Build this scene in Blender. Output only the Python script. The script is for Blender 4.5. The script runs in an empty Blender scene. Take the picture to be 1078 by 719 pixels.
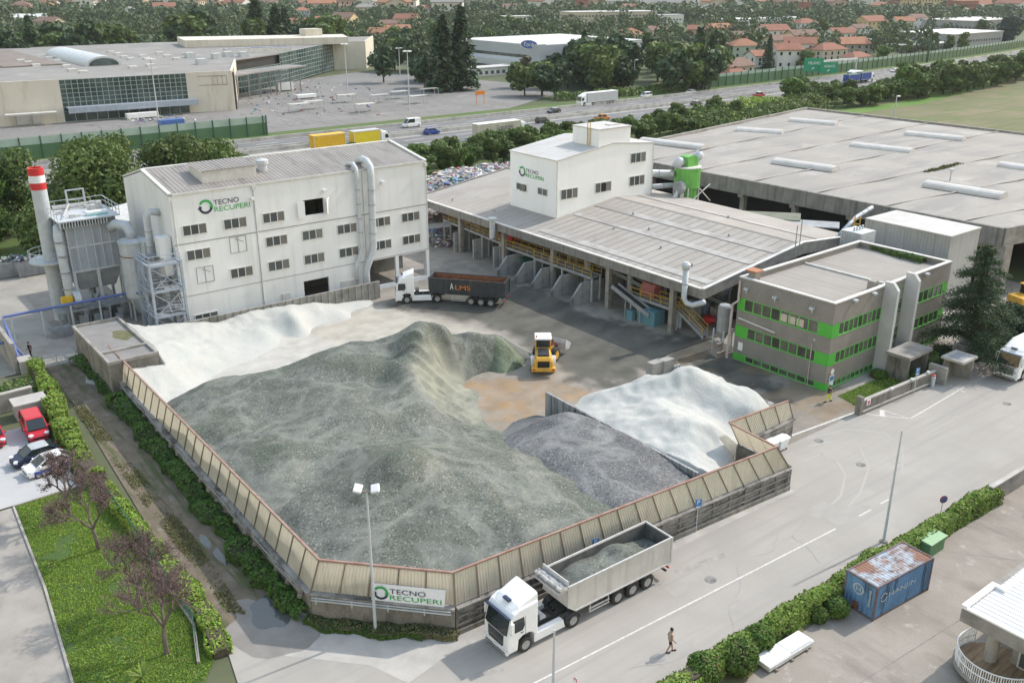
import bpy, math, random
import numpy as np
from mathutils import Vector, Matrix, noise
R = random.Random(11)
rad = math.radians
COL = bpy.context.scene.collection
SC = bpy.context.scene
# ---------------------------------------------------------------- camera, sky, sun, exposure
cd = bpy.data.cameras.new('camera'); cam = bpy.data.objects.new('camera', cd); COL.objects.link(cam)
cam.location = (0, 0, 39.164); cam.rotation_euler = (rad(90 - 21.3003), 0, -0.66)
cd.sensor_width = 36; cd.lens = 986.708 / 1078 * 36; cd.clip_start = 1; cd.clip_end = 9000
SC.camera = cam
SUN_EL, SUN_AZ = 43.0, -4.5            # azimuth from +X, counter-clockwise
w = bpy.data.worlds.new('World'); SC.world = w; w.use_nodes = True
nt = w.node_tree; sky = nt.nodes.new('ShaderNodeTexSky'); sky.sky_type = 'NISHITA'; sky.sun_disc = False
sky.sun_elevation = rad(SUN_EL); sky.sun_rotation = rad(90 - SUN_AZ); sky.air_density = 3.0; sky.dust_density = 1.5; sky.ozone_density = 3.5
sky.altitude = 150
bg = nt.nodes['Background']; bg.inputs[1].default_value = 0.15
tint = nt.nodes.new('ShaderNodeMixRGB'); tint.blend_type = 'MULTIPLY'; tint.inputs[0].default_value = 1; tint.inputs[2].default_value = (1.10, .96, .97, 1)
nt.links.new(sky.outputs[0], tint.inputs[1]); nt.links.new(tint.outputs[0], bg.inputs[0])
sl = bpy.data.lights.new('sun', 'SUN'); so = bpy.data.objects.new('sun', sl); COL.objects.link(so)
sl.energy = 2.0; sl.angle = rad(0.9); sl.color = (1, .94, .86)
sd_ = Vector((-math.cos(rad(SUN_EL)) * math.cos(rad(SUN_AZ)), -math.cos(rad(SUN_EL)) * math.sin(rad(SUN_AZ)), -math.sin(rad(SUN_EL))))
so.rotation_euler = sd_.to_track_quat('-Z', 'Y').to_euler(); so.location = (200, 0, 200)
SC.view_settings.view_transform = 'Standard'; SC.view_settings.look = 'None'
SC.view_settings.exposure = 0.92; SC.view_settings.gamma = 1
SC.cycles.max_bounces = 5; SC.cycles.diffuse_bounces = 3; SC.cycles.transparent_max_bounces = 6
SC.cycles.use_adaptive_sampling = True; SC.cycles.adaptive_threshold = 0.015
SC.cycles.use_denoising = True
try: SC.cycles.denoiser = 'OPENIMAGEDENOISE'
except Exception: pass
# ---------------------------------------------------------------- materials
def mat(name, c, c2=None, s=1.0, rough=.85, bump=0, bs=None, metal=0, streak=None, isl=0, fine=None, attr=None, dirt=None, spec=.3, obj=0, ccut=(.35, .65), rampn=None):
    m = bpy.data.materials.new(name); m.use_nodes = True
    n = m.node_tree.nodes; l = m.node_tree.links; b = n['Principled BSDF']
    b.inputs['Roughness'].default_value = rough; b.inputs['Metallic'].default_value = metal
    b.inputs['Specular IOR Level'].default_value = spec
    tc = n.new('ShaderNodeTexCoord'); co = tc.outputs['Object']
    def nz(scale, detail=5, rgh=.6, vec=None):
        t = n.new('ShaderNodeTexNoise'); t.inputs['Scale'].default_value = scale; t.inputs['Detail'].default_value = detail
        t.inputs['Roughness'].default_value = rgh; l.new(vec or co, t.inputs['Vector']); return t.outputs[0]
    def mr(src, a, b_):
        t = n.new('ShaderNodeMapRange'); t.inputs[1].default_value = a; t.inputs[2].default_value = b_; l.new(src, t.inputs[0]); return t.outputs[0]
    def mix(f, a, b_, bt='MIX'):
        t = n.new('ShaderNodeMixRGB'); t.blend_type = bt
        if isinstance(f, (int, float)): t.inputs[0].default_value = f
        else: l.new(f, t.inputs[0])
        for k, v in ((1, a), (2, b_)):
            if isinstance(v, tuple): t.inputs[k].default_value = (*v[:3], 1)
            else: l.new(v, t.inputs[k])
        return t.outputs[0]
    c2 = c2 or tuple(x * .78 for x in c)
    base = c
    if attr:
        a = n.new('ShaderNodeAttribute'); a.attribute_name = attr; base = a.outputs['Color']
        out = mix(mr(nz(s), *ccut), base, mix(1.0, base, (.78, .78, .78), 'MULTIPLY'))
    else: out = mix(mr(nz(s), *ccut), c, c2)
    if dirt: out = mix(mr(nz(dirt[1], 6, .7), dirt[2], dirt[3]), out, dirt[0])
    if streak:
        mp = n.new('ShaderNodeMapping'); mp.inputs['Scale'].default_value = streak[2] if len(streak) > 2 else (1.6, 1.6, .12); l.new(co, mp.inputs[0])
        out = mix(mr(nz(1.0, 5, .65, mp.outputs[0]), .5, streak[3] if len(streak) > 3 else .78), out, streak[0]) if streak[1] >= 1 else mix(mulf(n, l, mr(nz(1.0, 5, .65, mp.outputs[0]), .5, .75), streak[1]), out, streak[0])
    if fine:
        out = mix(mr(nz(fine[0], 2, .5), .3, .7), out, mix(1.0, out, (fine[1],) * 3, 'MULTIPLY'))
    if isl or obj:
        if obj: g = n.new('ShaderNodeObjectInfo'); rv = g.outputs['Random']
        else: g = n.new('ShaderNodeNewGeometry'); rv = g.outputs['Random Per Island']
        k = isl or obj
        v = n.new('ShaderNodeMapRange'); v.inputs[3].default_value = 1 - k; v.inputs[4].default_value = 1 + k; l.new(rv, v.inputs[0])
        h = n.new('ShaderNodeHueSaturation'); l.new(v.outputs[0], h.inputs['Value']); l.new(out, h.inputs['Color']); out = h.outputs[0]
    if not isinstance(out, tuple): l.new(out, b.inputs['Base Color'])
    if bump:
        bp = n.new('ShaderNodeBump'); bp.inputs['Strength'].default_value = bump; bp.inputs['Distance'].default_value = .1
        l.new(nz(bs or s * 6, 4), bp.inputs['Height']); l.new(bp.outputs[0], b.inputs['Normal'])
    return m
def mulf(n, l, src, k):
    t = n.new('ShaderNodeMath'); t.operation = 'MULTIPLY'; t.inputs[1].default_value = k; l.new(src, t.inputs[0]); return t.outputs[0]
def leafmat(name, cols, trans=.25, rough=.6):
    m = bpy.data.materials.new(name); m.use_nodes = True
    n = m.node_tree.nodes; l = m.node_tree.links; b = n['Principled BSDF']; b.inputs['Roughness'].default_value = rough
    b.inputs['Specular IOR Level'].default_value = .25
    g = n.new('ShaderNodeNewGeometry'); cr = n.new('ShaderNodeValToRGB'); l.new(g.outputs['Random Per Island'], cr.inputs[0])
    e = cr.color_ramp.elements
    while len(e) < len(cols): e.new(.5)
    for i, c in enumerate(cols): e[i].position = i / (len(cols) - 1); e[i].color = (*c, 1)
    oi = n.new('ShaderNodeObjectInfo'); v = n.new('ShaderNodeMapRange'); v.inputs[3].default_value = .82; v.inputs[4].default_value = 1.2
    l.new(oi.outputs['Random'], v.inputs[0]); h = n.new('ShaderNodeHueSaturation'); l.new(v.outputs[0], h.inputs['Value']); l.new(cr.outputs[0], h.inputs['Color'])
    l.new(h.outputs[0], b.inputs['Base Color'])
    if trans:
        t = n.new('ShaderNodeBsdfTranslucent'); l.new(h.outputs[0], t.inputs[0]); mx = n.new('ShaderNodeMixShader'); mx.inputs[0].default_value = trans
        l.new(b.outputs[0], mx.inputs[1]); l.new(t.outputs[0], mx.inputs[2]); l.new(mx.outputs[0], n['Material Output'].inputs[0])
    return m
def flat(name, c, rough=.5, metal=0, spec=.4): return mat(name, c, tuple(x * .9 for x in c), 3, rough, metal=metal, spec=spec)
M = {}
M['white'] = mat('white_paint', (.80, .81, .82), (.74, .75, .76), 1.5, .4)
M['grime_white'] = mat('dusty_white_paint', (.72, .72, .70), (.55, .54, .51), 1.2, .5)
M['black'] = flat('black_plastic', (.02, .02, .022), .55)
M['rubber'] = mat('rubber', (.03, .03, .03), (.06, .055, .05), 4, .9)
M['hub'] = mat('wheel_rim', (.42, .42, .42), (.3, .3, .3), 6, .45, metal=.3)
M['glass'] = leafmat('window_glass', [(.03, .04, .045), (.05, .06, .065), (.035, .045, .05), (.10, .11, .11), (.05, .055, .06), (.24, .23, .21)], 0, .14)
M['cabglass'] = flat('vehicle_glass', (.02, .028, .03), .08, spec=.6)
M['chrome'] = mat('bare_metal', (.56, .56, .55), (.45, .45, .44), 3, .45, metal=.1)
M['galv'] = mat('galvanised_steel', (.52, .555, .585), (.43, .465, .49), 1.2, .5, metal=.1)
M['galvdark'] = mat('weathered_steel', (.33, .35, .37), (.24, .255, .27), 1.1, .6, metal=.1)
M['bluesteel'] = mat('blue_grey_steel', (.36, .41, .49), (.28, .33, .40), 1.0, .5, metal=.05)
M['red'] = flat('red_paint', (.55, .035, .04), .35)
M['vanred'] = flat('van_red', (.50, .02, .035), .3)
M['yellow'] = mat('yellow_paint', (.75, .42, .05), (.6, .33, .05), 2, .45)
M['cy'] = mat('container_yellow', (.72, .43, .03), (.62, .36, .03), 1, .5)
M['rust'] = mat('rust', (.24, .11, .06), (.15, .07, .045), 3, .9)
M['concrete'] = mat('concrete', (.36, .345, .32), (.25, .24, .22), .8, .9, dirt=((.12, .115, .10), .35, .52, .8), fine=(9, .85))
M['dconc'] = mat('dark_concrete', (.25, .245, .235), (.18, .18, .17), .6, .92, streak=((.06, .06, .055), 1))
M['wconc'] = mat('weathered_wall', (.30, .28, .25), (.20, .19, .165), .5, .92, streak=((.07, .065, .058), 1, (1.1, 1.1, .25), .72), fine=(7, .75))
M['boards'] = mat('weathered_boards', (.36, .345, .325), (.20, .19, .18), .9, .92, dirt=((.05, .05, .048), .8, .5, .66), streak=((.07, .067, .063), 1, (.35, .35, 5.5), .66))
M['ink'] = flat('navy_ink', (.03, .035, .07), .6)
M['green_ink'] = flat('green_ink', (.03, .36, .08), .6)
M['signwhite'] = flat('sign_white', (.78, .79, .81), .45)
M['dark'] = flat('dark_interior', (.015, .015, .016), .9)  # near-black: shade of interiors put into the colour
M['lamp'] = flat('lamp_housing', (.75, .77, .80), .35)
M['orange'] = flat('orange_paint', (.62, .2, .03), .5)
M['blue'] = flat('car_blue', (.03, .07, .32), .3)
M['navy'] = flat('dark_blue', (.02, .03, .07), .35)
M['silver'] = flat('silver_paint', (.50, .51, .53), .3, .4)
M['dkgrey'] = flat('dark_grey_paint', (.045, .05, .055), .35)
M['lens'] = flat('headlight_lens', (.75, .77, .8), .1)
M['rlens'] = flat('rear_light_lens', (.45, .02, .02), .2)
M['skin'] = flat('skin', (.42, .24, .16), .6)
# ---------------------------------------------------------------- objects
ORG = {}
def setp(o, label=None, cat=None, group=None, kind=None):
    if label: o['label'] = label
    if cat: o['category'] = cat
    if group: o['group'] = group
    if kind: o['kind'] = kind
    return o
def thing(name, label, cat, loc=(0, 0, 0), group=None):
    o = bpy.data.objects.new(name, None); COL.objects.link(o); o.location = loc; o.empty_display_size = .3
    ORG[o] = Vector(loc); return setp(o, label, cat, group)
def link(o, parent=None):
    COL.objects.link(o)
    if parent is not None: o.parent = parent; ORG[o] = ORG.get(parent, Vector())
    return o
def meshobj(name, me, parent=None):
    return link(bpy.data.objects.new(name, me), parent)
def kids(o): return [c for c in ALLKIDS.get(o, o.children)]
ALLKIDS = {}
def copy_tree(o, loc=None, rz=None, label=None, group=None, parent=None, scale=None):
    c = o.copy(); COL.objects.link(c); ORG[c] = ORG.get(o, Vector())
    if parent is not None: c.parent = parent
    if loc is not None: c.location = loc
    if rz is not None: c.rotation_euler = (0, 0, rz)
    if scale is not None: c.scale = scale if isinstance(scale, tuple) else (scale,) * 3
    if label: c['label'] = label
    if group: c['group'] = group
    for ch in list(o.children): copy_tree(ch, parent=c)
    return c
class MB:
    def __init__(s): s.v = []; s.f = []; s.mi = []; s.cur = 0
    def add(s, vs, fs):
        n = len(s.v); s.v += [tuple(p) for p in vs]; s.f += [tuple(i + n for i in f) for f in fs]; s.mi += [s.cur] * len(fs); return s
    def box(s, x0, y0, z0, x1, y1, z1):
        return s.add([(x0, y0, z0), (x1, y0, z0), (x1, y1, z0), (x0, y1, z0), (x0, y0, z1), (x1, y0, z1), (x1, y1, z1), (x0, y1, z1)],
                     [(0, 3, 2, 1), (4, 5, 6, 7), (0, 1, 5, 4), (1, 2, 6, 5), (2, 3, 7, 6), (3, 0, 4, 7)])
    def obox(s, c, size, m=None):
        hx, hy, hz = (d / 2 for d in size); m = m or Matrix.Identity(3); c = Vector(c)
        vs = [c + m @ Vector((x, y, z)) for z in (-hz, hz) for x, y in ((-hx, -hy), (hx, -hy), (hx, hy), (-hx, hy))]
        return s.add(vs, [(0, 3, 2, 1), (4, 5, 6, 7), (0, 1, 5, 4), (1, 2, 6, 5), (2, 3, 7, 6), (3, 0, 4, 7)])
    def bar(s, p0, p1, w, h=None, up=(0, 0, 1)):
        p0, p1 = Vector(p0), Vector(p1); d = p1 - p0; L = d.length
        if L < 1e-6: return s
        x = d / L; u = Vector(up)
        if abs(x.dot(u)) > .98: u = Vector((0, 1, 0))
        y = u.cross(x).normalized(); z = x.cross(y)
        return s.obox((p0 + p1) / 2, (L, w, h or w), Matrix((x, y, z)).transposed())
    def prism(s, poly, z0, z1):
        n = len(poly); a = sum(poly[i][0] * poly[(i + 1) % n][1] - poly[(i + 1) % n][0] * poly[i][1] for i in range(n))
        if a < 0: poly = poly[::-1]
        return s.add([(x, y, z0) for x, y in poly] + [(x, y, z1) for x, y in poly],
                     [tuple(range(n))[::-1], tuple(range(n, 2 * n))] + [(i, (i + 1) % n, n + (i + 1) % n, n + i) for i in range(n)])
    def extr(s, prof, axis, a0, a1):
        """profile of 2-D points extruded along axis: 'x' takes (y,z), 'y' takes (x,z)"""
        n = len(prof)
        a = sum(prof[i][0] * prof[(i + 1) % n][1] - prof[(i + 1) % n][0] * prof[i][1] for i in range(n))
        if (a < 0) == (axis == 'x'): prof = prof[::-1]
        mk = (lambda p, t: (t, p[0], p[1])) if axis == 'x' else (lambda p, t: (p[0], t, p[1]))
        return s.add([mk(p, a0) for p in prof] + [mk(p, a1) for p in prof],
                     [tuple(range(n))[::-1], tuple(range(n, 2 * n))] + [(i, (i + 1) % n, n + (i + 1) % n, n + i) for i in range(n)])
    def tube(s, p0, p1, r0, r1=None, n=8):
        return s.path([p0, p1], [r0, r0 if r1 is None else r1], n)
    def path(s, pts, r, n=8, cap=True):
        pts = [Vector(p) for p in pts]; rs = r if isinstance(r, (list, tuple)) else [r] * len(pts)
        base = len(s.v); prev = None; vs = []
        for i, p in enumerate(pts):
            d = (pts[min(i + 1, len(pts) - 1)] - pts[max(i - 1, 0)])
            d = d.normalized() if d.length > 1e-9 else Vector((0, 0, 1))
            if prev is None: u = Vector((0, 0, 1)) if abs(d.z) < .9 else Vector((1, 0, 0))
            else: u = prev
            y = d.cross(u)
            if y.length < 1e-6: y = d.cross(Vector((0, 1, 0)))
            y.normalize(); x = y.cross(d).normalized(); prev = x
            vs += [p + (x * math.cos(2 * math.pi * k / n) + y * math.sin(2 * math.pi * k / n)) * rs[i] for k in range(n)]
        fs = [(i * n + k, i * n + (k + 1) % n, (i + 1) * n + (k + 1) % n, (i + 1) * n + k) for i in range(len(pts) - 1) for k in range(n)]
        if cap: fs += [tuple(range(n))[::-1], tuple(range((len(pts) - 1) * n, len(pts) * n))]
        return s.add(vs, fs)
    def lathe(s, prof, c=(0, 0, 0), n=16, axis='z', cap=True):
        vs = []; ax = {'z': lambda r, h, a: (r * math.cos(a), r * math.sin(a), h), 'y': lambda r, h, a: (r * math.cos(a), h, r * math.sin(a)), 'x': lambda r, h, a: (h, r * math.cos(a), r * math.sin(a))}[axis]
        for r, h in prof:
            for k in range(n):
                p = ax(r, h, 2 * math.pi * k / n); vs.append((c[0] + p[0], c[1] + p[1], c[2] + p[2]))
        m = len(prof)
        fs = [(i * n + k, i * n + (k + 1) % n, (i + 1) * n + (k + 1) % n, (i + 1) * n + k) for i in range(m - 1) for k in range(n)]
        if cap: fs += [tuple(range(n))[::-1], tuple(range((m - 1) * n, m * n))]
        return s.add(vs, fs)
    def loft(s, rings, cap=True):
        n = len(rings[0]); vs = [p for r in rings for p in r]
        fs = [(i * n + k, i * n + (k + 1) % n, (i + 1) * n + (k + 1) % n, (i + 1) * n + k) for i in range(len(rings) - 1) for k in range(n)]
        if cap: fs += [tuple(range(n))[::-1], tuple(range((len(rings) - 1) * n, len(rings) * n))]
        return s.add(vs, fs)
    def quad(s, *p): return s.add(p, [tuple(range(len(p)))])
    def mesh(s, name, mats, smooth=False, off=(0, 0, 0), fix=False):
        me = bpy.data.meshes.new(name); ox, oy, oz = off
        me.from_pydata([(x - ox, y - oy, z - oz) for x, y, z in s.v], [], s.f)
        mats = mats if isinstance(mats, (list, tuple)) else [mats]
        for m in mats: me.materials.append(m)
        if len(mats) > 1: me.polygons.foreach_set('material_index', s.mi)
        if fix:
            import bmesh
            b = bmesh.new(); b.from_mesh(me); bmesh.ops.recalc_face_normals(b, faces=b.faces); b.to_mesh(me); b.free()
        if smooth: me.polygons.foreach_set('use_smooth', [True] * len(me.polygons))
        me.update(); return me
    def build(s, name, mats, parent=None, smooth=False, fix=False):
        off = ORG.get(parent, Vector()) if parent is not None else Vector()
        return meshobj(name, s.mesh(name, mats, smooth, off, fix), parent)
    def top(s, name, mats, label=None, cat=None, group=None, kind=None, smooth=False, fix=False):
        xs = [p[0] for p in s.v]; ys = [p[1] for p in s.v]; zs = [p[2] for p in s.v]
        off = Vector(((min(xs) + max(xs)) / 2, (min(ys) + max(ys)) / 2, min(zs)))
        o = meshobj(name, s.mesh(name, mats, smooth, off, fix)); o.location = off; ORG[o] = off
        return setp(o, label, cat, group, kind)
def bev(o, wd=.03, seg=1):
    m = o.modifiers.new('bevel', 'BEVEL'); m.width = wd; m.segments = seg; m.limit_method = 'ANGLE'; m.angle_limit = rad(40); return o
def text_mesh(s, size, name='lettering', ex=0.01):
    cu = bpy.data.curves.new(name, 'FONT'); cu.body = s; cu.size = 1; cu.extrude = 0
    o = bpy.data.objects.new(name, cu); COL.objects.link(o)
    dg = bpy.context.evaluated_depsgraph_get(); dg.update()
    me = bpy.data.meshes.new_from_object(o.evaluated_get(dg)); bpy.data.objects.remove(o)
    xs = [v.co.x for v in me.vertices]; ys = [v.co.y for v in me.vertices]
    k = size[0] / (max(xs) - min(xs)); kz = size[1] / (max(ys) - min(ys)); x0, y0 = min(xs), min(ys)
    for v in me.vertices: v.co = Vector(((v.co.x - x0) * k, 0, (v.co.y - y0) * kz))   # upright, reads towards -Y
    me.name = name; return me
def put_text(s, size, m, parent, pos, rz=0, name='lettering', tilt=0):
    me = text_mesh(s, size); me.materials.append(m); o = meshobj(name, me, parent)
    o.location = Vector(pos) - ORG.get(parent, Vector()); o.rotation_euler = (tilt, 0, rz); return o
def arc_arrow(r, a0, a1, wd, n=14):
    mb = MB(); pts = []
    for i in range(n + 1):
        a = rad(a0 + (a1 - a0) * i / n); t = wd * (1.0 - .0 * i / n)
        pts.append(((r - t / 2) * math.cos(a), (r - t / 2) * math.sin(a), (r + t / 2) * math.cos(a), (r + t / 2) * math.sin(a)))
    for i in range(n): mb.quad((pts[i][0], 0, pts[i][1]), (pts[i][2], 0, pts[i][3]), (pts[i + 1][2], 0, pts[i + 1][3]), (pts[i + 1][0], 0, pts[i + 1][1]))
    a = rad(a1); d = 1 if a1 > a0 else -1; e = a + d * wd * 1.5 / r
    mb.quad(((r - wd * 1.1) * math.cos(a), 0, (r - wd * 1.1) * math.sin(a)), ((r + wd * 1.1) * math.cos(a), 0, (r + wd * 1.1) * math.sin(a)), (r * math.cos(e), 0, r * math.sin(e)))
    return mb
def logo(parent, pos, hgt, rz=0, tilt=0, total=None):
    """recycling ring of two arrows with two lines of lettering; pos = lower left of the ring"""
    r = hgt * .40; q = Matrix.Rotation(rz, 3, 'Z') @ Matrix.Rotation(tilt, 3, 'X')
    c = Vector(pos) + q @ Vector((hgt * .5, 0, hgt * .5))
    for nm, a0, a1, m in (('ring_arrow', 150, 0, 'green_ink'), ('ring_arrow', -15, -165, 'ink')):
        o = meshobj(nm, arc_arrow(r, a0, a1, hgt * .15).mesh(nm, M[m]), parent); o.location = c - ORG.get(parent, Vector()); o.rotation_euler = (tilt, 0, rz)
    tw = (total or hgt * 4.4) - hgt * 1.06
    put_text('TECNO', (tw * .70, hgt * .34), M['ink'], parent, Vector(pos) + q @ Vector((hgt * 1.06, 0, hgt * .52)), rz, 'lettering', tilt)
    put_text('RECUPERI', (tw, hgt * .34), M['green_ink'], parent, Vector(pos) + q @ Vector((hgt * 1.06, 0, hgt * .07)), rz, 'lettering', tilt)
def wall_holes(mb, axis, at, t, a0, a1, z0, z1, holes):
    """wall slab in the plane axis=at with thickness t (towards +), rectangular holes (a0,a1,z0,z1)"""
    A = sorted({a0, a1, *[h[0] for h in holes], *[h[1] for h in holes]}); Z = sorted({z0, z1, *[h[2] for h in holes], *[h[3] for h in holes]})
    for i in range(len(A) - 1):
        j = 0
        while j < len(Z) - 1:
            def solid(k): return not any(h[0] <= A[i] and A[i + 1] <= h[1] and h[2] <= Z[k] and Z[k + 1] <= h[3] for h in holes)
            if not solid(j): j += 1; continue
            k = j
            while k + 1 < len(Z) - 1 and solid(k + 1): k += 1
            if axis == 'y': mb.box(A[i], at, Z[j], A[i + 1], at + t, Z[k + 1])
            else: mb.box(at, A[i], Z[j], at + t, A[i + 1], Z[k + 1])
            j = k + 1
    return mb
def sheet(name, poly, z, m, label=None, cat=None, kind='structure'):
    mb = MB(); n = len(poly); a = sum(poly[i][0] * poly[(i + 1) % n][1] - poly[(i + 1) % n][0] * poly[i][1] for i in range(n))
    if a < 0: poly = poly[::-1]
    mb.quad(*[(x, y, z) for x, y in poly])
    return mb.top(name, m, label, cat, kind=kind)
def fbm(x, y, s=1.0, o=4):
    return noise.fractal(Vector((x * s, y * s, 3.7)), 1.0, 2.0, o)
def interp(a, b, t): return tuple(p + (q - p) * t for p, q in zip(a, b))
# ---------------------------------------------------------------- reading the photograph: a picture point on the plane at height z
_f = 986.708; _cp, _sp = math.cos(rad(21.3003)), math.sin(rad(21.3003))
def W(px, py, z=0):
    X = (px - 539) / _f; Y = (359.5 - py) / _f
    dy = _cp + Y * _sp; t = (39.164 - z) / (_sp - Y * _cp); gx, gy = X * t, dy * t
    return (gx * math.cos(.66) + gy * math.sin(.66), -gx * math.sin(.66) + gy * math.cos(.66))
def inpoly(x, y, poly):
    c = False; j = len(poly) - 1
    for i in range(len(poly)):
        xi, yi = poly[i]; xj, yj = poly[j]
        if (yi > y) != (yj > y) and x < (xj - xi) * (y - yi) / (yj - yi) + xi: c = not c
        j = i
    return c
def pdist(x, y, poly):
    d = 1e9
    for i in range(len(poly)):
        ax, ay = poly[i]; bx, by = poly[(i + 1) % len(poly)]; dx, dy = bx - ax, by - ay
        t = max(0, min(1, ((x - ax) * dx + (y - ay) * dy) / (dx * dx + dy * dy + 1e-9)))
        d = min(d, math.hypot(x - ax - t * dx, y - ay - t * dy))
    return d if inpoly(x, y, poly) else -d
def sstep(a, b, t): t = max(0, min(1, (t - a) / (b - a))); return t * t * (3 - 2 * t)
# ---------------------------------------------------------------- ground, roads, water
M['land'] = mat('far_land', (.07, .095, .04), (.12, .125, .075), .012, .95, dirt=((.07, .095, .045), .03, .45, .6))
mb = MB(); mb.quad((-4000, -1500, -.06), (7000, -1500, -.06), (7000, 7000, -.06), (-4000, 7000, -.06)); mb.top('ground', M['land'], kind='structure')
M['site'] = mat('site_ground', (.36, .34, .30), (.27, .255, .23), .18, .95, dirt=((.22, .21, .18), .4, .52, .75), fine=(6, .9), bump=.15, bs=5)
sheet('site_ground', [(-30, 104), (21, 104), (21, 40), (130, 46), (130, 150), (60, 160), (-30, 160)], 0, M['site'])
M['road'] = mat('road_surface', (.37, .35, .318), (.325, .308, .28), .16, .92, dirt=((.30, .288, .268), .35, .55, .85), streak=((.31, .297, .277), 1, (.03, 1.3, 1), .66), fine=(14, .93))
sheet('road', [(-90, 28.7), (170, 28.7), (170, 42.9), (76.3, 43.6), (76.3, 48), (66, 46), (59.4, 46), (59.4, 39.9), (27.3, 41.9), (20, 49), (15.2, 49), (14.2, 44), (-90, 44)], .006, M['road'])
M['patch'] = mat('asphalt_patch', (.14, .14, .14), (.2, .195, .19), 1, .9)
M['lightpatch'] = mat('concrete_patch', (.46, .44, .41), (.36, .345, .32), .5, .9, fine=(10, .9))
sheet('pavement', [W(390, 700), W(300, 690), W(300, 640), W(350, 652), W(385, 668), W(420, 672), W(470, 668), W(500, 660), W(505, 655), W(512, 668), W(470, 690), W(430, 719)], .010, M['lightpatch'])
sheet('pavement', [(27.4, 39.4), (59.2, 38.6), (59.2, 39.3), (27.4, 41.0)], .014, M['lightpatch'])
M['paint'] = mat('road_paint', (.64, .635, .61), (.47, .46, .43), 2.2, .8, dirt=((.38, .365, .335), 5, .50, .68))
def stripe(name, pts, wd, z=.016, m=None):
    mb = MB()
    for (x0, y0), (x1, y1) in zip(pts[:-1], pts[1:]):
        d = Vector((x1 - x0, y1 - y0)).normalized(); nx, ny = -d.y * wd / 2, d.x * wd / 2
        mb.quad((x0 + nx, y0 + ny, z), (x0 - nx, y0 - ny, z), (x1 - nx, y1 - ny, z), (x1 + nx, y1 + ny, z))
    return mb.top(name, m or M['paint'], kind='structure', fix=True)
stripe('road_marking', [(20, 34.6), (28, 34.4), (41, 33.9), (57, 33.3)], .13)
for a in range(60, 66, 3): stripe('road_marking', [(a, 33.25), (a + 1.6, 33.2)], .13)
stripe('road_marking', [W(832, 459), W(906, 432)], .22)
stripe('road_marking', [W(1016, 407), W(958, 441)], .14); stripe('road_marking', [W(1000, 406), W(1016, 413)], .12)
stripe('road_marking', [W(958, 441), W(912, 436)], .13); stripe('road_marking', [W(958, 441), W(930, 432)], .12)
mb = MB(); a, b, c, d = W(926, 431), W(931, 432), W(932, 439), W(926, 438); mb.quad((*a, .017), (*d, .017), (*c, .017), (*b, .017)); mb.top('road_marking', M['paint'], kind='structure', fix=True)
M['tyremark'] = mat('tyre_dust', (.372, .357, .332), (.355, .34, .315), .6, .95)
def arc_mark(pts, wd):
    stripe('tyre_track', [W(*p) for p in pts], wd, .012, M['tyremark'])
arc_mark([(845, 485), (865, 478), (880, 484), (890, 500), (885, 522), (860, 545)], .22)
arc_mark([(850, 470), (880, 464), (905, 470), (915, 492), (905, 520), (880, 548)], .18)
arc_mark([(850, 462), (890, 452), (930, 455), (950, 470), (950, 500)], .15)
for p in ((862, 464), (906, 489), (1060, 425), (748, 610)):   # manhole covers
    x, y = W(*p); mb = MB(); mb.lathe([(.42, 0), (.42, .012)], (x, y, .008), 14); mb.top('manhole_cover', M['dconc'], 'round iron manhole cover let into the pale road', 'manhole cover', 'manhole covers in the road')
for a, b_, wd in (((712, 603), (765, 583), .5), ((640, 640), (700, 612), .25), ((860, 600), (900, 590), .2), ((480, 715), (530, 704), .3)): stripe('damp_stain', [W(*a), W(*b_)], wd, .013, mat('damp_stain', (.25, .235, .21), (.34, .325, .30), 1.2, .85))
M['crack'] = flat('tar_crack', (.25, .24, .222), .9)
for k in range(9):
    x, y = R.uniform(20, 92), R.uniform(29.5, 39) if k < 11 else R.uniform(22, 27); a = R.choice((0, 0, 1.5)) + R.gauss(0, .25); pts = [(x, y)]
    for j in range(7): a += R.gauss(0, .35); pts.append((pts[-1][0] + .55 * math.cos(a), pts[-1][1] + .55 * math.sin(a)))
    stripe('tar_crack', [p for p in pts if 28.9 < p[1] < 39.2 or k >= 11] or pts[:2], R.uniform(.02, .035), .0145, M['crack'])
for k in range(5):
    x, y = R.uniform(30, 100), R.uniform(30, 38); mb = MB(); mb.quad(*[(x + q[0], y + q[1], .0125 + k * .0003) for q in ((0, 0), (R.uniform(2, 5), .1), (R.uniform(2, 5), R.uniform(.8, 1.6)), (.1, R.uniform(.8, 1.4)))]); mb.top('repair_patch', mat('repair_patch', (.345, .33, .305), (.31, .297, .275), .8, .92), kind='structure', fix=True)
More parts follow.
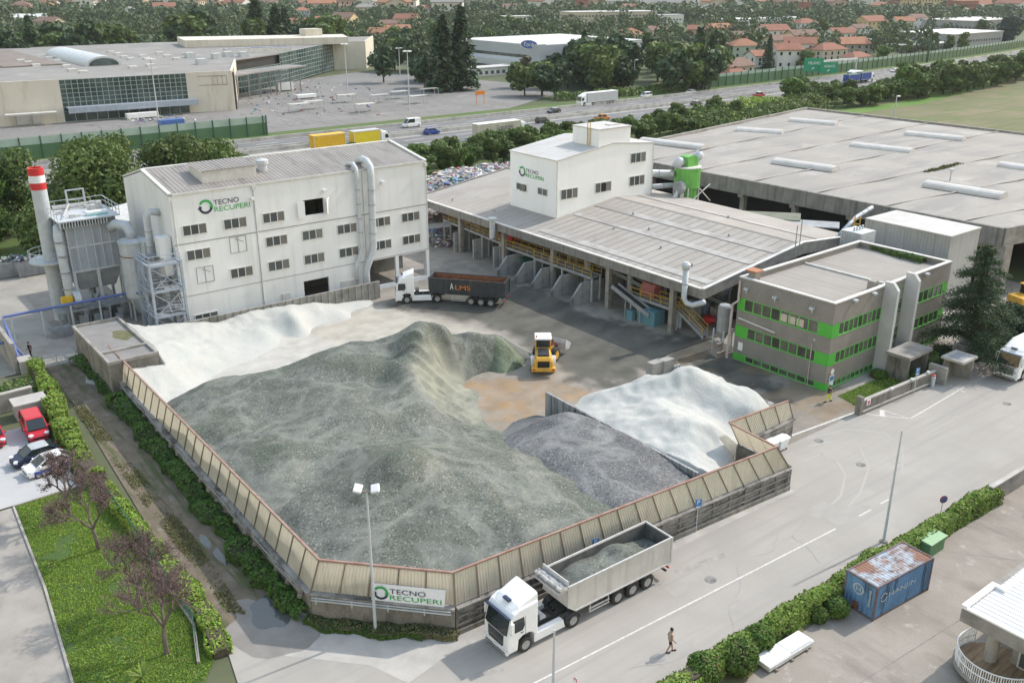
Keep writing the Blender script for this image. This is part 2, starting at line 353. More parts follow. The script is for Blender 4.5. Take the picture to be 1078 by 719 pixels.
# left lane
M['lane'] = mat('lane_dirt', (.215, .175, .13), (.14, .115, .085), .6, .93, dirt=((.32, .295, .26), .5, .56, .72), streak=((.10, .11, .05), 1, (1.2, .12, 1), .6), fine=(8, .85), bump=.25, bs=5)
sheet('path', [(14.9, 49), (20.2, 49), (20.8, 104), (17.4, 104), (17.2, 92)], .008, M['lane'])
M['puddle'] = flat('puddle_water', (.10, .10, .095), .06, spec=.6)
def blob(cx, cy, rx, ry, n=26, rot=0, seed=0):
    o = []
    for k in range(n):
        a = 2 * math.pi * k / n; q = 1 + .45 * noise.noise(Vector((math.cos(a) * 1.3 + seed, math.sin(a) * 1.3, seed * 3.1)))
        x, y = rx * q * math.cos(a), ry * q * math.sin(a); o.append((cx + x * math.cos(rot) - y * math.sin(rot), cy + x * math.sin(rot) + y * math.cos(rot)))
    return o
for i, (px, py, a, b_) in enumerate([(285, 645, 1.3, 1.9), (232, 585, .3, 1.3), (216, 570, .35, .9), (100, 400, .8, 1.4)]):
    mb = MB(); p = blob(*W(px, py), a, b_, seed=i + 2); mb.quad(*[(x, y, .013 + .001 * i) for x, y in p]); mb.top('puddle_water', M['puddle'] if i < 3 else M['lightpatch'], kind='structure', fix=True)
M['damp'] = mat('damp_ground', (.20, .19, .175), (.26, .245, .225), .5, .8)
mb = MB(); mb.quad(*[(x, y, .011) for x, y in blob(*W(285, 660), 2.2, 3.4, rot=.4, seed=9)]); mb.top('damp_ground', M['damp'], kind='structure', fix=True)
# lawn, paved terrace, car park on the left, forecourt on the right
M['soil'] = mat('lawn_soil', (.075, .125, .03), (.05, .09, .025), .5, .95, dirt=((.17, .14, .07), .35, .60, .78))
sheet('lawn', [(8.4, 75), (12.2, 75.2), (14.6, 74), (15.1, 49.2), (12.5, 46), (6, 46)], .008, M['soil'])
M['pavers'] = mat('terrace_paving', (.35, .325, .295), (.27, .25, .225), .35, .9, dirt=((.25, .23, .21), .6, .55, .75), fine=(18, .88))
sheet('pavement', [(-40, 75), (8.2, 75), (7.6, 62), (6.2, 46), (5, 36), (-40, 36)], .012, M['pavers'])
M['kerb'] = mat('kerb_stone', (.38, .36, .33), (.28, .26, .24), 1, .9)
mb = MB(); pts = [(8.3, 75), (7.65, 62), (6.2, 46), (5.4, 38)]
for a, b_ in zip(pts[:-1], pts[1:]): mb.bar((*a, .06), (*b_, .06), .16, .12)
mb.bar((8.3, 75.1, .06), (13.2, 75.3, .06), .16, .12); mb.top('kerb', M['kerb'], kind='structure')
M['park'] = mat('car_park_concrete', (.43, .43, .43), (.385, .385, .385), .4, .9, fine=(12, .95))
sheet('pavement', [(-30, 75.3), (13.3, 75.3), (13.6, 90), (-30, 90)], .010, M['park'])
M['fore'] = mat('forecourt_concrete', (.34, .31, .27), (.28, .252, .218), .3, .93, dirt=((.41, .385, .35), .7, .58, .70), streak=((.22, .195, .17), 1, (.35, .12, 1), .68), fine=(9, .88))
sheet('forecourt', [(20, -20), (120, -20), (120, 27.9), (30, 28.4), (20, 28.4)], .008, M['fore'])
M['verge'] = mat('verge_soil', (.12, .13, .05), (.17, .15, .09), .6, .95)
sheet('verge_ground', [(28, 28.8), (71, 28.8), (71, 27.5), (49, 27.6), (43, 27.4), (37, 26.6), (28, 26.6)], .014, M['verge'])
mb = MB(); mb.bar((-90, 28.75, .05), (170, 28.75, .05), .14, .13); mb.top('kerb', M['kerb'], kind='structure')
stripe('forecourt_joint', [W(905, 719), W(1078, 610)], .05, .014, M['dconc'])
stripe('forecourt_joint', [(60, 27.5), (66, 20)], .05, .014, M['dconc'])
# the yard floor: dust, wet tracks and spilt glass are colours of the ground itself
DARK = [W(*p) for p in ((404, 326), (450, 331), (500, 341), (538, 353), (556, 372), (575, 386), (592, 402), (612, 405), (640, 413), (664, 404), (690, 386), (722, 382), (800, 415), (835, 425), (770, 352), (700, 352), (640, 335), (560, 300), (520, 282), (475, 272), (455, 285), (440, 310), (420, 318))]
ORAN = [W(*p) for p in ((490, 406), (530, 396), (560, 398), (590, 405), (625, 414), (640, 420), (602, 424), (582, 440), (520, 447), (505, 440))]
LIGHT = [W(*p) for p in ((300, 350), (385, 322), (450, 333), (500, 343), (536, 356), (545, 366), (500, 362), (450, 352), (370, 368))]
WHITE = [(21, 83), (44, 83), (54, 86), (58, 92), (56, 103), (21, 104)]
x0, x1, y0, y1, st = 21, 80.5, 44, 132, .55
nx, ny = int((x1 - x0) / st), int((y1 - y0) / st); vs = []; cols = []
for j in range(ny + 1):
    for i in range(nx + 1):
        x, y = x0 + i * st, y0 + j * st; vs.append((x, y, .008))
        n1 = fbm(x, y, .15); n2 = fbm(x + 50, y, .5, 3); c = interp((.37, .335, .285), (.29, .265, .225), .5 + .6 * n1)
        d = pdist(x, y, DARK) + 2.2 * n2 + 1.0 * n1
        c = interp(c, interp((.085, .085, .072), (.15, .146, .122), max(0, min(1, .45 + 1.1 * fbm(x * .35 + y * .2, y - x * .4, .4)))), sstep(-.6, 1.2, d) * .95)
        c = interp(c, (.60, .585, .54), sstep(-1, 3, pdist(x, y, WHITE) + 2 * n1) * .9)
        c = interp(c, (.38, .25, .13), sstep(-1.2, 1.8, pdist(x, y, ORAN) + 2.6 * n2) * (.55 + .5 * fbm(x, y + 30, .7, 3)))
        c = interp(c, (.50, .47, .40), sstep(-1, 2, pdist(x, y, LIGHT) + 1.5 * n1) * .8)
        if x > 71 and y < 64: c = interp(c, (.27, .19, .11), sstep(.05, .35, fbm(x * .3, y, .5)) * .6)
        if y > 100: c = interp(c, (.36, .34, .31), .6)
        cols += [*[k * .88 for k in c], 1]
me = bpy.data.meshes.new('yard_ground'); r_ = nx + 1
me.from_pydata(vs, [], [(j * r_ + i, j * r_ + i + 1, (j + 1) * r_ + i + 1, (j + 1) * r_ + i) for j in range(ny) for i in range(nx)])
me.color_attributes.new('Col', 'FLOAT_COLOR', 'POINT').data.foreach_set('color', cols)
M['yard'] = mat('yard_ground', (1, 1, 1), s=.5, rough=.93, attr='Col', fine=(9, .9), bump=.2, bs=4)
me.materials.append(M['yard']); o = meshobj('yard_ground', me); o['kind'] = 'structure'
# ---------------------------------------------------------------- motorway
def bend(s): return .00021 * (s - 200) ** 2 if s > 200 else 0
def HW(s, off): return (s, off + bend(s))
SS = list(range(-160, 200, 60)) + list(range(200, 1000, 25))
def strip(name, o0, o1, z, m, s0=-160, s1=975, kind='structure', z1=None):
    mb = MB(); ss = [s for s in SS if s0 < s < s1]; ss = [s0] + ss + [s1]
    for a, b_ in zip(ss[:-1], ss[1:]):
        p = [HW(a, o0), HW(b_, o0), HW(b_, o1), HW(a, o1)]
        if z1 is None: mb.quad(*[(*q, z) for q in p])
        else: mb.add([(*q, z) for q in p] + [(*q, z1) for q in p], [(4, 5, 6, 7), (0, 1, 5, 4), (2, 3, 7, 6), (1, 2, 6, 5), (3, 0, 4, 7)])
    return mb.top(name, m, kind=kind)
M['asph'] = mat('motorway_asphalt', (.19, .19, .193), (.15, .15, .154), .08, .9, streak=((.13, .13, .135), 1, (.012, .9, 1), .6))
M['pale'] = mat('median_concrete', (.52, .51, .49), (.44, .43, .41), .15, .9, streak=((.3, .29, .27), 1, (.05, .05, .5), .7))
M['grassv'] = mat('verge_grass', (.07, .125, .03), (.10, .13, .045), .12, .95, dirt=((.14, .125, .075), .2, .6, .75))
strip('motorway_road', 196.8, 229, .02, M['asph'])
strip('motorway_median_path', 212.0, 216.6, .03, M['pale'])
strip('verge_ground', 229, 240.5, .012, M['grassv']); strip('verge_ground', 150, 196.8, .005, M['grassv'], s0=-160)
M['parapet'] = mat('barrier_concrete', (.46, .45, .425), (.35, .34, .325), .3, .9, streak=((.26, .25, .23), 1, (.3, .3, .1), .7))
o = strip('motorway_barrier', 212.6, 213.0, .03, M['parapet'], z1=1.0); del o['kind']; setp(o, 'low pale concrete barrier along the near edge of the motorway median', 'barrier')
o = strip('motorway_barrier', 215.9, 216.3, .03, M['parapet'], z1=1.0); del o['kind']; setp(o, 'low pale concrete barrier along the far edge of the motorway median', 'barrier')
o = strip('motorway_parapet', 229.0, 229.5, .03, M['parapet'], z1=.95); del o['kind']; setp(o, 'long grey concrete parapet along the far side of the motorway', 'barrier')
M['lane_paint'] = flat('lane_paint', (.75, .75, .73), .8)
for off in (197.4, 211.6, 217.0, 228.5): strip('motorway_line', off, off + .18, .026, M['lane_paint'])
for off in (202.2, 206.9, 220.8, 224.7):
    mb = MB(); s = 30
    while s < 620:
        mb.quad(*[(*HW(*q), .026) for q in ((s, off), (s + 6, off), (s + 6, off + .2), (s, off + .2))]); s += 16
    mb.top('motorway_line', M['lane_paint'], kind='structure')
def guard_rail(off, s0, s1, label):
    t = thing('guard_rail', label, 'guard rail', (*HW((s0 + s1) / 2, off), 0))
    mb = MB(); s = s0
    while s < s1:
        e = min(s1, s + 12); mb.bar((*HW(s, off), .72), (*HW(e, off), .72), .06, .32); s = e
    mb.build('rail', M['galv'], t); mb = MB(); s = s0
    while s < s1: x, y = HW(s, off); mb.box(x - .06, y + .05, 0, x + .06, y + .17, .85); s += 3.0
    o = mb.build('post', M['galvdark'], t); o['kind'] = 'stuff'
guard_rail(196.9, -60, 560, 'grey steel guard rail on dark posts along the near edge of the motorway')
# noise barriers
M['nb'] = mat('noise_panel_green', (.085, .165, .09), (.06, .125, .07), .12, .55)
M['nbt'] = mat('noise_panel_clear', (.36, .45, .41), (.28, .37, .33), .2, .25)
M['nbp'] = flat('noise_post', (.045, .085, .06), .5)
def noise_barrier(s0, s1, off, h, hc, stp, label, posts=True, mp='nb'):
    t = thing('noise_barrier', label, 'noise barrier', (*HW((s0 + s1) / 2, off), 0)); a = MB(); b_ = MB(); s = s0; ps = []
    while s < s1 - .1:
        e = min(s1, s + stp); p, q = HW(s, off), HW(e, off)
        a.bar((*p, h / 2), (*q, h / 2), .12, h); b_.bar((*p, h + hc / 2), (*q, h + hc / 2), .06, hc); ps.append(s); s = e
    a.build('lower_panel', M[mp], t); b_.build('clear_panel', M['nbt'], t); ps.append(s1)
    for s in ps[::max(1, len(ps) // 98)]:
        x, y = HW(s, off); m = MB(); m.box(x - .12, y - .2, 0, x + .12, y + .1, h + hc + .15); m.build('post', M['nbp'], t)
noise_barrier(-20, 102.4, 237.2, 3.3, 1.7, 4.5, 'dark green noise barrier with clear top panels in front of the cream shopping hall')
noise_barrier(276.5, 640, 239.2, 3.7, 1.1, 4.5, 'long green noise barrier between the motorway and the red-roofed houses')
# shopping hall car park, field
M['lot'] = mat('car_park_asphalt', (.235, .228, .218), (.18, .175, .168), .06, .93, dirt=((.33, .32, .30), .12, .55, .72), fine=(1.2, .85))
sheet('car_park_ground', [(10, 240.6), (150, 240.6), (186, 240.6), (225, 262), (232, 300), (222, 350), (205, 375), (150, 352), (112, 300), (30, 300)], .016, M['lot'])
M['bayline'] = flat('bay_marking', (.13, .125, .12), .9)
mb = MB()
for r in range(7):
    for k in range(22):
        x, y = 62 + k * 5.2 + r * 3, 247 + r * 9.5
        if x < 210 and (x > 118 or y < 282): mb.quad((x, y, .022), (x + .5, y, .022), (x + .5, y + 4.5, .022), (x, y + 4.5, .022))
mb.top('parking_marking', M['bayline'], kind='structure')
M['field'] = mat('field_soil', (.19, .165, .10), (.13, .135, .07), .05, .95, streak=((.11, .13, .05), 1, (.03, .5, 1), .62), dirt=((.08, .14, .035), .06, .5, .7))
sheet('field', [(205, 40), (205, 168), (262, 172), (470, 205), (700, 270), (700, 40)], .03, M['field'])
M['grassf'] = mat('field_grass', (.09, .19, .03), (.13, .2, .05), .1, .95)
sheet('field_grass_verge', [(240, 165.5), (300, 166), (372, 179), (472, 202), (600, 238), (600, 244), (470, 209), (370, 188), (300, 174), (240, 172)], .045, M['grassf'])
sheet('lawn', [W(1005, 44.5), W(1000, 40), W(1048, 39), W(1062, 42)], .03, M['grassf'])
# ---------------------------------------------------------------- works buildings
M['clad'] = mat('silver_cladding', (.745, .765, .78), (.70, .715, .725), .25, .5, metal=0, streak=((.62, .63, .635), 1, (1.2, 1.2, .09), .74))
M['cladside'] = M['clad']
M['trim'] = mat('pale_trim', (.62, .62, .60), (.5, .5, .48), 1, .6)
M['joint'] = flat('panel_joint', (.30, .30, .29), .8)
M['roofm'] = mat('weathered_roof_sheet', (.30, .28, .262), (.25, .233, .218), .25, .7, streak=((.20, .185, .175), 1, (.8, .12, 1), .68))
M['tower'] = mat('tower_cladding', (.80, .82, .83), (.77, .79, .80), .3, .5, streak=((.75, .755, .75), 1, (1.2, 1.2, .1), .75))
M['troof'] = mat('tower_roof', (.50, .495, .485), (.43, .425, .41), .4, .75, dirt=((.40, .385, .37), .5, .56, .75))
M['roofc'] = mat('fibre_cement_roof', (.365, .34, .308), (.315, .293, .266), .2, .85, streak=((.375, .358, .335), 1, (.06, .35, 1), .66), dirt=((.29, .265, .245), .22, .56, .7), fine=(3, .93))
M['roofh'] = mat('hall_roof_membrane', (.325, .310, .288), (.28, .267, .249), .08, .85, streak=((.255, .248, .24), 1, (.04, .20, 1), .60), dirt=((.38, .365, .345), .1, .55, .7), fine=(2, .93))
M['wframe'] = flat('window_frame', (.62, .62, .60), .5)
M['wvoid'] = M['dark']
WPROTO = {}
def window(parent, pos, wd, h, n=3, rz=0, fm='wframe', key=None, name='window', fr=.09, reveal=.05):
    """framed window facing -Y before rotation; pos = middle of the window on the wall face"""
    k = (wd, h, n, fm, name)
    loc = Vector(pos) - ORG.get(parent, Vector())
    if k not in WPROTO:
        f = MB(); a, b = wd / 2, h / 2
        f.box(-a, -.07, -b, a, .02, -b + fr); f.box(-a, -.07, b - fr, a, .02, b)
        for i in range(n + 1):
            x = -a + (2 * a - fr) * i / n; f.box(x, -.065, -b + fr, x + fr, .02, b - fr)
        p = MB()
        for i in range(n):
            x = -a + (2 * a - fr) * i / n; p.box(x + fr, -.012, -b + fr, x + (2 * a - fr) / n, .012, b - fr)
        WPROTO[k] = (f.mesh(name, M[fm]), p.mesh('pane', M['glass']))
    fm_, pm = WPROTO[k]
    o = meshobj(name, fm_, parent); o.location = loc; o.rotation_euler = (0, 0, rz); q = meshobj('pane', pm, o); ORG[o] = Vector(); return o
def corrugated(mb, x0, x1, ya, za, yb, zb, pitch=.5, dep=.045):
    """ribbed sheet: ribs run from (ya,za) to (yb,zb), stepping along x"""
    n = int((x1 - x0) / pitch); st = (x1 - x0) / n; vs = []
    for i in range(n):
        x = x0 + i * st
        for t, d in ((0, 0), (.55, 0), (.65, dep), (.9, dep)): vs.append((x + t * st, d))
    vs.append((x1, 0)); V = [(x, ya, za + d) for x, d in vs] + [(x, yb, zb + d) for x, d in vs]; m = len(vs)
    return mb.add(V, [(i, i + 1, m + i + 1, m + i) for i in range(m - 1)])
# silver process building
X0, X1, Y0, Y1, YR, ZE, ZR = 33.1, 67.35, 105.4, 122.0, 114.3, 16.15, 17.6
t = thing('process_building', 'tall silver clad factory block with rows of triple windows beside the striped chimney', 'factory building', (50, 113, 0)); SB = t
holes = [(48.5, 52.0, .25, 3.2), (58.0, 62.0, .55, 4.1), (62.5, 66.9, .55, 4.1), (49.3, 52.1, 11.5, 13.45)]
mb = wall_holes(MB(), 'y', Y0, .3, X0, X1, 0, ZE, holes); mb.build('front_wall', M['clad'], t)
mb = MB()
for x, xx in ((X0, X0 + .3), (X1 - .3, X1)):
    mb.extr([(Y0 + .3, 0 if x == X0 else 4.2), (Y1, 0 if x == X0 else 4.2), (Y1, 15.6), (YR, ZR), (Y0 + .3, ZE)], 'x', x, xx); mb.build('end_wall', M['clad'], t); mb = MB()
mb.box(X1 - .35, Y0 + .3, 0, X1 - .02, Y0 + .9, 4.2)
mb.box(X1 - .3, 115, 0, X1 - .01, Y1, 4.2); mb.build('corner_column', M['clad'], t)
mb = MB(); mb.box(X0 + .3, Y1 - .3, 0, X1 - .3, Y1, 15.5); mb.box(X0 + .3, 112, 0, X1 - .3, 112.2, 15); mb.box(X0 + .3, Y0 + .3, 4.6, X1 - .3, 112, 4.8); mb.box(X0 + .3, Y0 + .3, 9, X1 - .3, 112, 9.2); mb.build('inner_wall', M['dconc'], t)
mb = MB(); corrugated(mb, X0 + .2, X1 - .15, Y0 - .05, ZE + .1, YR, ZR + .1); corrugated(mb, X0 + .2, X1 - .15, YR, ZR + .1, Y1, 15.7); ro = mb.build('roof', M['roofm'], t)
mb = MB()
for x in (X0 - .05, X1 - .35):
    mb.bar((x + .2, Y0 - .1, ZE + .22), (x + .2, YR, ZR + .22), .42, .22); mb.bar((x + .2, YR, ZR + .22), (x + .2, Y1, 15.85), .42, .22)
mb.box(X0 + .4, Y0 - .14, ZE - .02, X1 - .4, Y0 + .0, ZE + .22); mb.box(X0 + .4, YR + .0, ZR + .05, X1 - .4, YR + .5, ZR + .28); mb.build('roof_trim', M['trim'], t)
mb = MB()
mb.box(X0, Y0 - .02, 10.42, X1, Y0 - .004, 10.54); mb.box(X0, Y0 - .02, 4.22, X1, Y0 - .004, 4.3)
for x in (43.0, 57.6): mb.box(x, Y0 - .021, .2, x + .07, Y0 - .004, ZE)
mb.build('panel_joint', M['joint'], t)
mb = MB(); mb.tube((43.05, Y0 - .12, .2), (43.05, Y0 - .12, 15.7), .07); mb.tube((67.2, Y0 - .12, 4.3), (67.2, Y0 - .12, 15.7), .07); mb.box(42.85, Y0 - .3, 15.7, 43.3, Y0 - .02, 16.1); mb.box(66.95, Y0 - .3, 15.6, 67.35, Y0 - .02, 16.05); mb.tube((33.4, Y0 - .12, .2), (33.4, Y0 - .12, 15.7), .07); mb.build('downpipe', M['trim'], t)
for zc, xs in ((12.0, (35.6, 40.45, 45.3)), (9.05, (35.7, 45.4, 50.2, 55.05, 60.05, 64.6)), (5.95, (45.4, 50.2, 55.1, 60.05, 64.6)), (5.95, (40.6,)), (1.2, (35.7,))):
    for x in xs: window(t, (x, Y0 - .03, zc + (.1 if x > 60 else 0)), 2.85, 1.28)
window(t, (35.9, Y0 - .03, 6.5), 2.2, .01) if False else None
mb = MB()
for x, z in ((40.55, 9.4), (36.2, 6.5)):
    mb = MB()
    for a, b_ in (((x - 1, z - .95), (x + 1, z - .95)), ((x + 1, z - .95), (x + 1, z + .95)), ((x + 1, z + .95), (x - 1, z + .95)), ((x - 1, z + .95), (x - 1, z - .95)), ((x, z - .95), (x, z + .95))): mb.bar((a[0], Y0 - .03, a[1]), (b_[0], Y0 - .03, b_[1]), .06)
    mb.bar((x - .3, Y0 - .05, z + .75), (x + .5, Y0 - .5, z + .35), .08)
    mb.build('hatch_frame', M['joint'], t)
mb = MB(); mb.box(48.3, Y0 - .5, 11.45, 49.25, Y0 - .42, 13.45); o = mb.build('shutter', M['clad'], t)
mb = MB(); mb.obox((52.5, Y0 - .35, 12.45), (.95, .06, 1.95), Matrix.Rotation(.7, 3, 'Z')); mb.build('shutter', M['clad'], t)
mb = MB(); mb.box(45.4, Y0 - .25, .75, 46.45, Y0 - .01, 2.2); mb.build('meter_cabinet', M['trim'], t)
mb = MB(); mb.box(53.6, Y0 - .06, .65, 55.6, Y0 - .01, 2.2); mb.build('louvre', M['trim'], t)
for x in (42.6, 52, 60.3): mb = MB(); mb.box(x, Y0 - .5, 14.5 if x < 50 else 14.2, x + .35, Y0 - .02, 14.8 if x < 50 else 14.5); mb.build('floodlight', M['lamp'], t)
logo(t, (36.3, Y0 - .06, 13.55), 1.75, total=6.2)
# roof plant room and fan on the silver building
mb = MB(); mb.box(38.0, 107.6, 16.5, 44.6, 111.9, 18.0); hd = thing('roof_housing', 'raised ribbed housing standing on the silver factory roof', 'roof housing', (41.3, 109.7, 16.5)); mb.build('wall', M['trim'], hd)
mb = MB(); corrugated(mb, 37.8, 44.8, 107.4, 18.05, 112.1, 18.35, .45, .06); mb.build('roof', M['roofm'], hd)
mb = MB(); mb.lathe([(.55, 0), (.55, 1.0), (.75, 1.05), (.75, 1.5), (.2, 1.7)], (46.2, 109.4, 16.7), 12); mb.top('roof_fan', M['galv'], 'grey drum fan on the silver factory roof beside the raised housing', 'roof fan', smooth=False)
# twin ducts on the front wall
def duct(pts, r, label, name='duct', m='galv', n=12, rings=2.2):
    t = thing(name, label, 'duct', pts[0]); mb = MB(); mb.path(pts, r, n); mb.build('pipe', M[m], t, smooth=True)
    mb = MB()
    for a, b_ in zip(pts[:-1], pts[1:]):
        a, b_ = Vector(a), Vector(b_); L = (b_ - a).length; k = int(L / rings)
        for i in range(1, k + 1):
            p = a + (b_ - a) * (i / (k + 1)); d = (b_ - a).normalized() * .05; mb.path([p - d, p + d], r + .04, n)
    if mb.v: mb.build('flange', M['galvdark'], t)
    return t
duct([(58.6, Y0 + 2.5, 16.9), (58.6, Y0 + 1.3, 17.3), (58.55, Y0 + .3, 17.25), (58.5, Y0 - .75, 16.6), (58.45, Y0 - .85, 15.6), (58.3, Y0 - .85, 6.2), (58.0, Y0 - .85, 5.4), (57.1, Y0 - .85, 3.6), (56.95, Y0 - .85, 2.8), (56.95, Y0 - .85, .1)], .46, 'thicker galvanised duct bending down the silver factory front wall')
duct([(56.9, Y0 + 2.2, 16.7), (56.8, Y0 + .6, 17.0), (56.6, Y0 - .45, 16.6), (56.6, Y0 - .55, 15.8), (56.75, Y0 - .55, 6.5), (56.5, Y0 - .55, 5.6), (55.8, Y0 - .55, 4.2), (55.75, Y0 - .55, .1)], .27, 'thinner galvanised duct running down the silver factory front wall')
# lean-to behind and duct on the left end wall
t = thing('lean_to_shed', 'grey lean-to shed behind the silver factory end wall', 'shed', (33.5, 127, 0)); mb = MB(); mb.extr([(30.9, 0), (38, 0), (38, 10.6), (30.9, 9.5)], 'y', 122.3, 131); mb.build('wall', M['clad'], t)
mb = MB(); mb.extr([(30.5, 9.45), (38, 10.6), (38, 10.8), (30.5, 9.65)], 'y', 122.1, 131.3); mb.build('roof', M['trim'], t)
duct([(33.1, 109.3, 13.6), (32.0, 109.3, 13.9), (31.6, 109.4, 13.4), (31.6, 109.6, 8), (31.6, 110, 5)], .42, 'grey bent duct on the silver factory end wall above the stair tower')
mb = MB(); mb.box(31.6, 106.2, 9.1, 33.0, 107.6, 11.4); mb.box(31.9, 106.1, 6.9, 33.0, 107.5, 9.1); mb.top('cabinet', M['clad'], 'grey steel cabinet on the silver factory end wall above the stairs', 'cabinet')
# low ribbed concrete wall along the silver building
t = thing('ribbed_wall', 'low ribbed concrete wall along the silver factory and white glass heap', 'wall', (43, 102.3, 0)); mb = MB(); mb.box(28.2, 102.2, 0, 57.6, 102.5, 2.3); mb.build('wall', M['concrete'], t); mb = MB(); x = 28.3
while x < 57.6: mb.box(x, 102.04, 0, x + .2, 102.21, 2.36); x += .95
mb.build('rib', M['concrete'], t)
# ---------------------------------------------------------------- sorting canopy
EX, RX, BX, CY0, CY1 = 77.5, 95.3, 106.2, 65.4, 124.6
t = thing('sorting_canopy', 'wide pale gabled canopy over the sorting line and concrete bays', 'canopy', (90, 95, 0)); CN = t
def roofz(x): return 6.6 + (x - EX) * 2.4 / (RX - EX) if x < RX else 9.0 - (x - RX) * .9 / (BX - RX)
def canopy_pt(x, y): return (x, y, roofz(x))
mb = MB(); mb.extr([(EX + .35, 6.15), (RX, 8.5), (BX, 7.6), (BX, 8.1), (RX, 9.0), (EX + .35, 6.65)], 'y', CY0 + .3, CY1 - .2); mb.build('roof', M['roofc'], t)
mb = MB(); mb.box(EX, CY0 + .02, 5.55, EX + .35, CY1, 6.62); o = mb.build('front_beam', M['dconc'], t)
mb = MB(); mb.extr([(EX, 5.55), (RX, 7.7), (BX, 7.0), (BX, 8.2), (RX, 9.1), (EX, 6.7)], 'y', CY0 - .25, CY0); mb.build('gable_beam', M['concrete'], t); mb = MB(); mb.extr([(EX, 5.55), (RX, 7.7), (BX, 7.0), (BX, 8.2), (RX, 9.1), (EX, 6.7)], 'y', CY1 + .02, CY1 + .25); mb.build('gable_beam', M['concrete'], t)
mb = MB(); mb.box(EX - .05, CY0, 6.63, EX + .4, CY1, 6.75); mb.extr([(EX, 6.71), (RX, 9.11), (BX, 8.21), (BX, 8.31), (RX, 9.21), (EX, 6.81)], 'y', CY0 - .3, CY0 + .15); mb.build('roof_edge', M['trim'], t)
mb = MB(); mb.extr([(RX - .35, 9.0), (RX, 9.06), (RX + .35, 9.0), (RX, 9.02)], 'y', CY0 + .3, 97.5); mb.build('ridge_cap', M['roofc'], t)
for y in (70.4, 81.2, 92.0, 102.8, 113.6, 123.6): mb = MB(); mb.box(78.1, y - .3, 0, 78.7, y + .3, 5.75); mb.build('column', M['concrete'], t)
for y in (70.4, 81.2, 92.0, 102.8, 113.6): mb = MB(); mb.box(94.8, y - .3, 0, 95.4, y + .3, 8.5); mb.build('column', M['concrete'], t)
mb = MB(); mb.box(105.6, CY0, 0, 105.9, CY1, 7.6); mb.box(90, 124.0, 0, 105.6, 124.3, 7.5); mb.build('back_wall', M['dconc'], t)  # back and end wall put in to keep light out under the canopy
for y in (70.4, 81.2, 92.0, 102.8, 113.6): mb = MB(); mb.extr([(78.2, 5.6), (94.8, 7.8), (105.6, 7.0), (105.6, 7.5), (94.8, 8.4), (78.2, 6.1)], 'y', y - .2, y + .2); mb.build('beam', M['dconc'], t)
mb = MB()
for x, y in ((82, 71), (84, 78), (88, 84), (92, 74), (91, 90), (85.5, 88), (80.6, 108), (80, 118), (99, 80)): mb.tube((x, y, roofz(x)), (x, y, roofz(x) + .35), .12, n=6)
mb.build('roof_vent', M['galvdark'], t)
M['rband'] = mat('pale_roof_band', (.43, .42, .40), (.34, .325, .305), .5, .8, streak=((.30, .28, .26), 1, (.3, .12, 1), .6))
for x, y0, y1 in ((79.0, 66, 96), (86.2, 66, 97), (90.6, 66, 97.5), (99.2, 66, 97.6)):
    mb = MB(); s_ = .065; mb.add([(a, y, roofz(a) + s_) for y in (y0, y1) for a in (x, x + 1.2)], [(0, 1, 3, 2)]); mb.build('roof_band', M['rband'], CN, fix=True)
mb = MB()
for k in range(40): y = 66.5 + k * 1.45; x = EX + .5; mb.add([(a, b_, roofz(a) + (.068 if b_ == y else .068)) for a in (x, RX - .4 if y < 97 else 83.6) for b_ in (y, y + .07)], [(0, 2, 3, 1)])
mb.build('roof_joint', M['roofm'], CN)
# concrete bays under the canopy
n = 0
M['bay'] = mat('bay_wall', (.34, .35, .355), (.25, .255, .26), .6, .9, streak=((.12, .12, .12), 1, (1.2, 1.2, .2), .7))
BL = ['lighter concrete bay wall standing behind the dark tipper trailer', 'concrete bay wall under the canopy, ', ]
for i, y in enumerate((84.6, 88.6, 92.6, 96.2, 100.2, 104.2, 109.2, 114.2)):
    mb = MB(); x0 = 75.2 if i < 5 else 77.5
    mb.extr([(x0, 0), (x0, .9), (x0 + 1.6, 2.7), (91, 2.7), (91, 0)], 'y', y - .15, y + .15)
    if i >= 5: mb = MB(); mb.extr([(x0, 0), (x0, 3.0), (91, 3.0), (91, 0)], 'y', y - .15, y + .15)
    mb.top('bay_wall', M['bay'], 'slope-ended grey concrete bay wall under the canopy front' if i < 5 else 'square-ended grey concrete bay wall under the far end of the canopy', 'bay wall', 'sloped bay walls' if i < 5 else 'square bay walls')
mb = MB(); mb.box(91.05, 83, 0, 91.35, 117, 3.2); mb.top('bay_back_wall', M['bay'], 'long dark concrete wall closing the bays under the canopy', 'wall')
M['heap'] = mat('sorted_glass_heap', (.22, .21, .18), (.15, .145, .12), .8, .95, fine=(8, .8), bump=.4, bs=6)
for y, x in ((86.6, 82), (90.6, 83), (94.4, 82.5), (98.2, 82), (102.2, 83), (106.7, 84)):
    mb = MB(); rings = []
    for k, (q, z) in enumerate(((1, 0), (.75, .55), (.45, 1.1), (.15, 1.5), (.01, 1.55))): rings.append([(x + 4.2 * q * math.cos(a) * (1 + .2 * noise.noise(Vector((math.cos(a), math.sin(a), y)))), y + 1.75 * q * math.sin(a), z + .01) for a in [2 * math.pi * j / 16 for j in range(16)]])
    mb.loft(rings, True); mb.top('glass_heap', M['heap'], 'low heap of sorted glass lying between two concrete bay walls', 'glass heap', 'heaps in the bays', smooth=True)
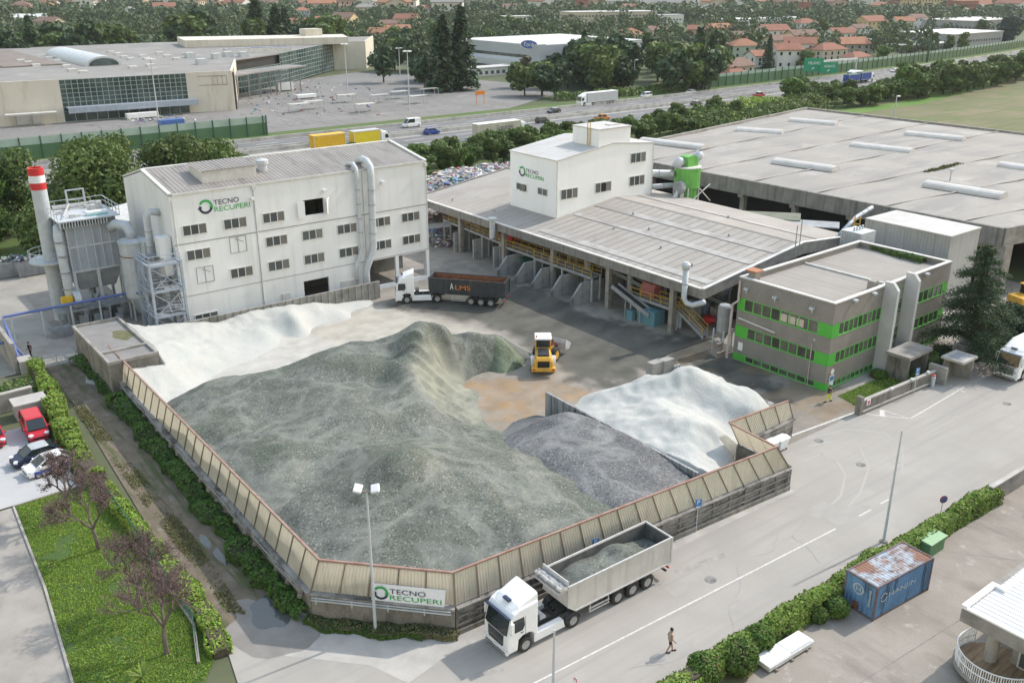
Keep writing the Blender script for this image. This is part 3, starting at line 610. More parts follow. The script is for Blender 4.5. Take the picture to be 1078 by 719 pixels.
# walkways with yellow rails, hoppers, conveyors
M['railyellow'] = mat('rail_yellow', (.55, .36, .07), (.42, .28, .08), 2, .6)
def walkway(p0, p1, z0, z1, wd, label, name='walkway', mrail='railyellow', mdeck='galvdark', legs=True, n=None):
    p0, p1 = Vector((*p0, z0)), Vector((*p1, z1)); d = p1 - p0; L = d.length; u = d / L; s = Vector((-u.y, u.x, 0)).normalized() * wd / 2
    t = thing(name, label, name.replace('_', ' '), tuple(p0 * .5 + p1 * .5)); mb = MB(); mb.bar(p0, p1, wd, .14); mb.bar(p0 + s * 1.02, p1 + s * 1.02, .06, .32); mb.bar(p0 - s * 1.02, p1 - s * 1.02, .06, .32); mb.build('deck', M[mdeck], t)
    for sg in (1, -1):
        mb = MB(); q0, q1 = p0 + s * sg, p1 + s * sg
        for h in (.55, 1.1): mb.bar(q0 + Vector((0, 0, h)), q1 + Vector((0, 0, h)), .07)
        k = max(1, int(L / 1.5))
        for i in range(k + 1): q = q0 + (q1 - q0) * i / k; mb.bar(q, q + Vector((0, 0, 1.1)), .07)
        mb.build('railing', M[mrail], t)
    if legs:
        k = max(1, int(L / 5))
        for i in range(k + 1):
            mb = MB(); q = p0 + d * (i / k)
            for sg in (.8, -.8): mb.bar((q.x + s.x * sg, q.y + s.y * sg, 0), (q.x + s.x * sg, q.y + s.y * sg, q.z), .2)
            mb.build('leg', M['galv'], t)
    return t
walkway((79.6, 104), (79.6, 119), 3.3, 3.9, 1.5, 'yellow-railed walkway at the far end of the canopy above square bays')
walkway((79.2, 96), (79.2, 104), 3.2, 3.2, 1.6, 'yellow-railed walkway between the two longer walkways under the canopy')
walkway((79.0, 84.2), (79.0, 95.8), 3.2, 3.2, 1.8, 'yellow-railed walkway above the slope-ended bays under the canopy')
walkway((79.4, 70.8), (79.4, 77.5), 2.6, 2.6, 1.6, 'yellow-railed platform beside the pink drum near the office')
walkway((80.0, 66.6), (79.6, 70.4), .3, 2.6, 1.1, 'yellow-railed steel stair going down towards the office', 'steel_stair')
def conveyor(p0, p1, wd, label, legs=2, m='galvdark'):
    p0, p1 = Vector(p0), Vector(p1); t = thing('conveyor', label, 'conveyor', tuple((p0 + p1) / 2)); mb = MB(); mb.bar(p0, p1, wd * .8, .08); mb.build('belt', M['rubber'], t); d = (p1 - p0); s = Vector((-d.y, d.x, 0)).normalized() * wd / 2
    mb = MB()
    for sg in (1, -1): mb.bar(p0 + s * sg, p1 + s * sg, .1, .5)
    for i in range(9): q = p0 + d * (i / 8); mb.bar(q - s - Vector((0, 0, .2)), q + s - Vector((0, 0, .2)), .08)
    mb.build('frame', M[m], t)
    for i in range(legs):
        q = p0 + d * ((i + 1) / (legs + .6)); mb = MB()
        for sg in (1, -1): mb.bar((q.x + s.x * sg, q.y + s.y * sg, 0), q + s * sg, .12)
        mb.build('leg', M[m], t)
    return t
conveyor((77.6, 79.3, 3.6), (78.2, 73.4, 1.3), 1.2, 'sloping grey conveyor running down beside the pink drum')
conveyor((84, 80, 2), (81.5, 96, 5.4), 1.1, 'dark conveyor climbing behind the yellow-railed walkway')
conveyor((83, 99, 4.6), (81, 112, 4.8), 1.2, 'level dark conveyor behind the red cabin under the canopy')
conveyor((68.5, 124.5, 2.4), (79, 117, 3.6), 1.0, 'slender conveyor crossing from the silver factory to the canopy')
conveyor((88, 70, 1.5), (83, 79, 4.8), 1.0, 'inclined dark conveyor deep under the canopy near the office')
mb = MB(); pr = [(.0, 0), (1.1, 0), (1.1, .9), (.9, 1.35), (.55, 1.5), (.2, 1.35), (0, .9)]
mb.extr([(79.2 + a * 1.3, 3.0 + b_ * 1.1) for a, b_ in pr], 'y', 74.2, 76.4); M['pink'] = mat('faded_red', (.38, .15, .15), (.28, .10, .10), 2, .6); o = mb.top('hopper_drum', M['pink'], 'faded red round-topped drum on the platform under the canopy', 'hopper')
mb = MB(); mb.box(79.9, 103.1, 3.6, 82.2, 105.6, 5.2); mb.top('hopper_cabin', M['red'], 'bright red steel box behind the walkway under the canopy', 'hopper')
M['tealp'] = flat('teal_paint', (.12, .25, .30), .5); M['rustp'] = mat('rusty_grey', (.3, .29, .28), (.2, .15, .12), 1.5, .8)
mb = MB(); mb.box(77.8, 72.6, 0, 79.6, 75.4, 1.8); mb.box(77.3, 75.8, 0, 77.9, 76.8, 1.2); mb.top('sorting_bin', M['tealp'], 'blue-grey steel bin under the pink drum platform', 'bin')
mb = MB(); mb.extr([(79.6, .0), (81.4, 0), (82.2, 2.2), (79.0, 2.2)], 'y', 99.4, 101.2); M['binteal'] = flat('green_bin', (.06, .18, .14), .6); mb.top('sorting_bin', M['binteal'], 'dark green tapered bin between the bays under the canopy', 'bin')
for x, y, r, h in ((83.4, 82.4, .42, 3.6), (81, 88, .5, 4.6), (82.5, 110, .6, 5)):
    mb = MB(); mb.lathe([(r * .5, 0), (r, .6), (r, h)], (x, y, 0), 12); mb.top('chute_pipe', M['galv'], 'upright grey chute pipe under the canopy among the walkways', 'chute', 'upright chutes under the canopy')
for i in range(16):   # machinery boxes in the shade
    x, y = R.uniform(82, 93), R.uniform(68, 118); a, b_, h = R.uniform(.8, 2.2), R.uniform(.8, 2.5), R.uniform(1.5, 4.6)
    mb = MB(); mb.box(x - a / 2, y - b_ / 2, h - R.uniform(.9, 1.6), x + a / 2, y + b_ / 2, h); mb.extr([(x - a / 3, h - 2), (x + a / 3, h - 2), (x + a / 2, h - 1), (x - a / 2, h - 1)], 'y', y - b_ / 3, y + b_ / 3)
    for sx in (-1, 1):
        for sy in (-1, 1): mb.box(x + sx * a * .4 - .07, y + sy * b_ * .4 - .07, 0, x + sx * a * .4 + .07, y + sy * b_ * .4 + .07, h - 1)
    mb.top('sorting_machine', R.choice([M['galvdark'], M['galv'], M['rustp'], M['bluesteel']]), 'boxy grey sorting machine on legs in the shade under the canopy', 'machine', 'sorting machines under the canopy')
mb = MB()
for k in range(9):
    a = R.uniform(0, 6.3); x, y = 84.5 + R.uniform(-2, 2), 68.3 + R.uniform(-1.3, 1.3); mb.obox((x, y, .5 + R.uniform(0, 1.3)), (R.uniform(.4, 1.2), R.uniform(.4, 1), R.uniform(.3, .9)), Matrix.Rotation(a, 3, 'Z'))
    mb.cur = R.randrange(2)
mb.top('scrap_machine_stack', [M['red'], M['black']], 'red and black machine parts stacked under the canopy beside the office', 'machine parts')
# swan-neck pipe on the eave, and a second short one
duct([(77.0, 67.5, 8.6), (77.0, 67.5, 5.2), (77.1, 67.1, 4.7), (77.3, 66.4, 4.6), (77.6, 65.0, 5.3)], .33, 'galvanised swan-neck vent pipe at the canopy eave near the office')
mb = MB(); mb.lathe([(.35, 0), (.5, .3), (.5, .65), (.28, .9)], (77.0, 67.5, 8.55), 12); mb.top('vent_cowl', M['galv'], 'round cowl capping the swan-neck vent pipe', 'vent cowl')
mb = MB(); mb.lathe([(.42, 0), (.42, 2.6), (.62, 2.6), (.62, 2.9)], (76.9, 103.6, 4.6), 12); mb.top('vent_pipe', M['galv'], 'short upright vent pipe on the canopy front beam below the tower', 'vent pipe')
# ---------------------------------------------------------------- white tower on the canopy
t = thing('tower_building', 'white clad tower rising through the canopy roof with the logo on it', 'tower', (93.5, 103, 7.4)); TB = t
def tz(x): return 15.4 + (x - 83.9) * 1.4 / 10.5 if x < 94.4 else 16.8 - (x - 94.4) * .8 / 8.3
mb = MB(); mb.extr([(83.9, 7.3), (94.4, 8.85), (102.7, 8.4), (102.7, 16.0), (94.4, 16.8), (83.9, 15.4)], 'y', 98.0, 108.5); mb.build('wall', M['tower'], t)
mb = MB(); mb.extr([(83.75, 15.42), (94.4, 16.83), (102.85, 16.02), (102.85, 16.14), (94.4, 16.95), (83.75, 15.54)], 'y', 97.85, 108.65); mb.build('roof', M['troof'], t)
mb = MB(); mb.box(91.6, 98.02, 16.3, 97.8, 103.6, 18.9); mb.build('penthouse', M['tower'], t); mb = MB(); mb.box(91.5, 97.9, 18.9, 97.9, 103.7, 19.05); mb.build('penthouse_roof', M['troof'], t)
mb = MB(); mb.obox((96.2, 100.2, 19.12), (2, 1.1, .12)); mb.build('roof_hatch', M['troof'], t)
mb = MB()
for y in (99.7, 100.3): mb.bar((91.45, y, 16.4), (91.45, y, 19.9), .07)
for k in range(10): mb.bar((91.45, 99.7, 16.6 + k * .33), (91.45, 100.3, 16.6 + k * .33), .05)
mb.build('ladder', M['orange'] if False else M['railyellow'], t)
for x, z in ((86.2, 10.65), (92.7, 10.75), (99.5, 10.85), (99.55, 14.25)): window(t, (x, 97.97, z), 3.2, 1.5)
mb = MB(); mb.box(92.35, 97.85, 10.15, 93.2, 97.95, 11.3); mb.build('open_sash', M['dark'], t)  # near-black slab stands in for the unlit room behind
for y, z, wd in ((105.8, 10.6, 2.4), (101.0, 10.7, 2.2)): window(t, (83.87, y, z), wd, 1.05, 2, -math.pi / 2)
mb = MB(); mb.obox((83.6, 105.2, 10.55), (.08, 1.0, .85), Matrix.Rotation(.25, 3, 'Y')); mb.build('open_sash', M['glass'], t)
mb = MB(); mb.box(83.85, 97.93, 7.3, 84.0, 98.03, 15.4); mb.box(102.6, 97.93, 8.4, 102.75, 98.03, 16.0); mb.build('corner_trim', M['trim'], t)
logo(t, (83.82, 106.4, 12.15), 1.5, -math.pi / 2, total=5.6)
# flat white slab behind the tower's left
t = thing('low_roof_building', 'low pale flat-roofed building behind the tower beside the waste heap', 'building', (93, 121, 0)); mb = MB(); mb.box(96, 112, 8.2, 106, 124, 9.0); mb.build('wall', M['concrete'], t); mb = MB(); mb.box(95.8, 111.8, 9.0, 106.2, 124.2, 9.25); mb.build('roof', M['troof'], t)
# ---------------------------------------------------------------- big hall
t = thing('storage_hall', 'huge low concrete hall with a pale flat roof and strip skylights', 'storage hall', (160, 90, 0)); HL = t
A_, B_, C_, D_ = (117.9, 126.0), (199.5, 139.9), (203, 40), (121.0, 53.6)
z_ = 9.0
mb = MB(); n1, n2 = 52, 36; vs = []
for j in range(n2 + 1):
    for i in range(n1 + 1):
        u, v = i / n1, j / n2; p = [(1 - u) * (1 - v) * A_[k] + u * (1 - v) * B_[k] + u * v * C_[k] + (1 - u) * v * D_[k] for k in (0, 1)]
        vs.append((p[0], p[1], z_ - .12 + .22 * abs(math.sin(u * math.pi * 5))))
mb.add(vs, [(j * (n1 + 1) + i, (j + 1) * (n1 + 1) + i, (j + 1) * (n1 + 1) + i + 1, j * (n1 + 1) + i + 1) for j in range(n2) for i in range(n1)]); mb.build('roof', M['roofh'], t, smooth=True)
mb = MB(); mb.bar((*A_, z_ - 1.0), (*D_, z_ - 1.0), .5, 2.4); mb.build('front_fascia', M['dconc'], t)
mb = MB(); mb.bar((D_[0] + .3, D_[1], z_ - 1.0), (*C_, z_ - 1.0), .5, 2.4); mb.build('side_fascia', M['concrete'], t)
mb = MB(); mb.bar((*A_, z_ + .0), (*B_, z_ + .0), .6, .9); mb.bar((*B_, z_), (*C_, z_), .6, .7); mb.build('parapet', M['concrete'], t)
mb = MB(); mb.bar((122.5, 124, 3.6), (124.3, 56, 3.6), .3, 7.2); mb.build('inner_wall', M['dark'], t)  # near-black sheet carries the hall's inner shade in its colour
mb = MB(); mb.bar((*A_, 3.6), (*B_, 3.6), .4, 7.2); mb.bar((*B_, 3.6), (*C_, 3.6), .4, 7.2); mb.build('rear_wall', M['concrete'], t)
mb = MB(); mb.bar((140, 53.2, 3.6), (203, 42, 3.6), .4, 7.2); mb.build('side_wall', M['dconc'], t)
for k in range(8):
    y = 56 + k * 9.6; x = 118.9 + (126 - y) * .043; mb = MB(); mb.box(x - .4, y - .4, 0, x + .4, y + .4, 6.9); mb.box(x - .9, y - .5, 6.2, x + .9, y + .5, 6.9); mb.build('column', M['concrete'], t)
mb = MB(); mb.box(121.2, 53.0, 0, 123.2, 54.6, 6.9); mb.build('column', M['concrete'], t)
for k in range(1, 7):
    u = k / 6.5; p, q = [(1 - u) * A_[i] + u * D_[i] for i in (0, 1)], [(1 - u) * B_[i] + u * C_[i] for i in (0, 1)]; mb = MB(); mb.bar((*p, z_ + .12), (*q, z_ + .12), .3, .08); mb.build('roof_seam', M['roofc'], t)
def hp(px, py): return W(px, py, 9.2)
M['skl'] = mat('skylight_shell', (.52, .515, .50), (.44, .43, .415), .6, .6)
for i, (a, b_) in enumerate([((676, 148), (742, 156)), ((776, 137), (824, 140)), ((832, 127), (881, 131)), ((897, 153), (960, 160)), ((954, 141), (1015, 147)), ((816, 170), (880, 179)), ((975, 194), (1057, 207)), ((1053, 174), (1110, 182)), ((1100, 160), (1150, 166)), ]):
    p, q = Vector(hp(*a)), Vector(hp(*b_)); d = (q - p); L = d.length; u = d / L; nrm = Vector((-u.y, u.x)); mb = MB(); rings = []
    for s in (0, L): rings.append([tuple(p + u * s + nrm * (1.5 * math.cos(a_))) + (9.0 + .85 * math.sin(a_),) for a_ in [math.pi * j / 8 for j in range(9)]])
    mb.loft(rings); k_ = mb.build('skylight', M['skl'], t, fix=True)
mb = MB(); mb.tube((*hp(1000, 190), 9), (*hp(1000, 190), 10.6), .12); mb.tube((*hp(1000, 190), 10.6), (*hp(1000, 190), 11.0), .28); mb.build('roof_vent', M['galv'], t)
M['moss'] = leafmat('roof_moss', [(.07, .09, .03), (.12, .14, .05), (.16, .14, .07)], 0)
mb = MB()
for k in range(500):
    u = R.random() ** .7; p = Vector(hp(973, 181)).lerp(Vector(hp(1010, 172)), u); x, y = p.x + R.gauss(0, .35), p.y + R.gauss(0, .25); s = R.uniform(.05, .22); a = R.uniform(0, 6.3)
    mb.quad((x - s * math.cos(a), y - s * math.sin(a), 9.02), (x + s * math.cos(a), y + s * math.sin(a), 9.02), (x + .1, y, 9.05 + 2 * s))
o = mb.top('roof_moss', M['moss'], kind='stuff')
# green separator with its ducts between canopy and hall
t = thing('dust_separator', 'bright green cyclone separator standing between the canopy and the big hall', 'separator', (113, 97, 0)); M['lime'] = mat('lime_paint', (.16, .46, .10), (.12, .36, .08), .7, .5, streak=((.09, .24, .07), 1, (1, 1, .15), .74))
sx, sy = W(722, 208, 7.6); sx, sy = sx, sy
mb = MB(); mb.lathe([(1.2, 0), (1.55, 7.2), (1.55, 9.2), (1.75, 9.25)], (sx, sy, 0), 20); mb.build('lower_body', M['lime'], t, smooth=False)
mb = MB(); mb.lathe([(1.95, 9.3), (1.95, 12.0), (2.02, 12.0), (2.02, 12.25)], (sx, sy, 0), 20); mb.build('drum', M['lime'], t)
mb = MB(); mb.lathe([(2.05, 12.26), (2.05, 12.4), (.3, 12.45)], (sx, sy, 0), 20); mb.build('drum_lid', M['trim'], t)
mb = MB(); mb.extr([(sx + a, 12.4 + b_) for a, b_ in ((-.9, 0), (1.4, 0), (1.4, .9), (1.0, 1.5), (.1, 1.7), (-.9, 1.5))], 'y', sy - .8, sy + .8); mb.build('outlet_box', M['lime'], t)
mb = MB(); mb.path([(sx - .9, sy + .4, 13), (sx - 1.6, sy + .4, 13.2), (sx - 2.1, sy + .5, 12.3)], .75, 12); mb.path([(sx + 1.2, sy, 13.3), (sx + 2.2, sy, 13.6), (sx + 2.6, sy, 14.1)], .65, 12); mb.build('elbow', M['galv'], t, smooth=True)
mb = MB()
for a in range(6): mb.bar((sx + 1.9 * math.cos(a), sy + 1.9 * math.sin(a), 0), (sx + 2.0 * math.cos(a), sy + 2 * math.sin(a), 9.4), .16)
mb.bar((sx - 3, sy - 2, 6.5), (sx + 3, sy - 2, 9.6), .14); mb.bar((sx + 3.3, sy - 2, 7), (sx + .5, sy - 2, 9.4), .14); mb.build('support_frame', M['trim'], t)
duct([(sx - 1.9, sy + 1, 11.3), (sx - 6, sy + 6, 11.2), (sx - 10, sy + 11, 11.4)], .55, 'long blue-grey duct joining the green separator to the white tower')
duct([(sx - 1.7, sy + .8, 9.6), (sx - 5, sy + 4.5, 9.0), (sx - 8, sy + 8, 8.0)], .4, 'lower blue-grey duct leaving the green separator towards the tower')
t = thing('fan_unit', 'grey fan and pipes bolted beside the green separator', 'fan', (sx - 2.4, sy - .5, 7)); mb = MB(); mb.lathe([(1.0, -.4), (1.0, .4)], (sx - 2.6, sy - .9, 9.6), 14, 'x'); mb.build('housing', M['galvdark'], t); mb = MB(); mb.tube((sx - 2.6, sy - .8, 9.2), (sx - 4.0, sy - .8, 7.4), .32); mb.tube((sx - 2.2, sy - 1.2, 9), (sx - 2.6, sy - 1.2, 7.2), .32); mb.build('pipe', M['galv'], t)
M['net'] = mat('green_sheet_roof', (.13, .16, .11), (.2, .2, .16), .5, .9)
mb = MB(); mb.bar((107.5, 85, 7.0), (112.5, 78, 7.2), 4.5, .12); mb.top('link_roof', M['net'], 'low mossy green sheet roof below the big hall fascia', 'roof')
mb = MB(); mb.bar((109, 78, 7.0), (113, 72, 7.1), 3.6, .15); mb.top('link_roof', M['galvdark'], 'low dark sheet roof beside the mossy one below the hall fascia', 'roof')
duct([(104, 66, 8.6), (112, 69, 9.0), (118, 70.5, 9.2)], .28, 'slim blue pipe running from the canopy corner to the big hall', m='bluesteel')
# ---------------------------------------------------------------- grey box beside the office, heat exchanger
t = thing('panel_building', 'grey corrugated box building rising behind the office roof', 'building', (112.5, 60, 0)); M['gclad'] = mat('grey_cladding', (.42, .425, .425), (.37, .375, .375), .4, .55, streak=((.32, .325, .325), 1, (2.2, 2.2, .08), .68))
bx0, bx1, by0, by1 = 109.2, 116.2, 54.3, 65.8
mb = MB(); mb.box(bx0, by0, 0, bx1, by1, 9.8)
y = by0 + .2
while y < by1: mb.box(bx0 - .05, y, 6.4, bx0, y + .14, 9.8); y += .45
mb.build('wall', M['gclad'], t); mb = MB(); mb.box(bx0 - .12, by0 - .1, 9.8, bx1 + .1, by1 + .1, 9.95); mb.build('roof', M['troof'], t)
mb = MB(); mb.box(bx0 - .7, by0 + .3, 5.6, bx0 - .06, by1, 6.6); mb.build('gutter_ledge', M['galvdark'], t)
t = thing('heat_exchanger', 'grey finned heat exchanger on the office roof end', 'machine', (102.2, 62.5, 7.4)); mb = MB(); mb.box(101.6, 61.5, 7.4, 104.6, 64.4, 9.9)
for k in range(9): mb.box(101.5, 61.55 + k * .32, 7.6, 101.6, 61.65 + k * .32, 9.9)
mb.build('body', M['galv'], t); mb = MB()
for k in range(4): mb.tube((102.2 + k * .6, 63, 9.9), (102.2 + k * .6, 63, 10.4), .12)
mb.build('nozzle', M['galv'], t)
t = thing('yellow_ladder', 'yellow caged ladder against the grey box building by the office roof', 'ladder', (108.6, 66.2, 7)); mb = MB()
for a in (0, .8): mb.bar((108.5, 66.2 + a, 6.5), (108.5, 66.2 + a, 10.2), .1)
for k in range(5): mb.bar((108.5, 66.2, 7 + k * .7), (108.5, 67.0, 7 + k * .7), .1); mb.bar((107.8, 66.2, 7 + k * .7), (107.8, 67.0, 7 + k * .7), .08)
mb.build('frame', M['railyellow'], t)
# ---------------------------------------------------------------- office
OY = rad(1.6); t = thing('office_building', 'dark grey three-storey office with bright green window bands', 'office', (77.85, 48.9, 0)); OF = t
ORG[t] = Vector((0, 0, 0))     # built in its own corner coordinates
L_, W_ = 22.9, 11.5
M['stone'] = mat('dark_pebble_render', (.29, .275, .255), (.245, .232, .215), .6, .95, fine=(7, .7), bump=.4, bs=9)
M['limeband'] = mat('green_band', (.085, .42, .06), (.075, .36, .05), .6, .5)
M['limetrim'] = flat('green_frame', (.13, .48, .10), .5)
M['oglass'] = mat('office_glass', (.05, .052, .045), (.10, .095, .08), .8, .12, spec=.6, isl=.5)
M['oroof'] = mat('office_roof', (.315, .295, .27), (.28, .262, .24), .3, .9, streak=((.25, .232, .213), 1, (2.4, .05, 1), .66), dirt=((.26, .24, .22), .5, .58, .75))
bands = [(5.75, 7.15), (2.75, 4.05), (.1, .85)]
zz = [0, .1, .85, 2.75, 4.05, 5.75, 7.15, 9.35]
mb = MB()
for z0, z1 in ((.86, 2.74), (4.06, 5.74), (7.16, 9.35), (-.2, .1)):
    mb.box(0, 0, z0, L_, .35, z1); mb.box(0, .35, z0, .35, W_, z1); mb.box(L_ - .35, .35, z0, L_, W_, z1); mb.box(.35, W_ - .35, z0, L_ - .35, W_, z1)
mb.build('wall', M['stone'], t)
mb = MB(); mb.box(.45, .45, 0, L_ - .45, W_ - .45, 8.5); mb.build('core_wall', M['dark'], t)
mb = MB(); mb.box(.36, .36, 8.55, L_ - .36, W_ - .36, 8.75); mb.build('roof', M['oroof'], t)
mb = MB(); mb.box(11.2, .37, 8.76, 11.45, W_ - .37, 8.95); mb.build('roof_kerb', M['trim'], t)
mb = MB(); e = .04
for a in ((-e, -e, L_ + e, .4), (-e, .4, .4, W_ + e), (L_ - .4, .4, L_ + e, W_ + e), (.4, W_ - .4, L_ - .4, W_ + e)): mb.box(a[0], a[1], 9.352, a[2], a[3], 9.47)
mb.build('parapet_cap', M['trim'], t)
for bi, (z0, z1) in enumerate(bands):
    # left wall band: green ends and sill, ten windows between; front band likewise, cut by the stair fins
    g = MB(); g.box(.1, .1, z0, 9.0, .3, z0 + .12); g.box(13.3, .1, z0, L_ - .1, .3, z0 + .12); g.box(.1, .3, z0, .3, W_ - .1, z0 + .12)
    g.box(-.01, -.01, z0, .30, 1.55, z1 - .01) if bi < 2 else g.box(-.01, -.01, z0, .30, 1.2, z1 - .01)
    g.box(.3, -.01, z0, 1.2, .30, z1 - .01); g.box(-.01, W_ - (1.6 if bi else .9), z0, .3, W_, z1 - .01); g.box(L_ - 1.3, .05, z0, L_, .3, z1); g.build('green_band', M['limeband'], t)
    ya, yb = 1.55 if bi < 2 else 1.2, W_ - (1.6 if bi else .9); n = 8
    f = MB(); gl = MB()
    for i in range(n + 1): y = ya + (yb - ya) * i / n; f.box(-.015, y - .05, z0 + .12, .16, y + .05, z1)
    f.box(-.03, ya, z0 + .02, .17, yb, z0 + .14); f.box(-.015, ya, z1 - .07, .16, yb, z1)
    for i in range(n): y = ya + (yb - ya) * i / n; gl.box(.05, y + .05, z0 + .14, .1, y + (yb - ya) / n - .05, z1 - .07)
    o = f.build('window_band', M['limetrim'], t); gl.build('pane', M['oglass'], o)
    for xa, xb, n in ((1.2, 8.9, 9), (13.4, L_ - 1.3, 8)):
        f = MB(); gl = MB()
        for i in range(n + 1): x = xa + (xb - xa) * i / n; f.box(x - .05, -.015, z0 + .12, x + .05, .16, z1)
        f.box(xa, -.03, z0 + .02, xb, .17, z0 + .14); f.box(xa, -.015, z1 - .07, xb, .16, z1)
        for i in range(n): x = xa + (xb - xa) * i / n; gl.box(x + .05, .05, z0 + .14, x + (xb - xa) / n - .05, .1, z1 - .07)
        o = f.build('window_band', M['limetrim'], t); gl.build('pane', M['oglass'], o)
M['blind'] = flat('pale_blind', (.5, .45, .38), .8); mb = MB()
for i in (1, 2, 3): mb.box(.02, 2.25 + i * 1.0, 6.0, .045, 3.1 + i * 1.0, 6.8)
mb.build('blind', M['blind'], t)
gl = MB(); gl.box(9.4, .03, .9, 13.0, .09, 9.2); f = MB()
for k in range(9): f.box(9.4, -.01, 1.5 + k * .9, 13.0, .12, 1.56 + k * .9)
for k in range(4): f.box(9.4 + k * 1.2, -.012, .9, 9.46 + k * 1.2, .12, 9.0)
o = f.build('stair_window', M['limetrim'], t); gl.build('pane', M['oglass'], o)
mb = MB()
M['fin'] = mat('pale_fin', (.50, .51, .52), (.42, .43, .44), .5, .7)
mb.extr([(0.0, 0), (0, 9.9), (-.9, 9.9), (-1.5, 9.2), (-1.5, 0)], 'x', 8.9, 9.35); mb.build('stair_fin', M['fin'], t); mb = MB(); mb.extr([(0.0, 0), (0, 10.1), (-.9, 10.1), (-1.5, 9.4), (-1.5, 0)], 'x', 13.0, 13.45); mb.build('stair_fin', M['fin'], t)
mb = MB(); mb.box(8.3, -4.2, 2.5, 12.9, -1.55, 2.85); mb.build('porch_roof', M['concrete'], t); mb = MB(); mb.box(8.6, -4.0, 0, 8.9, -1.6, 2.5); mb.box(12.3, -4.0, 0, 12.6, -1.6, 2.5); mb.build('porch_wall', M['wconc'], t)
mb = MB(); mb.box(-.05, 1.7, 5.05, -.01, 1.9, 5.2); mb.path([(-.12, W_ - .4, 4.9), (-.12, 7.1, 4.6), (-.12, 6.4, 4.55)], .09, 8); mb.build('wall_pipe', M['trim'], t)
mb = MB(); mb.path([(-.15, W_ - .2, 9.0), (-.15, W_ - .2, 6.8), (-.45, W_ + .3, 6.3), (-.5, W_ + .4, .1)], .14, 8); mb.path([(-.12, 1.95, .2), (-.12, 1.95, 4.7)], .05, 6); M['pinkpipe'] = mat('faded_pipe', (.52, .45, .43), (.42, .35, .33), 1, .7); mb.build('downpipe', M['pinkpipe'], t)
for y in (2.2, 6.6, 10.2): mb = MB(); mb.box(-.35, y, 8.2, 0, y + .45, 8.45); mb.bar((-.5, y, 8.0), (-.1, y + .2, 8.3), .08); mb.build('floodlight', M['galv'], t)
for x in (3, 6.5, 17): mb = MB(); mb.box(x, -.4, 9.0, x + .5, 0, 9.2); mb.build('floodlight', M['galv'], t)
mb = MB(); mb.lathe([(.32, 0), (.32, .03)], (1.0, -.05, 2.0), 16, 'y'); mb.build('round_sign', M['signwhite'], t)
mb = MB(); mb.lathe([(.34, 0), (.34, .02)], (1.0, -.03, 2.0), 16, 'y'); mb.build('round_sign_rim', M['red'], t)
mb = MB(); mb.box(.65, -.05, .45, 1.4, -.01, 1.6); M['signblue'] = flat('sign_blue', (.06, .20, .45), .45); mb.build('notice_sign', M['signwhite'], t); mb = MB(); mb.box(.72, -.06, 1.0, 1.33, -.052, 1.5); mb.build('notice_panel', M['signblue'], t)
mb = MB(); mb.box(-.06, W_ - 1.2, 1.3, -.01, W_ - .6, 2.2); mb.build('notice_sign', M['signwhite'], t)
t.rotation_euler = (0, 0, OY)
bx = W(640 / 3.593 + 740, 232 / 3.593 + 240, 8.8)
mb = MB(); mb.box(bx[0] - .4, bx[1] - .4, 8.76, bx[0] + .4, bx[1] + .4, 9.75); mb.top('roof_chimney', M['concrete'], 'small square concrete chimney on the office roof', 'chimney')
t = thing('roof_hut', 'small hut with a terracotta lid on the office roof corner', 'roof hut', (78.7, 59.5, 8.8)); mb = MB(); mb.box(78.3, 59.0, 8.76, 79.1, 59.9, 10.0); mb.build('wall', M['concrete'], t); mb = MB(); mb.obox((78.7, 59.45, 10.12), (1.3, 1.4, .15)); M['terra'] = mat('terracotta', (.42, .21, .13), (.32, .15, .09), 2, .85); mb.build('lid', M['terra'], t)
t = thing('cement_silo', 'narrow grey silo on legs between the canopy and the office corner', 'silo', (78.3, 62.6, 0)); mb = MB(); mb.lathe([(.35, 1.5), (.75, 2.4), (.75, 5.2), (.6, 5.4)], (78.5, 62.8, 0), 14); mb.build('body', M['galvdark'], t); mb = MB()
for a in range(4): mb.bar((78.5 + math.cos(a * 1.57 + .78), 62.8 + math.sin(a * 1.57 + .78), 0), (78.5 + math.cos(a * 1.57 + .78), 62.8 + math.sin(a * 1.57 + .78), 2.6), .14)
mb.build('leg', M['galv'], t)
mb = MB(); mb.box(76.4, 61.6, 0, 77.6, 62.8, .5); mb.box(76.6, 61.8, .5, 77.4, 62.6, 1.5); mb.top('pallet_box', [M['rustp']], 'small brown stacked crate beside the narrow silo at the office corner', 'crate')
# antennas poles at canopy / office joint
mb = MB(); mb.tube((93.2, 64.9, 8), (93.2, 64.9, 11.6), .06, n=6); mb.tube((94.0, 64.9, 8), (94.0, 64.9, 12.2), .06, n=6); mb.top('antenna_mast', M['galvdark'], 'pair of thin masts on the canopy gable above the office', 'mast')
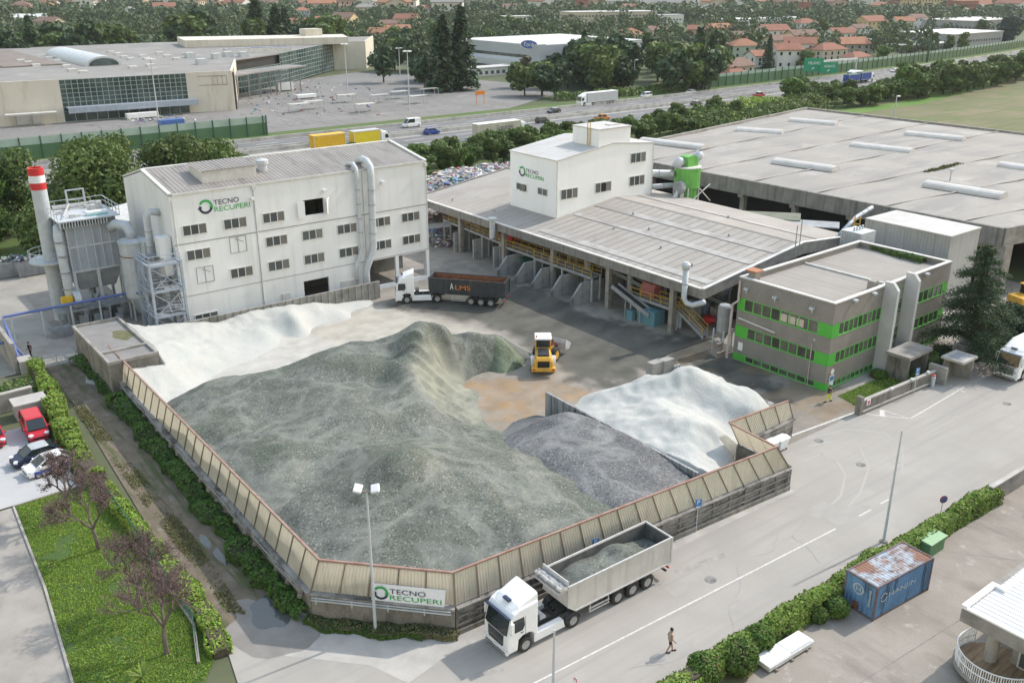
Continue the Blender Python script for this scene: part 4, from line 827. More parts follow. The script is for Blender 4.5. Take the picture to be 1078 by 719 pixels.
# ---------------------------------------------------------------- filter plant, chimney, stair tower on the left
t = thing('chimney', 'tall grey steel chimney with red and white bands at its top', 'chimney', (22.8, 119.4, 0)); mb = MB(); mb.lathe([(.92, 0), (.85, 16.0)], (22.8, 119.4, 0), 24); mb.build('shaft', M['galv'], t, smooth=False)
for z0, z1, m in ((16.0, 16.8, 'red'), (16.8, 17.65, 'signwhite'), (17.65, 18.5, 'red')): mb = MB(); mb.lathe([(.87, z0), (.87, z1)] + ([(.7, z1), (.75, z1 - .6)] if z1 > 18 else []), (22.8, 119.4, 0), 24); mb.build('band', M[m], t)
def ring_rail(mb, c, r, z, n=20, h=1.1, a0=0, a1=2 * math.pi):
    for hh in (h, h * .5): mb.path([(c[0] + r * math.cos(a0 + (a1 - a0) * k / n), c[1] + r * math.sin(a0 + (a1 - a0) * k / n), z + hh) for k in range(n + 1)], .045, 5)
    for k in range(0, n + 1, 2): a = a0 + (a1 - a0) * k / n; mb.bar((c[0] + r * math.cos(a), c[1] + r * math.sin(a), z), (c[0] + r * math.cos(a), c[1] + r * math.sin(a), z + h), .06)
mb = MB(); mb.lathe([(1.14, 7.3), (2.5, 7.4), (2.5, 7.6), (1.14, 7.6)], (22.8, 119.4, 0), 22); mb.build('platform', M['galv'], t); mb = MB(); ring_rail(mb, (22.8, 119.4), 2.45, 7.6); mb.build('railing', M['galv'], t)
mb = MB()
for a in (0, .5): mb.bar((21.6 + a, 118.0, .5), (21.6 + a, 118.0, 7.4), .07)
for k in range(22): mb.bar((21.6, 118, .8 + k * .31), (22.1, 118, .8 + k * .31), .05)
mb.build('ladder', M['galv'], t)
t = thing('bag_filter', 'big grey panelled bag filter on legs beside the striped chimney', 'filter unit', (27, 118.5, 0))
M['fpanel'] = mat('filter_panel', (.36, .40, .45), (.31, .35, .395), .7, .5, metal=.05, streak=((.24, .27, .31), 1, (1.5, 1.5, .12), .7))
fx0, fx1, fy0, fy1 = 24.2, 29.8, 116.0, 121.5
mb = MB(); mb.box(fx0, fy0, 6.3, fx1, fy1, 12.6); mb.build('casing', M['fpanel'], t)
mb = MB()
for k in range(7): x = fx0 + (fx1 - fx0) * k / 6; mb.box(x - .06, fy0 - .1, 6.3, x + .06, fy0, 12.6)
for k in range(7): y = fy0 + (fy1 - fy0) * k / 6; mb.box(fx0 - .1, y - .06, 7.1, fx0, y + .06, 12.6)
for z in (6.4, 9.4, 12.5): mb.box(fx0 - .12, fy0 - .12, z - .1, fx1 + .05, fy0 - .005, z + .1); mb.box(fx0 - .12, fy0, z - .1, fx0 - .005, fy1, z + .1)
mb.build('stiffener', M['galv'], t)
mb = MB(); mb.loft([[(fx0, fy0, 6.25), (fx1, fy0, 6.25), (fx1, fy1, 6.25), (fx0, fy1, 6.25)], [(24.9, 116.8, 3.9), (29, 116.8, 3.9), (29, 120.7, 3.9), (24.9, 120.7, 3.9)]]); mb.tube((26.6, 118.7, 4.2), (26.6, 118.7, 2.6), .4); mb.build('hopper', M['galvdark'], t, fix=True)
for x in (fx0 + .1, (fx0 + fx1) / 2, fx1 - .1):
    for y in (fy0 + .1, fy1 - .1): mb = MB(); mb.box(x - .17, y - .17, 0, x + .17, y + .17, 6.3); mb.build('leg', M['galv'], t)
mb = MB(); mb.box(fx0 - .9, fy0 - .9, 12.6, fx1 + .4, fy1 + .4, 12.75)
k = 0
for k in range(17): x = fx0 - .7 + k * .32; mb.box(x, fy0 - .85, 11.9, x + .1, fy0 - .12, 12.6)
mb.build('top_deck', M['galv'], t)
mb = MB()
for a, b_ in (((fx0 - .9, fy0 - .9), (fx0 - .9, fy1 + .4)), ((fx0 - .9, fy1 + .4), (fx1 + .4, fy1 + .4)), ((fx1 + .4, fy1 + .4), (fx1 + .4, fy0 - .9))):
    for h in (13.3, 13.85): mb.bar((*a, h), (*b_, h), .07)
    for q in range(6): p = (a[0] + (b_[0] - a[0]) * q / 5, a[1] + (b_[1] - a[1]) * q / 5); mb.bar((*p, 12.7), (*p, 13.85), .07)
mb.build('railing', M['galv'], t)
mb = MB()
for k in range(9): x, y = R.uniform(fx0, fx1), R.uniform(fy0 + .4, fy1); mb.box(x - .3, y - .25, 12.76, x + .3, y + .25, 12.76 + R.uniform(.2, .9))
mb.bar((fx0, fy1 - .4, 13.2), (fx1, fy1 - .4, 13.2), .35); mb.bar((fx0, fy0, 13.1), (fx0 + 2, fy1, 13.4), .14); mb.build('valve_box', M['chrome'], t)
M['cyan'] = flat('pale_cyan', (.25, .55, .55), .5); mb = MB(); mb.box(26.9, 116.2, 12.77, 29.2, 117.2, 13.2); mb.build('cover_box', M['signwhite'], t); mb = MB(); mb.box(26.9, 116.12, 12.78, 29.2, 116.19, 13.0); mb.build('cover_stripe', M['cyan'], t)
mb = MB(); mb.box(26, fy1, 12.7, 26.2, fy1 + .2, 15); mb.box(28, fy1, 12.7, 28.2, fy1 + .2, 15); mb.bar((26, fy1 + .1, 15), (28.2, fy1 + .1, 15), .15); mb.bar((26, fy1 + .1, 13.8), (28.2, fy1 + .1, 13.8), .1); mb.build('hoist_frame', M['galv'], t)
mb = MB(); mb.path([(24.0, 117.4, 11.6), (23.5, 116.6, 11.8), (23.3, 116.2, 11.0), (23.4, 116.0, 4.0), (23.6, 116, 2.8)], .55, 12); mb.build('side_duct', M['galv'], t, smooth=True)
mb = MB()
for z in (4.5, 6.5, 8.5, 10.2): mb.path([(23.35, 116.05, z), (23.35, 116.05, z + .15)], .64, 12)
mb.build('duct_flange', M['galvdark'], t)
t = thing('filter_platform', 'grey steel platform under the filter with blue pipe along its rail', 'platform', (25, 114.5, 2.2)); mb = MB(); mb.box(21.4, 114.3, 2.1, 30.2, 116.2, 2.3)
for x in (21.6, 24.4, 27.2, 30): mb.box(x - .12, 114.4, 0, x + .12, 114.64, 2.1)
mb.build('deck', M['galvdark'], t); mb = MB()
for h in (2.85, 3.35): mb.bar((21.4, 114.3, h), (30.2, 114.3, h), .06)
for k in range(8): x = 21.4 + k * 1.25; mb.bar((x, 114.3, 2.3), (x, 114.3, 3.35), .06)
mb.build('railing', M['bluesteel'], t)
M['fanyel'] = flat('fan_yellow', (.65, .42, .03), .5)
t = thing('blower_fan', 'grey blower with a yellow motor at the chimney foot', 'fan', (23.2, 115.2, 2.3)); mb = MB(); mb.lathe([(1.0, -.35), (1.0, .35)], (23.9, 115.1, 3.4), 18, 'x'); mb.build('scroll', M['galv'], t); mb = MB(); mb.box(22.2, 114.7, 2.9, 23.4, 115.5, 3.9); mb.build('motor', M['fanyel'], t)
mb = MB()
for i in range(26): x, y, h = R.uniform(23, 29), R.uniform(114.6, 119.5), R.uniform(.5, 2.0); mb.box(x - R.uniform(.2, .6), y - .3, 0, x + R.uniform(.2, .6), y + .4, h)
for i in range(12): x, y = R.uniform(22.5, 30), R.uniform(115, 120); mb.bar((x, y, .2), (x + R.uniform(-2, 2), y + R.uniform(-1, 1), R.uniform(1.5, 4)), .16)
mb.top('pump_skid', M['galvdark'], 'dark pumps and pipework crowded under the filter platform', 'pump')
t = thing('storage_tank', 'grey cylindrical tank with a bent inlet between the filter and stair tower', 'tank', (31, 113.4, 0)); mb = MB(); mb.lathe([(.5, .8), (1.65, 3.0), (1.65, 9.6), (1.75, 9.6), (1.75, 9.8), (.5, 10.1)], (30.8, 113.6, 0), 22); mb.build('body', M['galv'], t); mb = MB(); mb.path([(28.9, 115.6, 11.2), (29.6, 115.2, 11.6), (30.4, 114.2, 11.5), (30.7, 113.7, 10.9), (30.8, 113.6, 10)], .62, 12); mb.build('inlet_elbow', M['galv'], t, smooth=True)
mb = MB()
for a in range(5): mb.bar((30.8 + 1.5 * math.cos(a * 1.256), 113.6 + 1.5 * math.sin(a * 1.256), 0), (30.8 + 1.5 * math.cos(a * 1.256), 113.6 + 1.5 * math.sin(a * 1.256), 3.4), .16)
mb.build('leg', M['galv'], t) and None
mb = MB(); mb.lathe([(1.68, 8.0), (1.68, 8.12)], (30.8, 113.6, 0), 22); mb.build('band', M['rust'], t)
mb = MB(); mb.box(31.2, 110.4, 8.2, 33.0, 112.6, 10.1); mb.top('filter_box', M['galv'], 'square grey steel box joining the tank and the silver factory wall', 'filter box')
M['bluepipe'] = flat('blue_pipe', (.10, .15, .38), .5)
t = thing('blue_pipe', 'blue pipe line running from the left wall past the filter to the stair tower', 'pipe', (22, 113.6, 3.2)); mb = MB(); mb.path([(15.2, 106, 1.0), (15.2, 109.5, 3.2), (15.6, 113.8, 3.3), (30.0, 113.8, 3.35), (30.0, 110.5, 4.0), (30, 110.5, 5.2)], .16, 8); mb.path([(8, 108.5, 2.2), (15.2, 107.8, 2.4)], .16, 8); mb.path([(15.3, 111, 3.25), (15.4, 107.5, 1.6), (16, 107, .6)], .12, 8); mb.build('pipe', M['bluepipe'], t)
for x in (16.4, 19.6, 22.8, 26): mb = MB(); mb.box(x - .09, 113.7, 0, x + .09, 113.9, 3.2); mb.build('support', M['galv'], t)
# stair tower
t = thing('stair_tower', 'open blue-grey steel stair tower at the silver factory corner', 'stair tower', (31, 106.4, 0)); sx0, sx1, sy0, sy1 = 29.4, 32.95, 103.6, 108.6
mb = MB()
for x in (sx0, sx1):
    for y in (sy0, (sy0 + sy1) / 2, sy1): mb.box(x - .13, y - .13, 0, x + .13, y + .13, 9.1 if y > sy0 else 9.3)
for z in (3.0, 6.0, 9.0):
    for y in (sy0, sy1): mb.bar((sx0, y, z), (sx1, y, z), .18, .24)
    for x in (sx0, sx1): mb.bar((x, sy0, z), (x, sy1, z), .18, .24)
for z in (0, 3, 6): mb.bar((sx0, sy0, z + .1), (sx1, sy0, z + 2.9), .09); mb.bar((sx1, sy0, z + .1), (sx0, sy0, z + 2.9), .09); mb.bar((sx0, sy0, z + .1), (sx0, sy1, z + 2.9), .09)
mb.build('frame', M['bluesteel'], t)
for i, z in enumerate((0, 3, 6)):
    mb = MB()
    xa = sx0 + .9 if i % 2 == 0 else sx1 - .9
    for k in range(12): y = sy0 + .7 + k * .3; mb.box(xa - .6, y, z + .25 * (k + 1) - .06, xa + .6, y + .28, z + .25 * (k + 1))
    for s_ in (-.62, .62): mb.bar((xa + s_, sy0 + .6, z), (xa + s_, sy0 + 4.3, z + 3), .08, .28); mb.bar((xa + s_, sy0 + .6, z + 1), (xa + s_, sy0 + 4.3, z + 4), .06)
    mb.build('stair_flight', M['galvdark'], t)
    mb = MB(); mb.box(sx0, sy0, z + 2.9, sx1, sy0 + 1.5, z + 3.0); mb.box(sx0, sy1 - .7, z + 2.9, sx1, sy1, z + 3.0); mb.build('landing', M['galvdark'], t)
    mb = MB()
    for h in (.55, 1.1):
        mb.bar((sx0, sy0, z + 3 + h), (sx1, sy0, z + 3 + h), .06); mb.bar((sx0, sy0, z + 3 + h), (sx0, sy1, z + 3 + h), .06); mb.bar((sx1, sy0, z + 3 + h), (sx1, sy1, z + 3 + h), .06)
    for k in range(5): y = sy0 + (sy1 - sy0) * k / 4; mb.bar((sx0, y, z + 3), (sx0, y, z + 4.1), .05); mb.bar((sx1, y, z + 3), (sx1, y, z + 4.1), .05)
    mb.build('railing', M['bluesteel'], t)
# annex with flat roof below the plant
t = thing('flat_roof_annex', 'low concrete annex with a patched flat roof at the head of the lane', 'annex', (23.5, 98, 0)); ax0, ax1, ay0, ay1 = 20.8, 25.6, 91.4, 104.5
mb = MB(); mb.box(ax0, ay0, 0, ax1, ay1, 3.5); mb.build('wall', M['wconc'], t)
M['felt'] = mat('roof_felt', (.25, .245, .235), (.19, .185, .18), .5, .9, dirt=((.36, .35, .33), .5, .6, .72))
mb = MB(); mb.box(ax0 + .2, ay0 + .2, 3.5, ax1 - .2, ay1 - .2, 3.58); mb.build('roof', M['felt'], t)
mb = MB(); 
for a in ((ax0 - .08, ay0 - .08, ax1 + .08, ay0 + .2), (ax0 - .08, ay1 - .2, ax1 + .08, ay1 + .08), (ax0 - .08, ay0 + .2, ax0 + .2, ay1 - .2), (ax1 - .2, ay0 + .2, ax1 + .08, ay1 - .2), (ax0 + .2, 94.4, ax1 - .2, 94.7)): mb.box(a[0], a[1], 3.5, a[2], a[3], 3.82)
mb.build('parapet', M['concrete'], t); mb = MB(); mb.quad(*[(x, y, 3.585) for x, y in blob(24.4, 99, .9, 1.6, seed=5)]); M['mossp'] = mat('moss_patch', (.10, .11, .05), (.16, .15, .09), 2, .95); o = mb.build('moss_patch', M['mossp'], t)
# lane-end bits: pillar wall, barrier
t = thing('boundary_wall', 'pale concrete wall end with a lower block at the head of the lane', 'wall', (14.5, 106, 0)); mb = MB(); mb.box(14.4, 104, 0, 14.8, 112, 3.4); mb.build('panel', M['concrete'], t); mb = MB(); mb.box(14.85, 103.4, 0, 16.2, 105.2, 1.4); mb.build('block', M['lightpatch'], t)
t = thing('gate_rail', 'thin steel pipe gate across the head of the lane', 'gate', (18.5, 104.4, 0)); mb = MB(); mb.bar((16.6, 104.4, 1.1), (20.6, 104.4, 1.1), .06); mb.bar((16.6, 104.4, .55), (20.6, 104.4, .55), .05)
for x in (16.6, 18.6, 20.6): mb.bar((x, 104.4, 0), (x, 104.4, 1.2), .08)
mb.build('frame', M['galv'], t)
# ---------------------------------------------------------------- perimeter wind fences
M['panel'] = mat('fence_panel', (.62, .575, .475), (.54, .50, .415), .6, .6, obj=.07, streak=((.47, .44, .37), 1, (5, 5, .15), .62))
n_ = M['panel'].node_tree.nodes; tr_ = n_.new('ShaderNodeBsdfTranslucent'); tr_.inputs[0].default_value = (.62, .57, .46, 1); ms_ = n_.new('ShaderNodeMixShader'); ms_.inputs[0].default_value = .27; M['panel'].node_tree.links.new(n_['Principled BSDF'].outputs[0], ms_.inputs[1]); M['panel'].node_tree.links.new(tr_.outputs[0], ms_.inputs[2]); M['panel'].node_tree.links.new(ms_.outputs[0], n_['Material Output'].inputs[0])
M['post'] = mat('fence_post', (.17, .15, .125), (.23, .18, .14), 2, .8)
M['rrail'] = mat('rusty_rail', (.27, .155, .125), (.33, .24, .20), 1.5, .8)
def fence(p0, p1, q0, q1, zb, zt, n, label, base='wconc', boards=False, slab=True):
    t = thing('wind_fence', label, 'fence', ((p0[0] + p1[0]) / 2, (p0[1] + p1[1]) / 2, 0))
    L = lambda a, b_, u: (a[0] + (b_[0] - a[0]) * u, a[1] + (b_[1] - a[1]) * u)
    Z = lambda z, u: z[0] + (z[1] - z[0]) * u
    B = lambda u, v: Vector((*L(p0, p1, u), Z(zb, u))).lerp(Vector((*L(q0, q1, u), Z(zt, u))), v)
    d = Vector((p1[0] - p0[0], p1[1] - p0[1], 0)).normalized(); nr = Vector((d.y, -d.x, 0))     # outward
    for k in range(n):
        Ln = math.hypot(p1[0] - p0[0], p1[1] - p0[1]); u0, u1 = k / n + .02 / Ln, (k + 1) / n - .02 / Ln; mb = MB(); pts = []; m = 8
        for i in range(4 * m + 1):
            u = u0 + (u1 - u0) * i / (4 * m); pts.append((u, .025 if i % 4 in (1, 2) else 0))
        vs = [tuple(B(u, .02) + nr * o_) for u, o_ in pts] + [tuple(B(u, .985) + nr * o_) for u, o_ in pts]; c = len(pts)
        mb.add(vs, [(i, i + 1, c + i + 1, c + i) for i in range(c - 1)]); mb.build('panel', M['panel'], t)
    for k in range(n + 1):
        u = k / n; mb = MB(); mb.bar(B(u, -.12) + nr * .06, B(u, 1) + nr * .06, .075, .07); mb.build('post', M['post'], t)
    mb = MB(); k = 12
    for i in range(k): mb.bar(B(i / k, 1), B((i + 1) / k, 1), .16, .12)
    mb.build('top_rail', M['rrail'], t)
    mb = MB()
    if slab:
        for i in range(k):
            a, b_ = L(p0, p1, i / k), L(p0, p1, (i + 1) / k); za = (Z(zb, i / k) + Z(zb, (i + 1) / k)) / 2
            mb.bar((*a, za / 2 - .1), (*b_, za / 2 - .1), .3, za - .2)
        mb.build('base_wall', M[base], t)
    mb = MB(); 
    for i in range(k): mb.bar(B(i / k, -.04) + nr * .12, B((i + 1) / k, -.04) + nr * .12, .42, .13)
    mb.build('ledge', M['boards'], t)
    return t, B, nr
t, B, nr = fence((22.0, 97.6), (20.85, 48.1), (22.3, 96.8), (21.4, 47.65), (1.55, 2.0), (3.55, 4.4), 26, 'long beige panel fence on a stained wall beside the lane')
for j in range(5):
    mb = MB(); pts = []
    for i in range(40): u = .02 + .96 * i / 39; pts.append(B(u, -.10 - .045 * j) + nr * (.28 + .05 * math.sin(i * .9 + j * 2) - .025 * j))
    mb.path(pts, .055, 6); mb.build('old_pipe', M['galvdark'] if j % 2 else M['boards'], t)
mb = MB()
for i in range(26): u = (i + .5) / 26; mb.bar(B(u, -.05) + nr * .2, B(u, -.42) + nr * .2, .1, .3)
mb.build('bracket', M['boards'], t)
t, B, nr = fence((20.85, 48.1), (27.35, 41.1), (21.4, 47.65), (27.4, 41.25), (2.0, 2.0), (4.4, 4.4), 5, 'short beige panel fence run carrying the white logo board')
o = thing('logo_board', 'white board with green and dark lettering on the beige fence corner', 'sign board', tuple(B(.7, .1)))
u0, u1 = .43, .93; a, b_ = B(u0, -.02) + nr * .2, B(u1, -.02) + nr * .2; dd = (b_ - a).normalized(); up = (B(.6, 1) - B(.6, 0)).normalized(); wl = (b_ - a).length
rz = math.atan2(dd.y, dd.x)
mb = MB(); h = 1.25; mb.add([tuple(p) for p in (a, b_, b_ + up * h, a + up * h, a - nr * .06, b_ - nr * .06, b_ + up * h - nr * .06, a + up * h - nr * .06)], [(0, 1, 2, 3), (5, 4, 7, 6), (0, 4, 5, 1), (3, 2, 6, 7), (0, 3, 7, 4), (1, 5, 6, 2)]); mb.build('board', M['signwhite'], o)
logo(o, a + nr * .02 + dd * .12 + up * .1, 1.05, rz, 0, wl - .3)
mb = MB()
for k in range(4):
    u = k / 4 + .05; mb.bar(B(u, -.06) + nr * .42, B(u, -.06) + nr * .42 + Vector((0, 0, -.5)), .07)
mb.bar(B(.02, -.16) + nr * .4, B(.98, -.16) + nr * .4, .07, .09); mb.bar(B(.02, -.07) + nr * .45, B(.98, -.07) + nr * .45, .05, .06); mb.build('side_rail', M['galv'], t)
t, B, nr = fence((27.35, 41.1), (59.05, 39.4), (27.4, 41.3), (57.4, 39.6), (2.0, 1.95), (4.4, 4.25), 18, 'long beige panel fence on grey weathered boards facing the road', 'boards')
mb = MB()
for i in range(19): u = i / 18; p = B(u, -.05) + nr * .2; mb.bar((p.x, p.y, 0), tuple(p), .12, .10)
mb.build('lower_post', M['wconc'], t); mb = MB(); p, q = B(0, 0) + nr * .3, B(1, 0) + nr * .3
mb.bar((p.x, p.y, .18), (q.x, q.y, .18), .22, .36); mb.bar((p.x, p.y, .72), (q.x, q.y, .72), .06, .14); mb.bar((p.x, p.y, 1.3), (q.x, q.y, 1.3), .06, .14); mb.build('lower_rail', M['wconc'], t)
fence((59.05, 39.4), (59.1, 44.6), (57.4, 39.6), (57.8, 44.75), (1.95, 1.95), (4.25, 4.25), 3, 'short beige fence run leaning in towards the right white glass heap')
fence((59.1, 44.6), (67.0, 44.9), (57.8, 44.75), (65.6, 44.6), (1.95, 1.95), (4.3, 4.1), 4, 'beige fence run above the white wheeled bins', 'boards')
# dividers inside the yard
t = thing('divider_wall', 'ribbed grey concrete wall parting the dark heap from the white one', 'wall', (51.7, 52, 0)); mb = MB(); mb.bar((51.5, 42.4, 1.35), (51.9, 61.6, 1.35), .22, 2.7); mb.build('wall', M['bay'], t); mb = MB()
for k in range(22): y = 42.6 + k * .86; mb.box(51.28 + (y - 42.4) * .021, y, 0, 51.42 + (y - 42.4) * .021, y + .16, 2.76)
mb.build('rib', M['bay'], t)
for k in range(8):
    y = 49.2 + k * 1.55; mb = MB(); mb.box(69.3, y, 0, 70.1, y + 1.5, .9)
    for q in range(3): mb.box(69.45, y + .15 + q * .45, .9, 69.95, y + .4 + q * .45, 1.0)
    mb.top('concrete_block', M['lightpatch'], 'pale studded concrete block in the row beside the right white heap', 'concrete block', 'studded blocks beside the white heap')
for k, (x, y, h) in enumerate(((67.2, 62.2, 1.7), (68.7, 62.0, 1.7))):
    mb = MB(); mb.box(x - .8, y - .45, 0, x + .7, y + .45, h); mb.top('concrete_block', M['concrete'], 'taller grey concrete block at the back corner of the right white heap', 'concrete block', 'taller blocks behind the white heap')
# ---------------------------------------------------------------- heaps of crushed glass
def rbf(pts):
    P = np.array(pts, float); n = len(P); d = np.sqrt(((P[:, None, :2] - P[None, :, :2]) ** 2).sum(-1)); K = np.sqrt(d * d + 1.0)
    A = np.zeros((n + 1, n + 1)); A[:n, :n] = -K - .02 * np.eye(n) * 0; A[:n, n] = 1; A[n, :n] = 1; s = np.linalg.solve(A + 1e-6 * np.eye(n + 1), np.r_[P[:, 2], 0])
    return lambda x, y: float(-(np.sqrt((P[:, 0] - x) ** 2 + (P[:, 1] - y) ** 2 + 1.0) * s[:n]).sum() + s[n])
def heapmat(name, cols, pale, dark, big, cell=9.5, pf=.05):
    m = mat(name, cols[0], cols[1], .35, .8, spec=.35, dirt=((big), .16, .46, .66)); n = m.node_tree.nodes; l = m.node_tree.links; b = n['Principled BSDF']; src = b.inputs['Base Color'].links[0].from_socket
    tc = n.new('ShaderNodeTexCoord'); v = n.new('ShaderNodeTexVoronoi'); v.inputs['Scale'].default_value = cell; l.new(tc.outputs['Object'], v.inputs['Vector'])
    cr = n.new('ShaderNodeValToRGB'); sp = n.new('ShaderNodeSeparateColor'); l.new(v.outputs['Color'], sp.inputs[0]); l.new(sp.outputs[0], cr.inputs[0]); cr.color_ramp.interpolation = 'CONSTANT'; e = cr.color_ramp.elements
    e[0].position = 0; e[0].color = (*dark, 1); e[1].position = .22; e[1].color = (.5, .5, .5, 1)
    for p_, c_ in ((.45, (.42, .45, .42)), (.62, (.60, .60, .58)), (.80, (.46, .47, .5)), (1 - pf, pale)): x = e.new(p_); x.color = (*c_, 1)
    mx = n.new('ShaderNodeMixRGB'); mx.blend_type = 'OVERLAY'; mx.inputs[0].default_value = 1.0; l.new(src, mx.inputs[1]); l.new(cr.outputs[0], mx.inputs[2]); l.new(mx.outputs[0], b.inputs['Base Color'])
    t_ = n.new('ShaderNodeTexNoise'); t_.inputs['Scale'].default_value = .17; t_.inputs['Detail'].default_value = 4; t_.inputs['Distortion'].default_value = .6; l.new(tc.outputs['Object'], t_.inputs['Vector']); c2 = n.new('ShaderNodeValToRGB'); e2 = c2.color_ramp.elements; e2[0].position = .44; e2[0].color = (0, 0, 0, 1); e2[1].position = .5; e2[1].color = (.5, .5, .5, 1); x = e2.new(.56); x.color = (0, 0, 0, 1); l.new(t_.outputs[0], c2.inputs[0])
    m2 = n.new('ShaderNodeMixRGB'); m2.inputs[2].default_value = (*[k * 1.6 for k in cols[0]], 1); l.new(c2.outputs[0], m2.inputs[0]); l.new(mx.outputs[0], m2.inputs[1]); a_ = n.new('ShaderNodeAttribute'); a_.attribute_name = 'pale'; m3 = n.new('ShaderNodeMixRGB'); m3.inputs[2].default_value = (.255, .26, .205, 1); l.new(a_.outputs['Fac'], m3.inputs[0]); l.new(m2.outputs[0], m3.inputs[1]); l.new(m3.outputs[0], b.inputs['Base Color'])
    bp = n.new('ShaderNodeBump'); bp.inputs['Strength'].default_value = .3; bp.inputs['Distance'].default_value = .08; l.new(sp.outputs[1], bp.inputs['Height']); l.new(bp.outputs[0], b.inputs['Normal']); return m
M['cullet'] = heapmat('crushed_green_glass', ((.142, .149, .134), (.10, .107, .094)), (.95, .95, .92), (.3, .32, .3), (.095, .108, .088))
M['cullet2'] = heapmat('crushed_dark_glass', ((.150, .153, .153), (.112, .115, .118)), (.92, .92, .93), (.28, .28, .30), (.09, .093, .10), pf=.05)
M['cullet3'] = mat('crushed_clear_glass', (.475, .478, .45), (.44, .447, .422), .3, .85, dirt=((.39, .415, .40), .25, .52, .72), fine=(7, .88), bump=.5, bs=5)
M['cullet4'] = heapmat('fresh_green_glass', ((.13, .155, .105), (.10, .12, .08)), (.5, .55, .45), (.3, .33, .28), (.09, .11, .075), pf=.03)
def heap(name, ctrl, poly, m, label, st=.22, amp=.25, ridge=.0, inset=.0, zmin=-.25, nseed=0, extra=None, pale=None):
    f = rbf(ctrl); xs = [p[0] for p in poly]; ys = [p[1] for p in poly]; x0, x1, y0, y1 = min(xs), max(xs), min(ys), max(ys); nx, ny = int((x1 - x0) / st) + 1, int((y1 - y0) / st) + 1
    idx = {}; vs = []; fs = []
    for j in range(ny + 1):
        for i in range(nx + 1):
            x, y = x0 + i * st, y0 + j * st
            if not inpoly(x, y, poly): continue
            z = f(x, y)
            if z > .05:
                q = min(1, z / 1.5); z += q * (amp * fbm(x + nseed, y, .28, 3) + (.11 if nseed > 50 else .04) * fbm(x, y + nseed, .9, 4))
                z -= q * ridge * abs(noise.noise(Vector((x * .15 + nseed, y * .19 + .6 * noise.noise(Vector((x * .2, y * .2, 2))), 5)))) * 1.6 - q * ridge * .45
                if extra: z += extra(x, y, q)
                z += q * .012 * noise.noise(Vector((x * 5, y * 5, 1)))
            if z < zmin: continue
            idx[i, j] = len(vs); vs.append((x, y, z))
    for (i, j), a in idx.items():
        q = [idx.get(k) for k in ((i + 1, j), (i + 1, j + 1), (i, j + 1))]
        if None not in q: fs.append((a, *q))
    E_ = {}
    for q in fs:
        for a, b_ in zip(q, q[1:] + q[:1]): E_[a, b_] = 1
    dn = {}
    for a, b_ in list(E_):
        if (b_, a) in E_: continue
        for k in (a, b_):
            if k not in dn: dn[k] = len(vs); vs.append((vs[k][0], vs[k][1], -.3))
        fs.append((b_, a, dn[a], dn[b_]))
    mb = MB(); mb.v = vs; mb.f = fs; mb.mi = [0] * len(fs); o = mb.top(name, m, label, 'glass heap', smooth=True)
    if pale: o.data.attributes.new('pale', 'FLOAT', 'POINT').data.foreach_set('value', [pale(v[0], v[1]) for v in vs])
    return o
# green-grey main heap
def crease(x, y, q):
    d = ((x - 45.5) * .55 + (y - 73) * .83); u = ((x - 45.5) * .83 - (y - 73) * .55)     # gullies down the steep dug face
    return -q * .5 * max(0, 1 - abs(u - 1.5) / 8) * abs(math.sin(d * 1.7 + 1.2 * noise.noise(Vector((x * .4, y * .4, 9))))) if x > 42 else 0
px3 = lambda *q: [(*W(a, b_, z), z) for a, b_, z in q]
c1 = px3((450, 348, 6), (437, 362, 5.6), (427, 380, 5.2), (432, 395, 4.8), (442, 410, 4.1), (460, 425, 3.1), (480, 438, 1.9), (505, 448, .5), (488, 400, .2), (500, 411, -.1), (506, 426, -.1), (511, 441, -.1), (465, 378, 2.9), (475, 398, 1.6), (468, 413, 1.9), (490, 426, .7), (470, 351, 5.1), (500, 354, 3.6), (525, 358, 2.6), (545, 366, 1.3), (555, 380, -.1), (510, 391, .1), (540, 387, -.1), (490, 374, 2.1),
    (400, 357, 4.7), (370, 363, 3.8), (330, 374, 3.2), (300, 385, 2.8), (265, 393, 2.7), (235, 398, 2.4), (205, 408, 2.2), (185, 420, 1.7), (405, 402, 3.9), (385, 383, 4.5), (412, 375, 4.4), (345, 408, 4.2), (370, 420, 4.4), (400, 437, 4.4), (390, 420, 3.8), (430, 430, 3.8), (300, 412, 3.3), (255, 420, 3.1), (285, 440, 3.1), (235, 450, 3.4), (330, 440, 4.0), (310, 470, 4.3), (290, 500, 4.0), (345, 470, 3.9), (420, 480, 6.7), (440, 483, 6.4), (400, 478, 6.0), (380, 490, 5.2), (345, 500, 3.6), (360, 478, 3.9), (330, 540, 4.2), (420, 520, 5.2), (460, 500, 5.2), (500, 472, 4.3), (515, 478, 4.4), (470, 460, 3.0), (440, 455, 3.2), (410, 456, 3.5), (485, 470, 3.3), (500, 455, 1.9), (540, 480, 3.7), (520, 520, 4.4), (570, 500, 3.6), (600, 530, 3.6), (550, 560, 4.1))
c1 += [(22, 49, 3.5), (22, 55, 3.5), (22, 63, 3.3), (22, 71, 2.9), (22, 77, 2.4), (22.4, 81, 1.8), (22.4, 85, .2), (28, 41.7, 3.4), (24.5, 45, 3.7), (33, 41.6, 3.9), (38, 41.3, 3.8), (41, 41.4, 3.4), (44, 41.2, 2.4), (47, 41, 1), (41.6, 52, 3.2), (41.2, 47, 3.5), (60, 79, -.4), (54, 80.4, -.2), (49, 81.4, -.1), (43, 83.6, -.1), (36, 85.4, -.1), (30, 86.6, .1), (26, 87.4, .2), (46, 58, 1), (46, 52, 1.2), (46, 47, 1.3), (49, 60, -.6), (48.5, 52, -.4), (48.5, 45, -.4), (62, 70, -1), (60, 84, -1), (45, 88, -1), (51.5, 66, -.6)]
